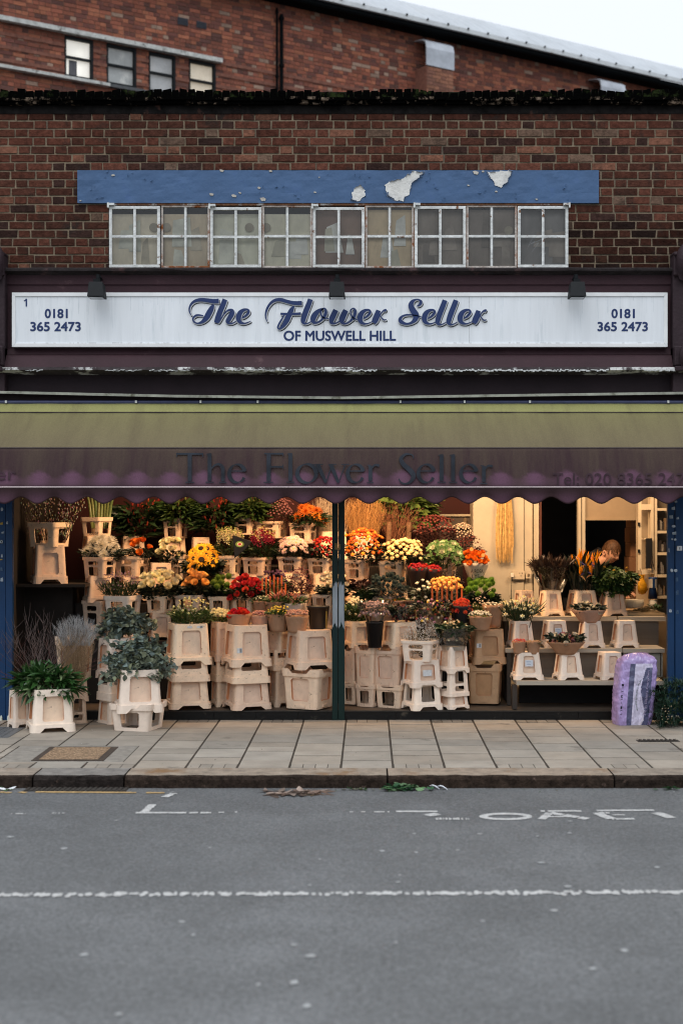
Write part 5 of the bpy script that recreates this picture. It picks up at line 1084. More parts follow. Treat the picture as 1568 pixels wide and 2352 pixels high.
tiny = tm('fleck_mauve', lambda seed: T_small((.30,.13,.14), seed))
bunch('filler_flowers', 606, 676, 1143, 1204, 1.6, 'dusky mauve limonium bunch at the top, left of the orange chrysanthemums', 'flowers', ('floret', tiny, 90, 3.2), ('br', 160, .04, .012), .55)
bunch('chrysanthemum_bunch', 664, 754, 1150, 1210, 1.6, 'shaggy orange chrysanthemums under the awning edge beside the pale grass', 'flowers', ('chrysanthemum', mum('or', (.80,.24,.03), 80, .13), 9, 15), ('dg', 170, .08, .02), .5)
def twigs(t, W_, h, n, c, spread=1.0, r0=.0022, zb=0, fork=2, wig=.03, seed=1, catkin=None, y=.3, name='twigs', base=.35):
    b = MB(); r = random.Random(seed); ck = MB()
    for i in range(n):
        a = r.uniform(-1,1); bb = r.uniform(-1,1)*y; x0 = a*W_*.5*base; x1 = a*W_*.5*spread+r.uniform(-.04,.04); hh = h*r.uniform(.7,1.05)*(1-.25*a*a)
        pts = []; K = 5; ox, oy = r.uniform(-wig,wig), r.uniform(-wig,wig)
        for k in range(K+1):
            q = k/K; pts.append((x0+(x1-x0)*q**1.2+ox*math.sin(q*5+i)+r.uniform(-wig,wig)*.25, bb*W_*(.35+.65*q)*.6+oy*math.sin(q*4), zb+hh*q))
        v = r.uniform(.6,1.3); cc = tuple(k*v for k in c); b.tube(pts, [r0*(1.1-.8*k/K) for k in range(K+1)], 3, 0, cc, cap=False)
        for f in range(fork):
            k = r.randint(2,K-1); p = Vector(pts[k]); d = Vector((r.uniform(-.6,.6), r.uniform(-.4,.4), r.uniform(.5,1))).normalized()*hh*r.uniform(.12,.3); b.tube([p, p+d*.5+Vector((r.uniform(-.01,.01),0,0)), p+d], [r0*.6,r0*.5,r0*.3], 3, 0, cc, cap=False)
        if catkin:
            for k in range(9):
                q = r.uniform(.05,1); j = min(int(q*K), K-1); p = Vector(pts[j]).lerp(Vector(pts[j+1]), q*K-j); ck.lathe([(.0005,p.z-.009),(.0045,p.z-.003),(.0042,p.z+.004),(.0005,p.z+.009)], p.x+r.choice((-.005,.005)), p.y-.004, 5, 0, tuple(x*r.uniform(.5,1.2) for x in catkin))
    o = b.build(name, M_tw, t, attr=True)
    if catkin: tag(ck.build('catkins', M_tw, t, attr=True), kind='stuff')
    return o
t = thing('pussy_willow', (X(115,.7),.72,Z(1205,.7)), 'dark pussy willow branches with silvery catkins in the crate at the upper left', 'branches'); twigs(t, .62, .62, 70, (.035,.018,.014), 1.1, .003, -.15, 1, .02, 4, (.42,.36,.28), base=.5)
t = thing('dried_grass', (X(760,1.75),1.75,Z(1228,1.75)), 'pale silver dried grass standing behind the green post', 'dried grass'); tag(twigs(t, .36, .50, 260, (.62,.52,.40), 1.0, .0016, -.05, 1, .012, 5, name='grass_stalks', base=.8), kind='stuff')
t = thing('dried_grass', (X(836,1.7),1.7,Z(1226,1.7)), 'golden brown dried grass bunch right of the green post', 'dried grass'); tag(twigs(t, .42, .44, 330, (.55,.30,.11), 1.05, .0016, -.05, 2, .012, 6, name='grass_stalks', base=.65), kind='stuff')
t = thing('twig_bundle', (X(908,1.6),1.6,Z(1245,1.6)), 'reddish bare twig bundle between the golden grass and the burgundy berries', 'branches'); twigs(t, .44, .40, 80, (.22,.09,.05), 1.25, .0022, 0, 3, .04, 7)
for a in (.0,.2):
    m = MB(); m.tube([(-.07+a,-.02,.0),(-.065+a,-.03,.2)], .026, 8); m.build('bark_wrap', mat('bark_wrap', (.20,.11,.06), .9, .4, 20, .6), t)
bunch('foliage_bunch', 868, 1002, 1128, 1215, 1.9, 'tall spray of oak-like green leaves behind the twig bundle', 'foliage', None, ('lg', 230, .12, .05), fol_kw=dict(spread=1.1, bend=.4))
berry = tm('berry', lambda seed: T_small((.16,.035,.03), seed)); fleckw = tm('fleck_white', lambda seed: T_small((.62,.48,.36), seed))
bunch('berry_bunch', 948, 1048, 1182, 1250, 1.4, 'dark burgundy berry bunch above the ornamental cabbages', 'flowers', ('berry_cluster', berry, 90, 4), ('br', 200, .05, .016), .5)
m = bunch('filler_flowers', 1034, 1090, 1200, 1258, 1.45, 'small white-flecked burgundy filler flowers against the cream wall', 'flowers', ('floret', fleckw, 70, 3), ('br', 120, .04, .012), .5)
bunch('berry_bunch', 1040, 1112, 1232, 1290, 1.2, 'loose burgundy sprigs leaning out over the orange roses, against the cream wall', 'foliage', ('berry_cluster', berry, 50, 2.6, dict(zj=3)), ('br', 160, .05, .012), .6)
# ---- second tier ----
bunch('chrysanthemum_bunch', 190, 283, 1229, 1290, .95, 'large white incurved chrysanthemums, leftmost of the white flowers', 'flowers', ('chrysanthemum', mum('wh', (.90,.86,.74), 110, .15), 9, 19, dict(tilt=.9, front=.9)), ('bk', 150, .08, .022), .42)
bunch('ranunculus_bunch', 288, 356, 1229, 1284, 1.1, 'few orange ranunculus on dark stems right of the white chrysanthemums', 'flowers', ('ranunculus', rose('orange', (.85,.22,.03)), 5, 11), ('bk', 110, .05, .02), .5)
bunch('rose_bunch', 356, 422, 1231, 1294, 1.15, 'small tight bunch of cream roses above the sunflowers on the left', 'flowers', ('rose', rose('cream', c_cr), 12, 10.5, dict(tilt=.6)), ('bk', 120, .05, .02), .5)
bunch('sunflower_bunch', 416, 512, 1250, 1322, 1.0, 'yellow sunflowers with dark centres', 'flowers', ('sunflower', tm('sunflower', T_sun), 11, 17, dict(front=1.1, tilt=1.0, zj=.4)), ('bk', 170, .07, .03), .5)
sp = lambda k, c, c2: tm('spike_'+k, lambda seed: T_spike(c, c2, seed))
bunch('stock_bunch', 486, 568, 1212, 1282, 1.15, 'cream stocks with pale green tips beside the black cone wrapper', 'flowers', ('flower_spike', sp('cr', (.82,.74,.5), (.35,.40,.14)), 20, 13, dict(tilt=.25, front=.1, zj=.4)), ('dg', 120, .09, .016), .25)
bunch('stock_bunch', 564, 640, 1214, 1284, 1.15, 'magenta pink stocks right of the black cone wrapper', 'flowers', ('flower_spike', sp('mg', (.42,.04,.09), (.55,.45,.2)), 18, 13, dict(tilt=.25, front=.1, zj=.4)), ('dg', 120, .09, .016), .25)
t = thing('cone_wrapper', (X(552,.92),.92,Z(1282,.92)), 'black paper cone printed with a green oval badge among the stocks', 'wrapper')
s_ = S(.92); m = MB(); pts = [(-12,0),(-16,51),(-14,53),(22,39),(24,37),(12,22),(-8,3)]
m.prism([(a/s_*1.1, b/s_) for a, b in pts], -.012, .012); bevel(m.build('cone', mat('black_paper', (.012,.012,.012), .4), t), .004)
for r0, col, yy in ((.036,(.18,.28,.06),-.0135),(.022,(.75,.68,.55),-.0145),(.014,(.45,.05,.04),-.0155)):
    m = MB(); m.add([(-.005+r0*1.15*math.cos(i*.393), yy, .135+r0*.8*math.sin(i*.393)) for i in range(16)], [tuple(range(16))]); m.build('oval_badge', mat('badge_%d' % int(r0*1000), col, .6, .4, 60), t)
bunch('chrysanthemum_bunch', 630, 722, 1226, 1284, 1.1, 'pale pink daisy chrysanthemums left of the small red roses', 'flowers', ('daisy', tm('daisy_pink', lambda seed: T_daisy((.80,.56,.54), seed)), 26, 9.5, dict(tilt=.9, front=.6)), ('bk', 180, .06, .02), .5)
bunch('spray_rose_bunch', 712, 776, 1230, 1288, 1.05, 'small deep red spray roses just left of the green post', 'flowers', ('rose', small('red', (.50,.02,.02)), 42, 5), ('bk', 140, .05, .02), .6)
bunch('spray_rose_bunch', 786, 882, 1212, 1294, 1.05, 'orange and red spray roses just right of the green post', 'flowers', ('rose', small('org', (.88,.30,.04))+small('ore', (.75,.12,.02)), 66, 6.2), ('bk', 180, .05, .02), .6)
bunch('spray_rose_bunch', 872, 980, 1235, 1296, 1.05, 'pale yellow cream spray roses right of the orange ones', 'flowers', ('rose', small('pale', (.88,.70,.34)), 54, 7.2), ('bk', 180, .05, .02), .6)
bunch('cabbage_bunch', 972, 1068, 1240, 1304, .95, 'ornamental cabbages with white hearts and green leaves', 'flowers', ('cabbage', tm('kale', T_kale), 11, 16, dict(front=.8)), ('g', 70, .06, .03), .4)
def romz(t, W_, Dp, h):
    b = MB()
    vs, fs = text2d('A ROSA'); b.add([(-W_*.2+v[0]*W_*.42, -W_*.42, h*.26+v[1]*h*.12) for v in vs], fs)
    vs, fs = text2d('LYS'); b.add([(-W_*.16+v[0]*W_*.25, -W_*.395, h*.10+v[1]*h*.12) for v in vs], fs); b.build('print', MATS['black_frame'], t)
    for a in ((-.05,.30),(.06,.155)):
        b = MB(); b.add([(a[0]+.018*math.cos(i*.4), -W_*.46, h*.62+a[1]*.4+.018*math.sin(i*.4)) for i in range(16)], [tuple(range(16))]); b.build('round_tag', mat('tag_orange', (.85,.40,.12), .5), t)
bunch('wrapped_roses', 1058, 1126, 1262, 1334, .85, 'orange roses in a pale printed wrap against the cream wall', 'flowers', ('rose', rose('or2', (.88,.22,.02)), 18, 9), None, .3, wrap=(mat('print_wrap', (.55,.46,.36), .5, .2, 8), .22, .44, .55), extra=romz)
for x0, x1, yt, lb in ((932,986,1293,'deep red rose bunch in a dark cone wrap, left of the pair'),(972,1018,1297,'deep red rose bunch in a dark cone wrap, right of the pair')):
    bunch('wrapped_roses', x0, x1, yt, 1366, .75, lb, 'flowers', ('rose', small('dred', (.36,.01,.015)), 26, 5.2), None, .12, wrap=(mat('dark_wrap', (.035,.02,.018), .3), .2, .48, .86))
bunch('sprig_bunch', 1000, 1060, 1312, 1350, .9, 'pinkish dried sprigs in front of the cabbage crate', 'flowers', ('floret', fleckw, 40, 2.6, dict(zj=3)), ('br', 60, .05, .01), .7)
# ---- third tier ----
lav = tm('fleck_lav', lambda seed: T_small((.32,.20,.26), seed))
bunch('heather_bunch', 228, 324, 1314, 1376, .6, 'dusky purple and green heather behind the eucalyptus', 'flowers', ('floret', lav, 60, 2.6, dict(zj=3)), ('dg', 420, .06, .007), .45, fol_kw=dict(up=1.4, spread=.4))
bunch('rose_bunch', 314, 424, 1306, 1376, .7, 'large full cream roses, biggest cream bunch on the left', 'flowers', ('rose', rose('cream', c_cr), 17, 13.5, dict(tilt=1.0)), ('bk', 160, .06, .03), .38)
bunch('rose_bunch', 418, 484, 1307, 1372, .7, 'peach orange roses between the cream roses and the green poms', 'flowers', ('rose', rose('peach', (.90,.50,.16)), 9, 13, dict(tilt=1.0)), ('bk', 120, .06, .03), .4)
bunch('chrysanthemum_bunch', 474, 538, 1316, 1376, .72, 'round green pompom chrysanthemums left of the red roses', 'flowers', ('pompom', tm('pom', lambda seed: T_pom((.16,.26,.03), seed)), 8, 9, dict(zj=.9)), ('bk', 190, .06, .03), .6)
bunch('rose_bunch', 520, 618, 1319, 1376, .65, 'coral red roses in the middle of the left side', 'flowers', ('rose', rose('red', (.72,.05,.05)), 16, 11.5, dict(tilt=1.1)), ('bk', 150, .06, .03), .65)
def ribbons(t, W_, Dp, h):
    b = MB(); r = random.Random(5)
    for i in range(7): x = (i/6-.5)*W_*.8; b.box(x-.008, x+.008, -Dp*.5, -Dp*.5+.004, h*.05, h*r.uniform(.5,.85), 0, (1,1,1))
    b.build('ribbon', mat('orange_ribbon', (.80,.16,.03), .4), t)
bunch('tulip_bunch', 598, 664, 1310, 1370, .7, 'dark purple bunches tied with orange ribbons left of the burgundy sprigs', 'flowers', ('floret', small('dpur', (.10,.04,.09)), 24, 5, dict(zj=1.5)), ('g', 150, .08, .012), .3, extra=ribbons)
bunch('sprig_bunch', 654, 720, 1308, 1370, .7, 'hazy burgundy sprigs left of the white roses', 'foliage', ('floret', tm('fl_burg', lambda seed: T_small((.20,.07,.08), seed)), 80, 2.6, dict(zj=3)), ('br', 240, .04, .010), .7)
bunch('rose_bunch', 722, 806, 1313, 1372, .7, 'white roses partly behind the green post', 'flowers', ('rose', rose('white', (.84,.78,.64)), 16, 9), ('bk', 130, .06, .03), .5)
bunch('hellebore_bunch', 806, 852, 1330, 1376, .75, 'dark purplish drooping leaves right of the green post', 'foliage', None, ((.06,.022,.022), 60, .07, .04))
bunch('thistle_bunch', 840, 940, 1318, 1376, .7, 'blue green spiky thistles in the middle of the right side', 'flowers', ('thistle', tm('thistle', lambda seed: T_pom((.045,.075,.075), seed)), 30, 6.5, dict(zj=1.0)), ('bl', 360, .055, .010), .5, fol_kw=dict(spread=1.2))
def ribbons2(t, W_, Dp, h): ribbons(t, W_, Dp, h)
bunch('mixed_bunch', 982, 1066, 1324, 1378, .6, 'peach and orange flowers with orange ribbons and a few white blooms', 'flowers', ('flower', small('pch', (.92,.50,.13)), 34, 7), ('bk', 60, .06, .02), .35, extra=ribbons)
bunch('lisianthus_bunch', 946, 1000, 1336, 1378, .55, 'white lisianthus left of the orange ribbon bunch', 'flowers', ('flower', small('wht', (.82,.76,.60)), 9, 6, dict(zj=1.5)), ('bk', 60, .05, .02), .6)
bunch('chrysanthemum_bunch', 1062, 1144, 1324, 1400, .75, 'vivid green pompom chrysanthemums against the cream wall', 'flowers', ('pompom', tm('pomg', lambda seed: T_pom((.17,.33,.03), seed)), 17, 9, dict(zj=.5)), ('bk', 230, .07, .03), .35)
# ---- fourth tier, on the front crates ----
bunch('freesia_bunch', 390, 488, 1376, 1440, .25, 'green budded freesias with yellow and white tips on the first front crate', 'flowers', ('bud', small('ywt', (.75,.70,.34)), 34, 3.8, dict(zj=2)), ('g', 330, .07, .013), .4, fol_kw=dict(up=1.2, spread=.6))
bunch('stock_bunch', 480, 536, 1396, 1436, .5, 'pale yellow stocks in clear wrap between the freesias and the red flowers', 'flowers', ('flower', small('pye', (.78,.70,.40)), 30, 6), ('lg', 60, .05, .02), .3)
def pap(nm, x0, x1, yt, yb, Y, label, fl, lf, mt=None, top=.5, hh=.72, **k): return bunch(nm, x0, x1, yt, yb, Y, label, 'potted flowers', fl, lf, .12, wrap=(mt or M_kraft, .36, .47, hh), **k)
pap('wrapped_bouquet', 517, 580, 1396, 1442, .22, 'bright red flowers wrapped in brown paper on the middle front crate', ('petal', rose('vred', (.75,.03,.03)), 8, 10), None)
pap('wrapped_bouquet', 574, 620, 1402, 1442, .25, 'small dusty pink flowers in brown paper beside the red bouquet', ('flower', small('dpk', (.55,.27,.22)), 26, 4), None, M_kraft2)
pap('wrapped_bouquet', 578, 624, 1368, 1408, .5, 'little white tipped bulbs in a tall brown paper pot at the back', ('flower', small('wtip', (.7,.7,.5)), 16, 3), ('g', 50, .04, .012))
tul = tm('tulip_pk', lambda seed: T_bud((.75,.32,.22), (.8,.62,.45)))
pap('tulip_bouquet', 606, 668, 1362, 1412, .45, 'salmon pink tulips in a wide brown paper wrap', ('tulip', tul, 16, 12, dict(tilt=.3, zj=.6)), ('g', 70, .07, .014), hh=.62)
pap('tulip_bouquet', 648, 700, 1368, 1412, .42, 'pale pink tulips in white tissue beside the salmon tulips', ('tulip', tul, 18, 9, dict(tilt=.3, zj=.8)), ('g', 70, .07, .014), mat('tissue', (.6,.5,.42), .7), hh=.6)
pap('wrapped_bouquet', 612, 664, 1394, 1450, .22, 'yellow and green narcissus shoots in a brown paper pot', ('flower', small('nyw', (.80,.62,.10)), 22, 3.5, dict(zj=1.5)), ('g', 150, .05, .010))
pap('wrapped_bouquet', 653, 710, 1400, 1452, .12, 'pinkish beige flowers in a brown paper pot on the last crate before the post', ('flower', small('pbg', (.66,.36,.26)), 34, 4.2), None)
t = thing('black_bucket', (X(731,.3),.3,Z(1450,.3)), 'tall black plastic bucket left of the green post', 'bucket'); q = 1/S(.3)
m = MB(); m.lathe([(19*q,0),(25*q,55*q),(26*q,55*q),(26*q,58*q),(24.5*q,58*q),(18*q,2*q),(.001,2*q)], n=24); m.build('tub', M_blkp, t, smooth=True)
m = MB(); m.box(.072,.080,-.07,-.066,.0,.19); m.build('handle', mat('gold_strip', (.5,.32,.05), .5, .6, 60), t)
bunch('freesia_bunch', 790, 842, 1370, 1432, .5, 'white and peach freesias on long stems right of the green post', 'flowers', ('flower', small('wpc', (.82,.72,.5)), 22, 5, dict(zj=1.4)), ('g', 160, .08, .014), .5, fol_kw=dict(up=1.2, spread=.4))
bunch('gerbera_bunch', 822, 860, 1350, 1380, .65, 'dark green sprigs behind the white and peach freesias', 'foliage', None, ('dg', 90, .06, .02))
def tub(t, W_, Dp, h):
    q = 1/S(.22); b = MB(); b.lathe([(.001,-56*q),(15*q,-56*q),(20*q,.0),(21*q,.0),(21*q,3*q),(19*q,3*q)], n=22); b.build('black_tub', M_blkp, t, smooth=True)
bunch('wrapped_bouquet', 822, 898, 1380, 1431, .22, 'pink grey hydrangea bouquet in cellophane standing in a black tub', 'flowers', ('flower', small('hyd', (.52,.34,.32))+small('hyd2', (.38,.25,.24)), 60, 6), ('bl', 60, .05, .02), .45, wrap=(M_cel, .22, .56, 1.0), extra=tub)
bunch('wrapped_bouquet', 896, 946, 1388, 1436, .28, 'dark berry bouquet in cellophane left of the mixed bouquet', 'flowers', ('berry_cluster', berry, 30, 4.5), ('bk', 120, .05, .02), .6, wrap=(M_cel, .25, .54, .95))
bunch('wrapped_bouquet', 868, 930, 1374, 1400, .55, 'yellow and orange roses behind the dark berry bouquet', 'flowers', ('rose', rose('yor', (.88,.42,.06)), 8, 8), ('g', 30, .05, .02), .4, wrap=(M_kraft2, .3, .5, .8))
bunch('wrapped_bouquet', 918, 990, 1372, 1402, .6, 'white flowers in brown paper at the back of the mixed bouquets', 'flowers', ('flower', small('wht', (.82,.76,.60)), 16, 5), ('g', 40, .05, .02), .5, wrap=(M_kraft, .3, .52, .8))
mixm = small('m1', (.50,.24,.30))+small('m2', (.78,.68,.5))+small('m3', (.75,.50,.06))+small('m4', (.22,.10,.20))+small('m5', (.60,.12,.10))
bunch('wrapped_bouquet', 938, 1044, 1378, 1440, .42, 'big mixed bouquet of yellow mauve and white flowers behind the baby\'s breath', 'flowers', ('flower', mixm, 80, 4.6, dict(zj=1)), ('bk', 160, .06, .02), .6, wrap=(M_cel, .3, .54, .95))
def blkw(t, W_, Dp, h): pass
bunch('carnation_bunch', 1034, 1088, 1374, 1432, .38, 'coral red carnations in a black wrap', 'flowers', ('carnation', tm('carn', lambda seed: T_carn((.80,.12,.06), seed)), 18, 8, dict(tilt=1.0)), None, .35, wrap=(M_blkp, .28, .44, .72))
bunch('filler_flowers', 1080, 1128, 1372, 1410, .55, 'pale green filler sprigs behind the coral carnations', 'flowers', ('floret', fleckw, 24, 3, dict(zj=2)), ('ye', 110, .05, .012), .5)
pap('wrapped_bouquet', 1074, 1130, 1402, 1448, .3, 'cream white blossoms in a low brown paper pot above the tan buckets', ('flower', small('wht', (.82,.76,.60)), 30, 3.4), ('lg', 40, .03, .012))
pap('wrapped_bouquet', 1106, 1156, 1382, 1440, .5, 'tall brown paper wrap of white flowers leaning beside the display shelves', ('flower', small('wht', (.82,.76,.60)), 14, 3.6), None, hh=.9)
# baby's breath
t = thing('babys_breath', (X(970,.15),.15,Z(1476,.15)), 'cloud of tiny white baby\'s breath in the open-sided crate', 'flowers'); twigs(t, .36, .24, 110, (.12,.11,.06), 1.0, .0012, -.10, 4, .02, 8, name='stem', base=.6)
m = MB(); r = random.Random(8)
for i in range(1500):
    a, q, z = r.uniform(0,6.283), math.sqrt(r.random()), r.random(); x = .175*q*math.cos(a)*(.8+.3*math.sin(z*3)); y = .15*q*math.sin(a); zz = -.12+.36*z*(1-.3*q*q) ; s_ = r.uniform(.0018,.0042)
    if zz < 0: x *= .8; y *= .8
    m.add([(x-s_,y,zz),(x,y-s_,zz-s_),(x+s_,y,zz),(x,y+s_,zz+s_),(x,y-s_*.4,zz+s_)], [(0,1,4),(1,2,4),(2,3,4),(3,0,4),(0,3,2,1)], 0, (r.uniform(.55,.85),)*3)
tag(m.build('tiny_blossoms', M_pet, t, attr=True), kind='stuff')
bunch('loose_bouquet', 1004, 1078, 1428, 1492, .15, 'loose bouquet of cream and peach flowers with dark leaves in clear wrap', 'flowers', ('flower', small('wpc', (.82,.72,.5))+small('m6', (.75,.55,.3)), 24, 5, dict(zj=2)), ('dg', 210, .07, .03), .6, wrap=(M_cel, .36, .58, .8))
# ---- display shelf plants ----
bunch('wrapped_foliage', 1216, 1316, 1282, 1362, .9, 'dark reddish protea stems in cellophane on the top shelf', 'foliage', None, ((.05,.028,.02), 420, .10, .014), wrap=(M_cel, .24, .5, .75), fol_kw=dict(up=1.5, spread=.5, tight=.35, bend=.05))
bunch('strelitzia_bunch', 1296, 1388, 1268, 1360, .9, 'orange bird-of-paradise flowers on tall green stems', 'flowers', ('bird_of_paradise', tm('strel', T_strel), 12, 23, dict(tilt=.3, front=0, zj=.5)), ('bk', 60, .22, .028), .30, fol_kw=dict(up=2.5, spread=.15, stems=22))
bunch('foliage_bunch', 1350, 1462, 1302, 1366, .88, 'thick green pittosporum leaves with yellow button flowers on the top shelf', 'foliage', ('button_flower', tm('butn', lambda seed: T_pom((.62,.36,.05), seed)), 6, 4.5, dict(zj=2)), ('g', 1000, .045, .030), .3, foldepth=1.30, fol_kw=dict(spread=1.1, bend=.6, zpow=.7))
bunch('daffodil_bunch', 1138, 1244, 1374, 1430, .5, 'cream daffodils with green blades on the middle shelf', 'flowers', ('daffodil', tm('daff', T_daff), 24, 6.2, dict(front=.8, zj=1.5, tilt=1)), ('dg', 230, .13, .010), .45, fol_kw=dict(up=2.2, spread=.8, tight=.2, zpow=1.6, bend=.1))
bunch('rose_posy', 1312, 1392, 1382, 1430, .5, 'posy of white roses with dark leaves in brown paper on the middle shelf', 'bouquet', ('rose', rose('white', (.84,.78,.64)), 8, 8.5, dict(front=.5)), ('bk', 90, .05, .025), .3, wrap=(M_kraft2, .26, .50, .62))
bunch('rose_posy', 1254, 1342, 1452, 1502, .2, 'posy of pink roses with dark leaves in brown paper on the bottom shelf', 'bouquet', ('rose', rose('pink', (.62,.28,.30))+rose('white', (.84,.78,.64)), 9, 8.5, dict(front=.5)), ('bk', 130, .05, .025), .3, wrap=(M_kraft, .25, .50, .58))
pap('wrapped_pot', 1174, 1209, 1467, 1502, .2, 'small brown paper pot with tiny red flowers on the bottom shelf', ('flower', small('vred2', (.60,.08,.06)), 26, 2.6), None, hh=.85)
pap('wrapped_pot', 1206, 1241, 1467, 1502, .2, 'small brown paper pot with fine green shoots beside the red one', None, ('g', 60, .04, .005), hh=.85)
# ---- pavement plants ----
def eucal(x0, x1, yt, yb, Y, label, seed, n=560):
    s = S(Y); W_ = (x1-x0)/s; h = (yb-yt)/s; t = thing('eucalyptus', (X((x0+x1)/2,Y), Y, Z(yb,Y)), label, 'foliage'); r = random.Random(seed); b = MB(); st_ = MB(); gr_ = []
    for i in range(74):
        a = r.uniform(0,6.283); el = r.uniform(-.35,1.35); d = Vector((math.cos(a)*math.cos(el), math.sin(a)*math.cos(el)*.7, math.sin(el)))
        p0 = Vector((0,0,h*.28)); L_ = r.uniform(.6,1.0); tip = Vector((d.x*W_*.55, d.y*W_*.55, d.z*h*.70))*L_+p0 + Vector((0,0,-.05*math.cos(el)))
        mid = p0.lerp(tip,.5)+Vector((0,0,.05)); pts = [p0, mid, tip]; st_.tube(pts, [.004,.003,.0015], 4, 0, (.10,.06,.05))
        for k in range(15):
            q = .2+.8*k/14; p = p0.lerp(mid, q*2) if q < .5 else mid.lerp(tip, q*2-1)
            for s_ in (1,-1):
                dv = Vector((r.uniform(-1,1), r.uniform(-1,.6), r.uniform(-.6,1))); v = r.uniform(.6,1.45); bl = r.uniform(0,1); wd = r.uniform(.7,1.3)
                col = (.155*v*(1+.2*bl), .205*v, .165*v*(1.2-.45*bl)); leafm(b, .048*wd, .040*wd, 3, r.uniform(-.2,.5), .12, c=col, mtx=rotm(dv, r.uniform(-1,1), p+Vector((r.uniform(-.015,.015),)*3)), shape=.9)
    b.build('leaves', M_lfd, t, attr=True); st_.build('stem', M_tw, t, attr=True); return t
eucal(206, 362, 1384, 1476, -.05, 'grey green eucalyptus, the rear and higher of the two', 3)
eucal(226, 404, 1446, 1566, -.5, 'grey green eucalyptus spilling over the front bucket', 4)
t = thing('laurel_bunch', (X(108,-.55),-.55,Z(1592,-.55)), 'glossy dark green laurel leaves in a pale bucket on the pavement', 'foliage'); b = MB(); r = random.Random(12); st_ = MB()
for i in range(46):
    a = r.uniform(0,6.283); el = r.uniform(-.25,1.3); d = Vector((math.cos(a)*math.cos(el)*1.15, math.sin(a)*math.cos(el)*.8, math.sin(el)*.82)); tip = d*.27*r.uniform(.6,1)+Vector((0,-.02,.03)); st_.tube([(0,0,-.02), tip*.5+Vector((0,0,.03)), tip], [.005,.004,.002], 4, 0, (.08,.10,.04))
    for k in range(11):
        dv = (d+Vector((r.uniform(-1,1),r.uniform(-1,.8),r.uniform(-.9,.8)))).normalized(); v = r.uniform(.5,1.4); pale = r.random() < .1
        c = (.20,.28,.13) if pale else (.032*v,.088*v,.022*v); leafm(b, r.uniform(.10,.15), r.uniform(.030,.042), 4, r.uniform(0,.35), .15, c=c, mtx=rotm(dv, r.uniform(-.8,.8), tip*r.uniform(.6,1.0)))
b.build('leaves', M_lfg, t, attr=True); st_.build('stem', M_tw, t, attr=True)
t = thing('dried_grass', (X(180,-.2),-.30,Z(1545,-.2)), 'silver and golden dried grass in the tan bucket by the dark doorway', 'dried grass')
tag(twigs(t, .30, .46, 230, (.34,.22,.12), 1.05, .0014, -.05, 3, .02, 9, name='grass_stalks', base=.45), kind='stuff'); tag(twigs(t, .36, .26, 220, (.46,.46,.46), 1.0, .0012, .25, 3, .03, 19, name='silver_tips', base=.75), kind='stuff')
t = thing('bare_branches', (X(95,-.3),-.25,Z(1580,-.3)), 'tangle of bare brown and grey branches behind the laurel', 'branches'); twigs(t, 1.0, .68, 46, (.16,.12,.11), 1.25, .0022, 0, 5, .06, 10, base=.25); twigs(t, 1.05, .45, 26, (.12,.05,.04), 1.4, .002, 0, 4, .06, 11, base=.2)
# evergreen bundle at the far right
t = thing('evergreen_bundle', (X(1550,-.35),-.35,.0), 'dark green conifer branches heaped on the pavement right of the purple bag', 'foliage'); b = MB(); r = random.Random(6)
for i in range(240):
    zz_ = r.random()**1.2; p = Vector((r.uniform(-.19,.34)*(1-.25*zz_)+.02*zz_, r.uniform(-.18,.2)*(1-.4*zz_), .02+.36*zz_)); a = r.uniform(0,6.28); d = Vector((math.cos(a)*1.2, math.sin(a)*.6-.4, r.uniform(-.2,.5))).normalized()
    for k in range(36):
        q = k/36*.13; v = r.uniform(.5,1.6); sd = Vector((r.uniform(-1,1), r.uniform(-1,1), r.uniform(-1,1)))+d*.8; leafm(b, r.uniform(.03,.05), .016, 1, 0, .1, c=(.015*v,.045*v,.026*v), mtx=rotm(sd, 0, p+d*q))
b.v = [(v_[0], v_[1], max(v_[2], .004)) for v_ in b.v]
tag(b.build('needles', M_lf, t, attr=True))
b = MB()
for k in range(22): b.lathe([(.0,-.004),(.005,0),(0,.005)], r.uniform(-.16,-.08), -.2+r.uniform(-.02,.02), 5, c=(.5,.4,.25))
b.v = [(v_[0], v_[1], v_[2]+.06+.16*((i//15) % 7)/7) for i, v_ in enumerate(b.v)]; b.build('cut_stem_end', M_tw, t, attr=True)
# ================= COUNTER, CABINET, SMALL THINGS =================
CAB = mat('cabinet_cream', (.60,.50,.36), .6, .1, 5)
cb = thing('pigeonhole_cabinet', (X(1500,1.3),1.3,Z(1412,1.3)), 'cream pigeonhole cabinet beside the right shutter, stuffed with small packets', 'cabinet'); co = cb.location.copy()
def cbx(nm, mt, x0, x1, y0, y1, ya, yb):
    m = MB(); m.box(X(x0,ya),X(x1,ya),ya,yb,Z(y1,ya),Z(y0,ya)); p = m.build(nm, mt, cb); p.location = -co; return p
cbx('door_leaf', CAB, 1465,1472, 1120,1310, 1.35,1.38); cbx('frame_rail', CAB, 1472.5,1494, 1158,1171, 1.33,1.45); cbx('frame_rail', CAB, 1472.5,1508, 1309,1319, 1.33,1.45)
cbx('upright', CAB, 1494.5,1500, 1120,1318, 1.32,1.5); cbx('upright', CAB, 1503,1508, 1120,1412, 1.31,1.5); cbx('back_panel', mat('cabinet_back', (.34,.27,.19), .8, .15, 4), 1460,1560, 1120,1412, 1.52,1.54)
for y in (1169,1221,1271,1322,1371): cbx('shelf_board', CAB, 1508.5,1532, y-2,y+4, 1.31,1.5)
cbx('shelf_board', CAB, 1478,1494, 1236,1239, 1.36,1.5)
for y in (1200,1262): cbx('hinge', MATS['black_frame'], 1464,1469, y,y+8, 1.335,1.348)
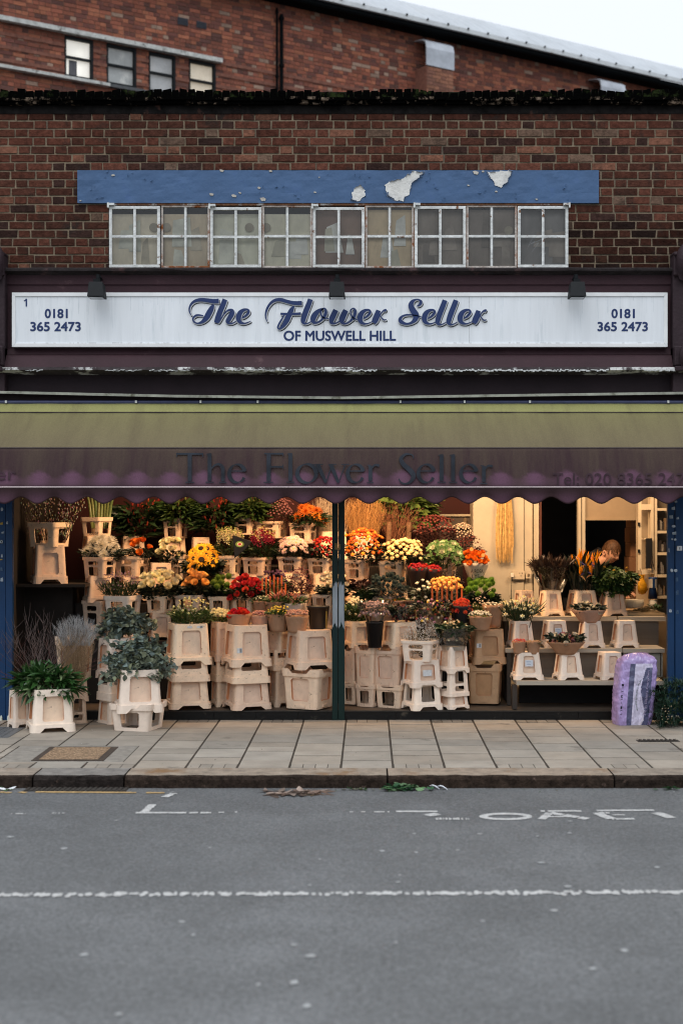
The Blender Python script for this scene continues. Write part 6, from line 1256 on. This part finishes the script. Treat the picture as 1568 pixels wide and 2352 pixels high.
MPK = [mat('packet_brown', (.25,.16,.09), .8, .3, 12), mat('packet_grey', (.30,.27,.24), .7, .3, 12), mat('packet_dark', (.05,.04,.04), .7, .3, 12)]
r = random.Random(17)
for j, (y, w_) in enumerate(((1219,'top'),(1269,'second'),(1320,'third'),(1369,'fourth'))):
    s_ = S(1.38); z0 = Z(y-2,1.31)+.001
    m = MB(); x = X(1509.5,1.38)
    for k in range(4): ww = r.uniform(.012,.022); hh = r.uniform(.05,.12); m.add([(x,1.36,z0),(x+ww,1.36,z0),(x+ww,1.40,z0),(x,1.40,z0),(x+r.uniform(-.003,.003),1.35,z0+hh),(x+ww,1.355,z0+hh*r.uniform(.8,1)),(x+ww,1.40,z0+hh),(x,1.40,z0+hh)], [(0,3,2,1),(4,5,6,7),(0,1,5,4),(1,2,6,5),(2,3,7,6),(3,0,4,7)], r.randrange(3)); x += ww+.001
    tag(m.build('packets', MPK), 'small packets crammed into the %s pigeonhole from the top' % w_, 'packets', 'packets in the pigeonholes')
t = thing('spray_canister', (X(1498,1.2),1.2,Z(1412,1.2)), 'blue and white canister with a flared base on the counter beside the cabinet', 'canister')
q = 1/S(1.2); m = MB(); m.lathe([(.001,36*q),(11*q,37*q),(8*q,62*q),(8*q,64*q)], n=20, m=0); m.lathe([(10.2*q,62*q),(10.2*q,82*q)], n=20, m=1); m.lathe([(10.2*q,82*q),(10*q,86*q),(.001,87*q)], n=20, m=0); m.build('body', [mat('can_blue', (.012,.035,.11), .35), mat('can_label', (.50,.46,.40), .5)], t, smooth=True)
m = MB(); m.box(-2.6*q,2.6*q,-10.6*q,-9*q,61*q,83*q); m.build('stripe', MATS['can_blue'], t); m = MB(); m.lathe([(9*q,0),(9.5*q,34*q),(.001,35*q)], n=16); m.build('stand', mat('jug_white', (.6,.55,.47), .5), t, smooth=True)
t = thing('yellow_bag', (X(1473,1.15),1.15,Z(1366,1.15)), 'crumpled yellow plastic bag hanging above the worktop', 'bag'); q = 1/S(1.15); m = MB(); prof = [(.001,0),(7*q,3*q),(11*q,12*q),(9.5*q,24*q),(6*q,34*q),(5*q,40*q),(7.5*q,46*q)]
m.lathe(prof, n=22, wob=lambda i, a: .16*math.sin(a*3+i)+.1*math.sin(a*7+i*2)); m.build('bag_body', mat('yellow_plastic', (.80,.40,.02), .35, .35, 14, .6, 30, trans=.25), t, smooth=True)
m = MB(); m.tube([(0,.02,44*q),(0,.03,52*q),(0,.1,60*q)], .002, 5); m.build('string', MATS['black_frame'], t)
t = thing('bowl', (X(1455,1.15),1.15,Z(1396,1.15)), 'cream oblong ceramic bowl on the worktop', 'bowl'); m = MB(); m.lathe([(.001,0),(19*q,0),(22*q,4*q),(23*q,12*q),(22.5*q,19*q),(21*q,19.5*q),(21*q,10*q),(.001,5*q)], n=28); p = m.build('bowl_body', mat('ceramic_cream', (.72,.63,.48), .3, .08, 6), t, smooth=True); p.scale = (1,.6,1)
m = MB(); m.tube([(-4*q,-.055,3*q),(-4*q,-.056,16*q)], 1.6*q, 6); m.build('drip', MATS['ceramic_cream'], t)
m = MB(); m.box(X(1432,.8),X(1526,.8),.80,1.48,zt[0]+.0,zt[0]+.024); wb = tag(m.build('chopping_board', mat('board_wood', (.42,.30,.17), .6, .15, 4, stretch=(.5,1,5))), 'pale wooden worktop board lying on the top shelf', 'board')
t = thing('cut_stems', (X(1484,.9),.95,zt[0]+.026), 'pile of cut woody stems and green leaves on the wooden board', 'stems'); m = MB(); r = random.Random(4)
for k in range(26): x = r.uniform(-.13,.0); y = r.uniform(-.1,.1); a = r.uniform(-.1,.25); L_ = r.uniform(.12,.22); m.tube([(x,y,.004+.001*k),(x+L_*.5,y+.02,.008+.001*k+a*.1),(x+L_,y,.01+.001*k+a*.2)], .0022, 4, 0, (.12*r.uniform(.6,1.3),.07,.03))
m.build('stem', M_tw, t, attr=True); m = MB()
for k in range(40): v = r.uniform(.6,1.4); leafm(m, .05, .025, 3, .3, .2, c=(.03*v,.07*v,.02*v), mtx=rotm((r.uniform(-1,1),r.uniform(-1,1),r.uniform(0,.8)),0,(r.uniform(.05,.16),r.uniform(-.1,.1),r.uniform(.005,.06))))
m.build('leaves', M_lf, t, attr=True)
m = MB(); m.box(-.03,.03,-.012,.0,0,.30)
for k in range(24): m.box(-.036,-.03,-.01,-.004,.01+k*.012,.016+k*.012)
tag(m.build('hanging_comb', mat('comb_black', (.012,.012,.014), .5), loc=(X(1490,1.28),1.3,Z(1306,1.28))), 'long black toothed strip hanging inside the open cabinet', 'comb')
t = thing('secateurs', (X(1501,1.15),1.24,Z(1300,1.15)), 'dark secateurs and keys hanging from a hook on the cabinet upright', 'tool'); m = MB(); m.tube([(-.02,0,-.02),(-.005,0,.03),(.005,0,.09)], .004, 6); m.tube([(.018,0,-.03),(.004,0,.03),(-.004,0,.08)], .004, 6); m.lathe([(0,.03),(.009,.03),(.009,.04),(0,.04)], 0, 0, 8); m.build('blades', mat('tool_dark', (.06,.04,.03), .4, metal=.4), t); m = MB(); m.tube([(0,0,.085),(.01,.0,.11),(0,.06,.125)], .002, 5); m.build('hook', MATS['black_frame'], t)
# stacked cartons in the back room
for k in range(7):
    m = MB(); s_ = S(2.4); x0_ = X(1448-k%2*2-(6-k)*.6,2.4); m.box(x0_,x0_+.26,2.4,2.7,Z(1412,2.4)+k*.155,Z(1412,2.4)+k*.155+.150); 
    m.box(x0_+.09,x0_+.2,2.397,2.3995,Z(1412,2.4)+k*.155+.09,Z(1412,2.4)+k*.155+.11,1)
    o = m.build('carton', [mat('carton_brown', (.30,.15,.08), .8, .15, 6), MATS['black_frame']]); tag(o, '%s brown slotted carton of the stack behind the man' % ['bottom','second from the bottom','third from the bottom','fourth from the bottom','fifth from the bottom','sixth from the bottom','top'][k], 'carton', 'cartons stacked in the back room')
m = MB(); m.box(X(1440,2.4),X(1470,2.4),2.35,2.75,.08,Z(1412,2.4)-.002); tag(m.build('carton_table', MATS['staging_wood']), 'low dark table under the brown cartons in the back room', 'table')
# raffia, sockets, cable
t = thing('raffia_hank', (X(1158,1.85),1.86,Z(1295,1.85)), 'long hank of straw-coloured raffia hanging on the cream wall', 'raffia'); m = MB(); r = random.Random(2); s_ = S(1.85)
for k in range(230):
    x = r.gauss(0,.30)*.16; x = max(-.085,min(.085,x*1.3)); l0 = r.uniform(.0,.12)*(1+abs(x)*6); y = -.02-r.uniform(0,.03)*(1-abs(x)/.1); w_ = r.uniform(.0016,.004); v = r.uniform(.55,1.25)
    pts = [(x*.9+r.uniform(-.012,.012), y, l0), (x+r.uniform(-.008,.008), y-.004, .2), (x+r.uniform(-.006,.006), y, .42), (x*.75, y+.01, .75)]
    m.tube(pts, [w_*.4,w_,w_,w_*.8], 3, 0, (.66*v,.42*v,.16*v), cap=False)
tag(m.build('raffia_strands', M_tw, t, attr=True), kind='stuff'); m = MB(); m.tube([(-.08,-.02,.72),(.08,-.02,.72)], .012, 8); m.build('binding', MATS['cream_wall'], t)
t = thing('wall_socket', (X(1187,1.88),1.895,Z(1321,1.88)), 'cream double wall socket with a plug on the cream wall', 'socket'); s_ = S(1.88)
m = MB(); m.box(-.055,.075,-.03,0,-.045,.045); bevel(m.build('plate', mat('socket_cream', (.55,.47,.36), .5), t), .004); m = MB(); m.box(-.075,-.04,-.075,-.031,-.02,.025); bevel(m.build('plug', mat('plug_white', (.75,.7,.62), .4), t), .005)
m = MB()
for a,b in ((.02,.015),(.045,.015),(.033,-.012)): m.box(a,a+.006,-.0315,-.0302,b,b+.012)
m.build('socket_holes', MATS['black_frame'], t); m = MB(); m.tube([(-.06,-.06,-.02),(-.062,-.05,-.12),(-.07,-.05,-.35),(-.10,-.2,-.55),(-.16,-.5,-.62)], .0035, 6); m.build('cable', MATS['black_frame'], t)
t = thing('light_switch', (X(1213,1.86),1.885,Z(1320,1.86)), 'small square dimmer switch right of the double socket', 'switch'); m = MB(); m.box(-.028,.028,-.02,0,-.04,.04); bevel(m.build('plate', MATS['socket_cream'], t), .003); m = MB(); m.lathe([(0,-.012),(.012,-.01),(.012,.01),(0,.012)], 0,-.024,10); m.build('knob', mat('knob_brown', (.2,.15,.1), .5), t)
for x, lb in ((1032,'small wrapped candle on the wall shelf, left one of two'),(1068,'small wrapped candle on the wall shelf, right one of two')):
    m = MB(); q = 1/S(2.1); m.lathe([(.001,0),(7*q,0),(7*q,5*q),(4*q,7*q),(5*q,14*q),(2*q,18*q),(.001,19*q)], n=10); tag(m.build('candle', mat('candle_tan', (.30,.22,.14), .7, .4, 20), loc=(X(x,2.28),2.30,Z(1207.5,2.3)), smooth=False), lb, 'candle')
m = MB(); vs, fs = text2d('SOLGT'); q = 1/S(.98); m.add([((v[0]-.5)*22*q, 0, (v[1])*6*q) for v in vs], fs); p = m.build('stamped_word', MATS['black_frame'], loc=(X(217,.98), .965, Z(1228,.98))); p.rotation_euler = (0,0,math.radians(24))
cr_ = [o for o in COL.objects if o.get('label','').startswith('cream open collar, topmost of stack holding the thick')]
if cr_: bpy.context.view_layer.update(); mw = p.matrix_world.copy(); p.parent = cr_[0]; p.matrix_parent_inverse = cr_[0].matrix_world.inverted()
# ================= PURPLE BAG =================
s_ = S(-.2); bw, bh, bd = 92/s_, 163/s_, .20
t = thing('plastic_sack', (X(1455,-.2), -.24, 0), 'tall shiny purple plastic sack of evergreens standing on the pavement', 'bag', rz=math.radians(10))
def BG(u, v, off=0):       # u around 0..1 (front = .0-.5), v height 0..1
    u = u % 1.0
    if u < .4: sx, sy = -1+2*u/.4, -1
    elif u < .5: sx, sy = 1, -1+2*(u-.4)/.1
    elif u < .9: sx, sy = 1-2*(u-.5)/.4, 1
    else: sx, sy = -1, 1-2*(u-.9)/.1
    nn_ = (abs(sx)**6+abs(sy)**6)**(1/6); ca, sa = sx, sy; a = math.atan2(sy, sx); sx, sy = sx/nn_, sy/nn_
    sq = 1.0-.08*max(0,v-.82)/.18 - .05*max(0,.06-v)/.06; tp = 1-.5*max(0,(v-.88)/.12)**2
    wr = .006*abs(noise.noise(Vector((u*30+v*14, v*4-u*20, 11))))*1.6-.004+.006*noise.noise(Vector((u*22, v*5, 1)))+.007*noise.noise(Vector((u*9, v*14, 4)))*(.3+v)+.004*noise.noise(Vector((u*45, v*30, 8)))+.022*max(0,v-.8)*5*noise.noise(Vector((u*16, v*9, 3)))
    lean = .05*v-.03; x = (bw/2*sx)*(.94+.06*math.sin(v*3.1))*sq*(.6+.4*tp)+lean; y = bd/2*sy*tp*sq; n = Vector((sx*.4+ca*.6, sy*.4+sa*.6, 0)).normalized()
    z = bh*(v - .05*max(0,v-.85)/.15*(math.cos(a*2+.5)*.5+.5)); return Vector((x,y,z)) + n*(wr+off)
m = MB(); NU, NV = 160, 70; vs = [BG(i/NU, k/NV) for i in range(NU) for k in range(NV+1)]; m.v = [tuple(p) for p in vs]
for i in range(NU):
    for k in range(NV):
        u = (i+.5)/NU; x = BG(u, .5).x/bw+.5; v = (k+.5)/NV; front = u < .4; mi = 0; x = u/.4
        if front and v < .86:
            if .24 < x < .37: mi = 1
            elif .37 <= x < .80: mi = 2
            if x > .64+.07*math.sin(v*8+.5) and x < .84: mi = 1 if v < .8 else 2
        i2 = (i+1) % NU; m.f.append([i*(NV+1)+k, i2*(NV+1)+k, i2*(NV+1)+k+1, i*(NV+1)+k+1]); m.m.append(mi); m.c.append((1,1,1))
m.f.append([i*(NV+1)+NV for i in range(NU)]); m.m.append(0); m.c.append((1,1,1))
def plast(nm, c): return mat(nm, c, .16, .22, 6, .8, 14, spec=.8, stain=(tuple(min(1,k*1.5) for k in c), 5, .56, .1))
bg_ = m.build('sack', [plast('sack_lilac', (.37,.28,.55)), plast('sack_slate', (.085,.09,.18)), plast('sack_white', (.62,.58,.76))], t, smooth=True)
def bgt(x, y, off):     # x 0..1 across the front, y 0..1 downwards
    return BG(min(.4, max(0, x))*1.0*.4 if False else x*.4, 1-y, .003+off)
def vtext(body, x0, x1, ytop, ybot, curve=0, italic=0):    # reading upwards
    vs, fs = text2d(body); m = MB(); m.add([bgt(x0+(1-v[1])*(x1-x0)*1 + curve*(v[0]-.45)**2 , ybot-v[0]*(ybot-ytop), 0) for v in vs], fs); return m
vtext('HIGHEST QUALIFIED SALAL', .44, .485, .36, .80, .30).build('print_green', mat('print_green', (.05,.11,.05), .5), bg_)
vtext('Mt St Helens Evergreen', .69, .765, .24, .86).build('print_pale', mat('print_pale', (.40,.34,.52), .4), bg_)
m = MB()
for k in range(9): v0 = .42+k*.052; m.add([bgt(.035,v0,0), bgt(.10,v0,0), bgt(.10,v0+(.008 if k%3 else .035),0), bgt(.035,v0+(.008 if k%3 else .035),0)], [(3,2,1,0)])
m.build('print_black', MATS['black_vinyl'], bg_)
# ================= LITTER =================
def litter(x, y, nm, label, cols, n, L_, w_, sx, sy, seed, z0=-.083, cat='litter', kind=None, hh=.03):
    t = thing(nm, tuple(G(x, y)), label, cat); m = MB(); r = random.Random(seed)
    for k in range(n):
        c = r.choice(cols); v = r.uniform(.5,1.4); leafm(m, L_*r.uniform(.6,1.4), w_*r.uniform(.6,1.4), 4, r.uniform(-.3,.6), r.uniform(-.4,.5), c=tuple(q*v for q in c), mtx=rotm((r.uniform(-1,1), r.uniform(-.5,.5), r.uniform(-.05,.3)), r.uniform(-.7,.7), (r.gauss(0,.4)*sx, r.uniform(-1,1)*sy, .006+r.random()*hh)))
    m.v = [(a, b, max(c*(.16 if 'brown' in label else .7), .002)) for a, b, c in m.v]; o = m.build('leaves', M_lfd, t, attr=True); tag(o, kind='stuff'); return t
litter(672, 1822, 'leaf_litter', 'heap of torn brown paper-like leaves in the road by the kerb', [(.16,.11,.085),(.30,.23,.19),(.07,.05,.04)], 46, .13, .05, .17, .05, 3)
litter(735, 1825, 'leaf_litter', 'thin flat scraps of brown leaf right of the brown heap', [(.16,.10,.07),(.07,.05,.03)], 12, .12, .02, .12, .03, 4, hh=.005)
litter(925, 1815, 'leaf_litter', 'green leaves with white scraps swept against the kerb', [(.05,.12,.045),(.03,.09,.04),(.12,.2,.1)], 70, .06, .034, .16, .03, 5, hh=.04)
litter(825, 1815, 'leaf_litter', 'sparse green scraps in the gutter left of the green leaf pile', [(.06,.12,.05),(.1,.1,.06)], 26, .03, .02, .12, .02, 6, hh=.01)
litter(12, 1815, 'leaf_litter', 'white and green scraps in the gutter at the left edge', [(.6,.62,.64),(.08,.14,.06)], 10, .05, .03, .05, .02, 7, hh=.01)
litter(1540, 1814, 'leaf_litter', 'few green leaf scraps in the gutter at the right edge', [(.05,.12,.05)], 10, .05, .03, .08, .02, 8, hh=.01)
for i, (x, y) in enumerate(((985,1806),(1003,1807))):
    m = MB(); leafm(m, .09, .03, 4, .5, .4, mtx=rotm((1,-.2,.05),0,(0,0,.02))); o = m.build('paper_scrap', mat('scrap_white', (.6,.62,.66), .6), loc=tuple(G(x,y+6))); tag(o, 'white paper scrap on the green leaf pile, %s of two' % ('left','right')[i], 'litter')
m = MB(); r = random.Random(31)
for k in range(70):
    g = G(r.uniform(0,1568), r.uniform(1811,1822)); leafm(m, r.uniform(.006,.02), r.uniform(.005,.012), 2, 0, .2, c=r.choice([(.5,.5,.5),(.06,.05,.04),(.1,.08,.05),(.06,.1,.04)]), mtx=rotm((r.uniform(-1,1),r.uniform(-1,1),.1),0,(g.x,g.y,g.z+.002)))
for k in range(60):
    g = G(r.uniform(0,1568), r.uniform(1665,1765), 0); leafm(m, r.uniform(.005,.016), r.uniform(.004,.010), 2, 0, .2, c=r.choice([(.55,.55,.52),(.05,.04,.03),(.12,.09,.05)]), mtx=rotm((r.uniform(-1,1),r.uniform(-1,1),.1),0,(g.x,g.y,.003)))
tag(m.build('gutter_debris', M_lfd, attr=True), 'tiny crumbs of leaf and grit scattered along the gutter and paving', 'debris', kind='stuff')
# ================= PERSON =================
pz = Vector((2.30, 1.86, 0)); f_ = Vector((.86,-.51,0)); l_ = Vector((.51,.86,0))      # facing and lateral
HEAD = P(1402,1268,1.66)
def skin(chains, name, mats, parent, sub=2):
    me = bpy.data.meshes.new(name); vs, es, rd, idx = [], [], [], {}
    for ch in chains:
        pr = None
        for p, r_ in ch:
            k = tuple(round(c, 4) for c in p)
            if k not in idx: idx[k] = len(vs); vs.append(k); rd.append(r_)
            if pr is not None and pr != idx[k]: es.append((pr, idx[k]))
            pr = idx[k]
    me.from_pydata(vs, es, []); o = bpy.data.objects.new(name, me); COL.objects.link(o); m_ = o.modifiers.new('s','SKIN'); m_.use_smooth_shade = True
    for d, r_ in zip(me.skin_vertices[0].data, rd): d.radius = (r_, r_)
    me.skin_vertices[0].data[0].use_root = True; o.modifiers.new('u','SUBSURF').levels = sub; o.modifiers['u'].render_levels = sub
    dg = bpy.context.evaluated_depsgraph_get(); dg.update(); m2 = bpy.data.meshes.new_from_object(o.evaluated_get(dg)); bpy.data.objects.remove(o)
    return m2
V = Vector
pel = V((2.20,1.93,.93)); ch = pel+f_*.10+V((0,0,.33)); nk = HEAD - f_*.13 + V((0,0,-.13)); 
shR, shL = ch+l_*.18+V((0,0,.08))+f_*.03, ch-l_*.18+V((0,0,.06))+f_*.05
elR, elL = shR+V((0,0,-.26))+f_*.06, shL+V((0,0,-.25))+f_*.08
wrR, wrL = elR+f_*.20+V((0,-.06,-.02)), elL+f_*.22+V((0,-.05,-.01))
hipR, hipL = pel+l_*.09-V((0,0,.04)), pel-l_*.09-V((0,0,.04))
def hand(w_, d, s):
    d = d.normalized(); sd = l_*s; pm = w_+d*.05-V((0,0,.01)); out = [[(w_,.024),(pm,.030)]]
    for i, L_ in enumerate((.062,.070,.066,.052)):
        b0 = pm+d*.035+sd*(.027-.018*i); k1 = b0+d*L_*.45-V((0,0,.012)); out.append([(pm,.030),(b0,.010),(k1,.009),(k1+d*L_*.3-V((0,0,.02)),.008)])
    th = pm+sd*.032+d*.0; out.append([(pm,.030),(th,.011),(th+d*.03+sd*.012-V((0,0,.01)),.010),(th+d*.052+sd*.008-V((0,0,.02)),.009)]); return out
nb = ch+V((0,0,.17))+f_*.07
body = [[(pel,.10),(pel+f_*.04+V((0,0,.16)),.10),(ch,.10),(nb,.058),(nk,.055),(HEAD-f_*.03-V((0,0,.04)),.055)],
        [(ch,.10),(shR,.042),(elR,.036),(wrR,.024)],[(ch,.10),(shL,.042),(elL,.036),(wrL,.024)],
        [(pel,.12),(hipR,.085),(hipR+V((0,0,-.42)),.055),(hipR+V((0,0,-.80)),.035),(hipR+V((0,0,-.83))+f_*.12,.03)],[(pel,.12),(hipL,.085),(hipL+V((0,0,-.42)),.055),(hipL+V((0,0,-.80)),.035),(hipL+V((0,0,-.83))+f_*.12,.03)]]
body += hand(wrR, f_+V((0,0,-.1)), -1) + hand(wrL, f_+V((0,0,-.1)), 1)
bm0 = skin(body, 'b', None, None); 
M_skin = mat('skin', (.56,.30,.20), .5, .08, 12, .1, 60, spec=.35)
hm = MB(); NA, NB_ = 40, 34
def headpt(th, ph):      # ph: 0 top .. pi bottom ; th: 0 = face front (-y)
    st_, ct = math.sin(ph), math.cos(ph); x, y, z = st_*math.sin(th), -st_*math.cos(th), ct
    X_, Y_, Z_ = x*.076, y*.095, z*.118
    if z < 0: k = 1-.30*(-z)**1.3; X_ *= k; Y_ = Y_*(1-.22*(-z)) if y > 0 else Y_*(1-.04*(-z)); 
    fr = max(0,-y)
    g = lambda cx, cz, sx, sz: math.exp(-((X_-cx)/sx)**2-((Z_-cz)/sz)**2)
    if y < .1:
        Y_ -= .022*g(0,-.022,.011,.018)+.010*g(0,.002,.008,.022)      # nose
        Y_ -= .007*g(0,.028,.045,.009); Y_ += .010*(g(.030,.008,.014,.010)+g(-.030,.008,.014,.010))
        Y_ -= .007*g(0,-.056,.020,.006)+.006*g(0,-.068,.016,.006); Y_ += .004*g(0,-.062,.022,.0025)+.004*g(0,-.078,.018,.006); Y_ -= .008*g(0,-.098,.022,.014)
        Y_ -= .004*(g(.042,-.018,.018,.018)+g(-.042,-.018,.018,.018))
    return (X_, Y_, Z_)
for i in range(NB_+1):
    for k in range(NA): hm.v.append(headpt(2*math.pi*k/NA, math.pi*i/NB_))
hm.f = [(i*NA+k, (i+1)*NA+k, (i+1)*NA+(k+1)%NA, i*NA+(k+1)%NA) for i in range(NB_) for k in range(NA)]; hm.m = [0]*len(hm.f)
for s in (1,-1):
    o_0 = len(hm.v); n_ = 10
    for i, (rr_, xx) in enumerate(((.016,.066),(.026,.076),(.030,.084),(.022,.086),(.008,.078))):
        for k in range(n_): a = 2*math.pi*k/n_; hm.v.append((s*(xx+.004*math.cos(a)), .012+rr_*.62*math.cos(a)+(.006), -.012+rr_*1.05*math.sin(a)))
    hm.f += [(o_0+i*n_+k, o_0+i*n_+(k+1)%n_, o_0+(i+1)*n_+(k+1)%n_, o_0+(i+1)*n_+k) for i in range(4) for k in range(n_)]; hm.m += [0]*(4*n_)
HR = Matrix.Translation(HEAD) @ Matrix.Rotation(math.radians(42), 4, 'Z') @ Matrix.Rotation(math.radians(28), 4, 'X') @ Matrix.Rotation(math.radians(-4), 4, 'Y')
bv = [tuple(v.co) for v in bm0.vertices]; bf = [list(p.vertices) for p in bm0.polygons]
pm_ = MB(); pm_.add(bv, bf); pm_.add([tuple(HR @ Vector(v)) for v in hm.v], hm.f)
pr = thing('person', (2.2,1.93,.08), 'man with short light brown hair in dark clothes bending over the worktop', 'person'); po = pr.location.copy()
p = pm_.build('body', M_skin, pr, smooth=True); p.location = -po
h2 = MB(); r = random.Random(3)
for i in range(NB_+1):
    for k in range(NA):
        th, ph = 2*math.pi*k/NA, math.pi*i/NB_; x, y, z = headpt(th, min(ph, 1.95)); fr = math.cos(th); lim = .98+.42*(1-max(0,fr))+.75*max(0,-fr); 
        g = 1.085+.03*noise.noise(Vector((th*6,ph*3,0)))+.025*math.sin(th*17)*.5
        q = max(0, min(1, (lim-ph)/.25)); gg = .97+(g-.97)*q; x, y, z = headpt(th, min(ph, lim+.12)); h2.v.append((x*gg, y*gg, z*gg+.004*q))
h2.f = [(i*NA+k, (i+1)*NA+k, (i+1)*NA+(k+1)%NA, i*NA+(k+1)%NA) for i in range(NB_) for k in range(NA)]; h2.m = [0]*len(h2.f); h2.c = [(1,1,1)]*len(h2.f)
for k in range(150):      # strands
    th = r.uniform(-2.6,2.6); ph = r.uniform(.15,1.0); a = headpt(th, ph); b2 = headpt(th+.1, ph+.35); c2 = headpt(th+.15, min(ph+.6, 1.15+.8*(1-max(0,math.cos(th)))))
    o2 = len(h2.v); pts = [Vector(a)*1.10, Vector(b2)*1.12, Vector(c2)*1.10]; w_ = Vector((math.cos(th),math.sin(th),0))*.004
    for q in pts: h2.v += [tuple(q-w_), tuple(q+w_)]
    h2.f += [(o2,o2+1,o2+3,o2+2),(o2+2,o2+3,o2+5,o2+4)]; v = r.uniform(.5,1.6); h2.m += [0,0]; h2.c += [(v,v,v)]*2
h2.v = [tuple(HR @ Vector(v)) for v in h2.v]
p = h2.build('hair', mat('hair_brown', (.075,.034,.015), .6, .35, 40, attr=True, spec=.3), pr, smooth=True, attr=True); p.location = -po
e2 = MB()
for s in (1,-1):
    e2.lathe([(.0005,-.003),(.010,-.0015),(.010,.0015),(.0005,.003)], s*.030, -.0795, 10); e2.add([(s*.030-.016,-.0895,.022),(s*.030+.016,-.0895,.022),(s*.030+.014,-.0915,.028),(s*.030-.014,-.0915,.028)], [(0,1,2,3)])
e2.add([(-.020,-.096,-.063),(.020,-.096,-.063),(.016,-.0985,-.060),(-.016,-.0985,-.060)], [(0,1,2,3)])
e2.v = [tuple(HR @ Vector(v)) for v in e2.v]; p = e2.build('eyes_and_brows', mat('dark_eye', (.06,.03,.02), .4), pr); p.location = -po
g = .016
jm = skin([[(pel+V((0,0,-.06)),.135),(pel+f_*.04+V((0,0,.16)),.138),(ch,.155),(nb,.10),(nk-V((0,0,.03)),.075)],[(ch,.155),(shR,.095),(elR,.065),(wrR-f_*.02,.038)],[(ch,.155),(shL,.095),(elL,.065),(wrL-f_*.02,.038)]], 'jumper', None, None)
jm.materials.append(mat('dark_jumper', (.015,.013,.014), .9, .2, 20, .3, 60)); link('jumper', jm, pr, -po)
tm_ = skin([[(pel,.132),(hipR,.098),(hipR+V((0,0,-.42)),.07),(hipR+V((0,0,-.79)),.055)],[(pel,.132),(hipL,.098),(hipL+V((0,0,-.42)),.07),(hipL+V((0,0,-.79)),.055)]], 'trousers', None, None)
tm_.materials.append(mat('dark_trousers', (.02,.022,.03), .9)); link('trousers', tm_, pr, -po)
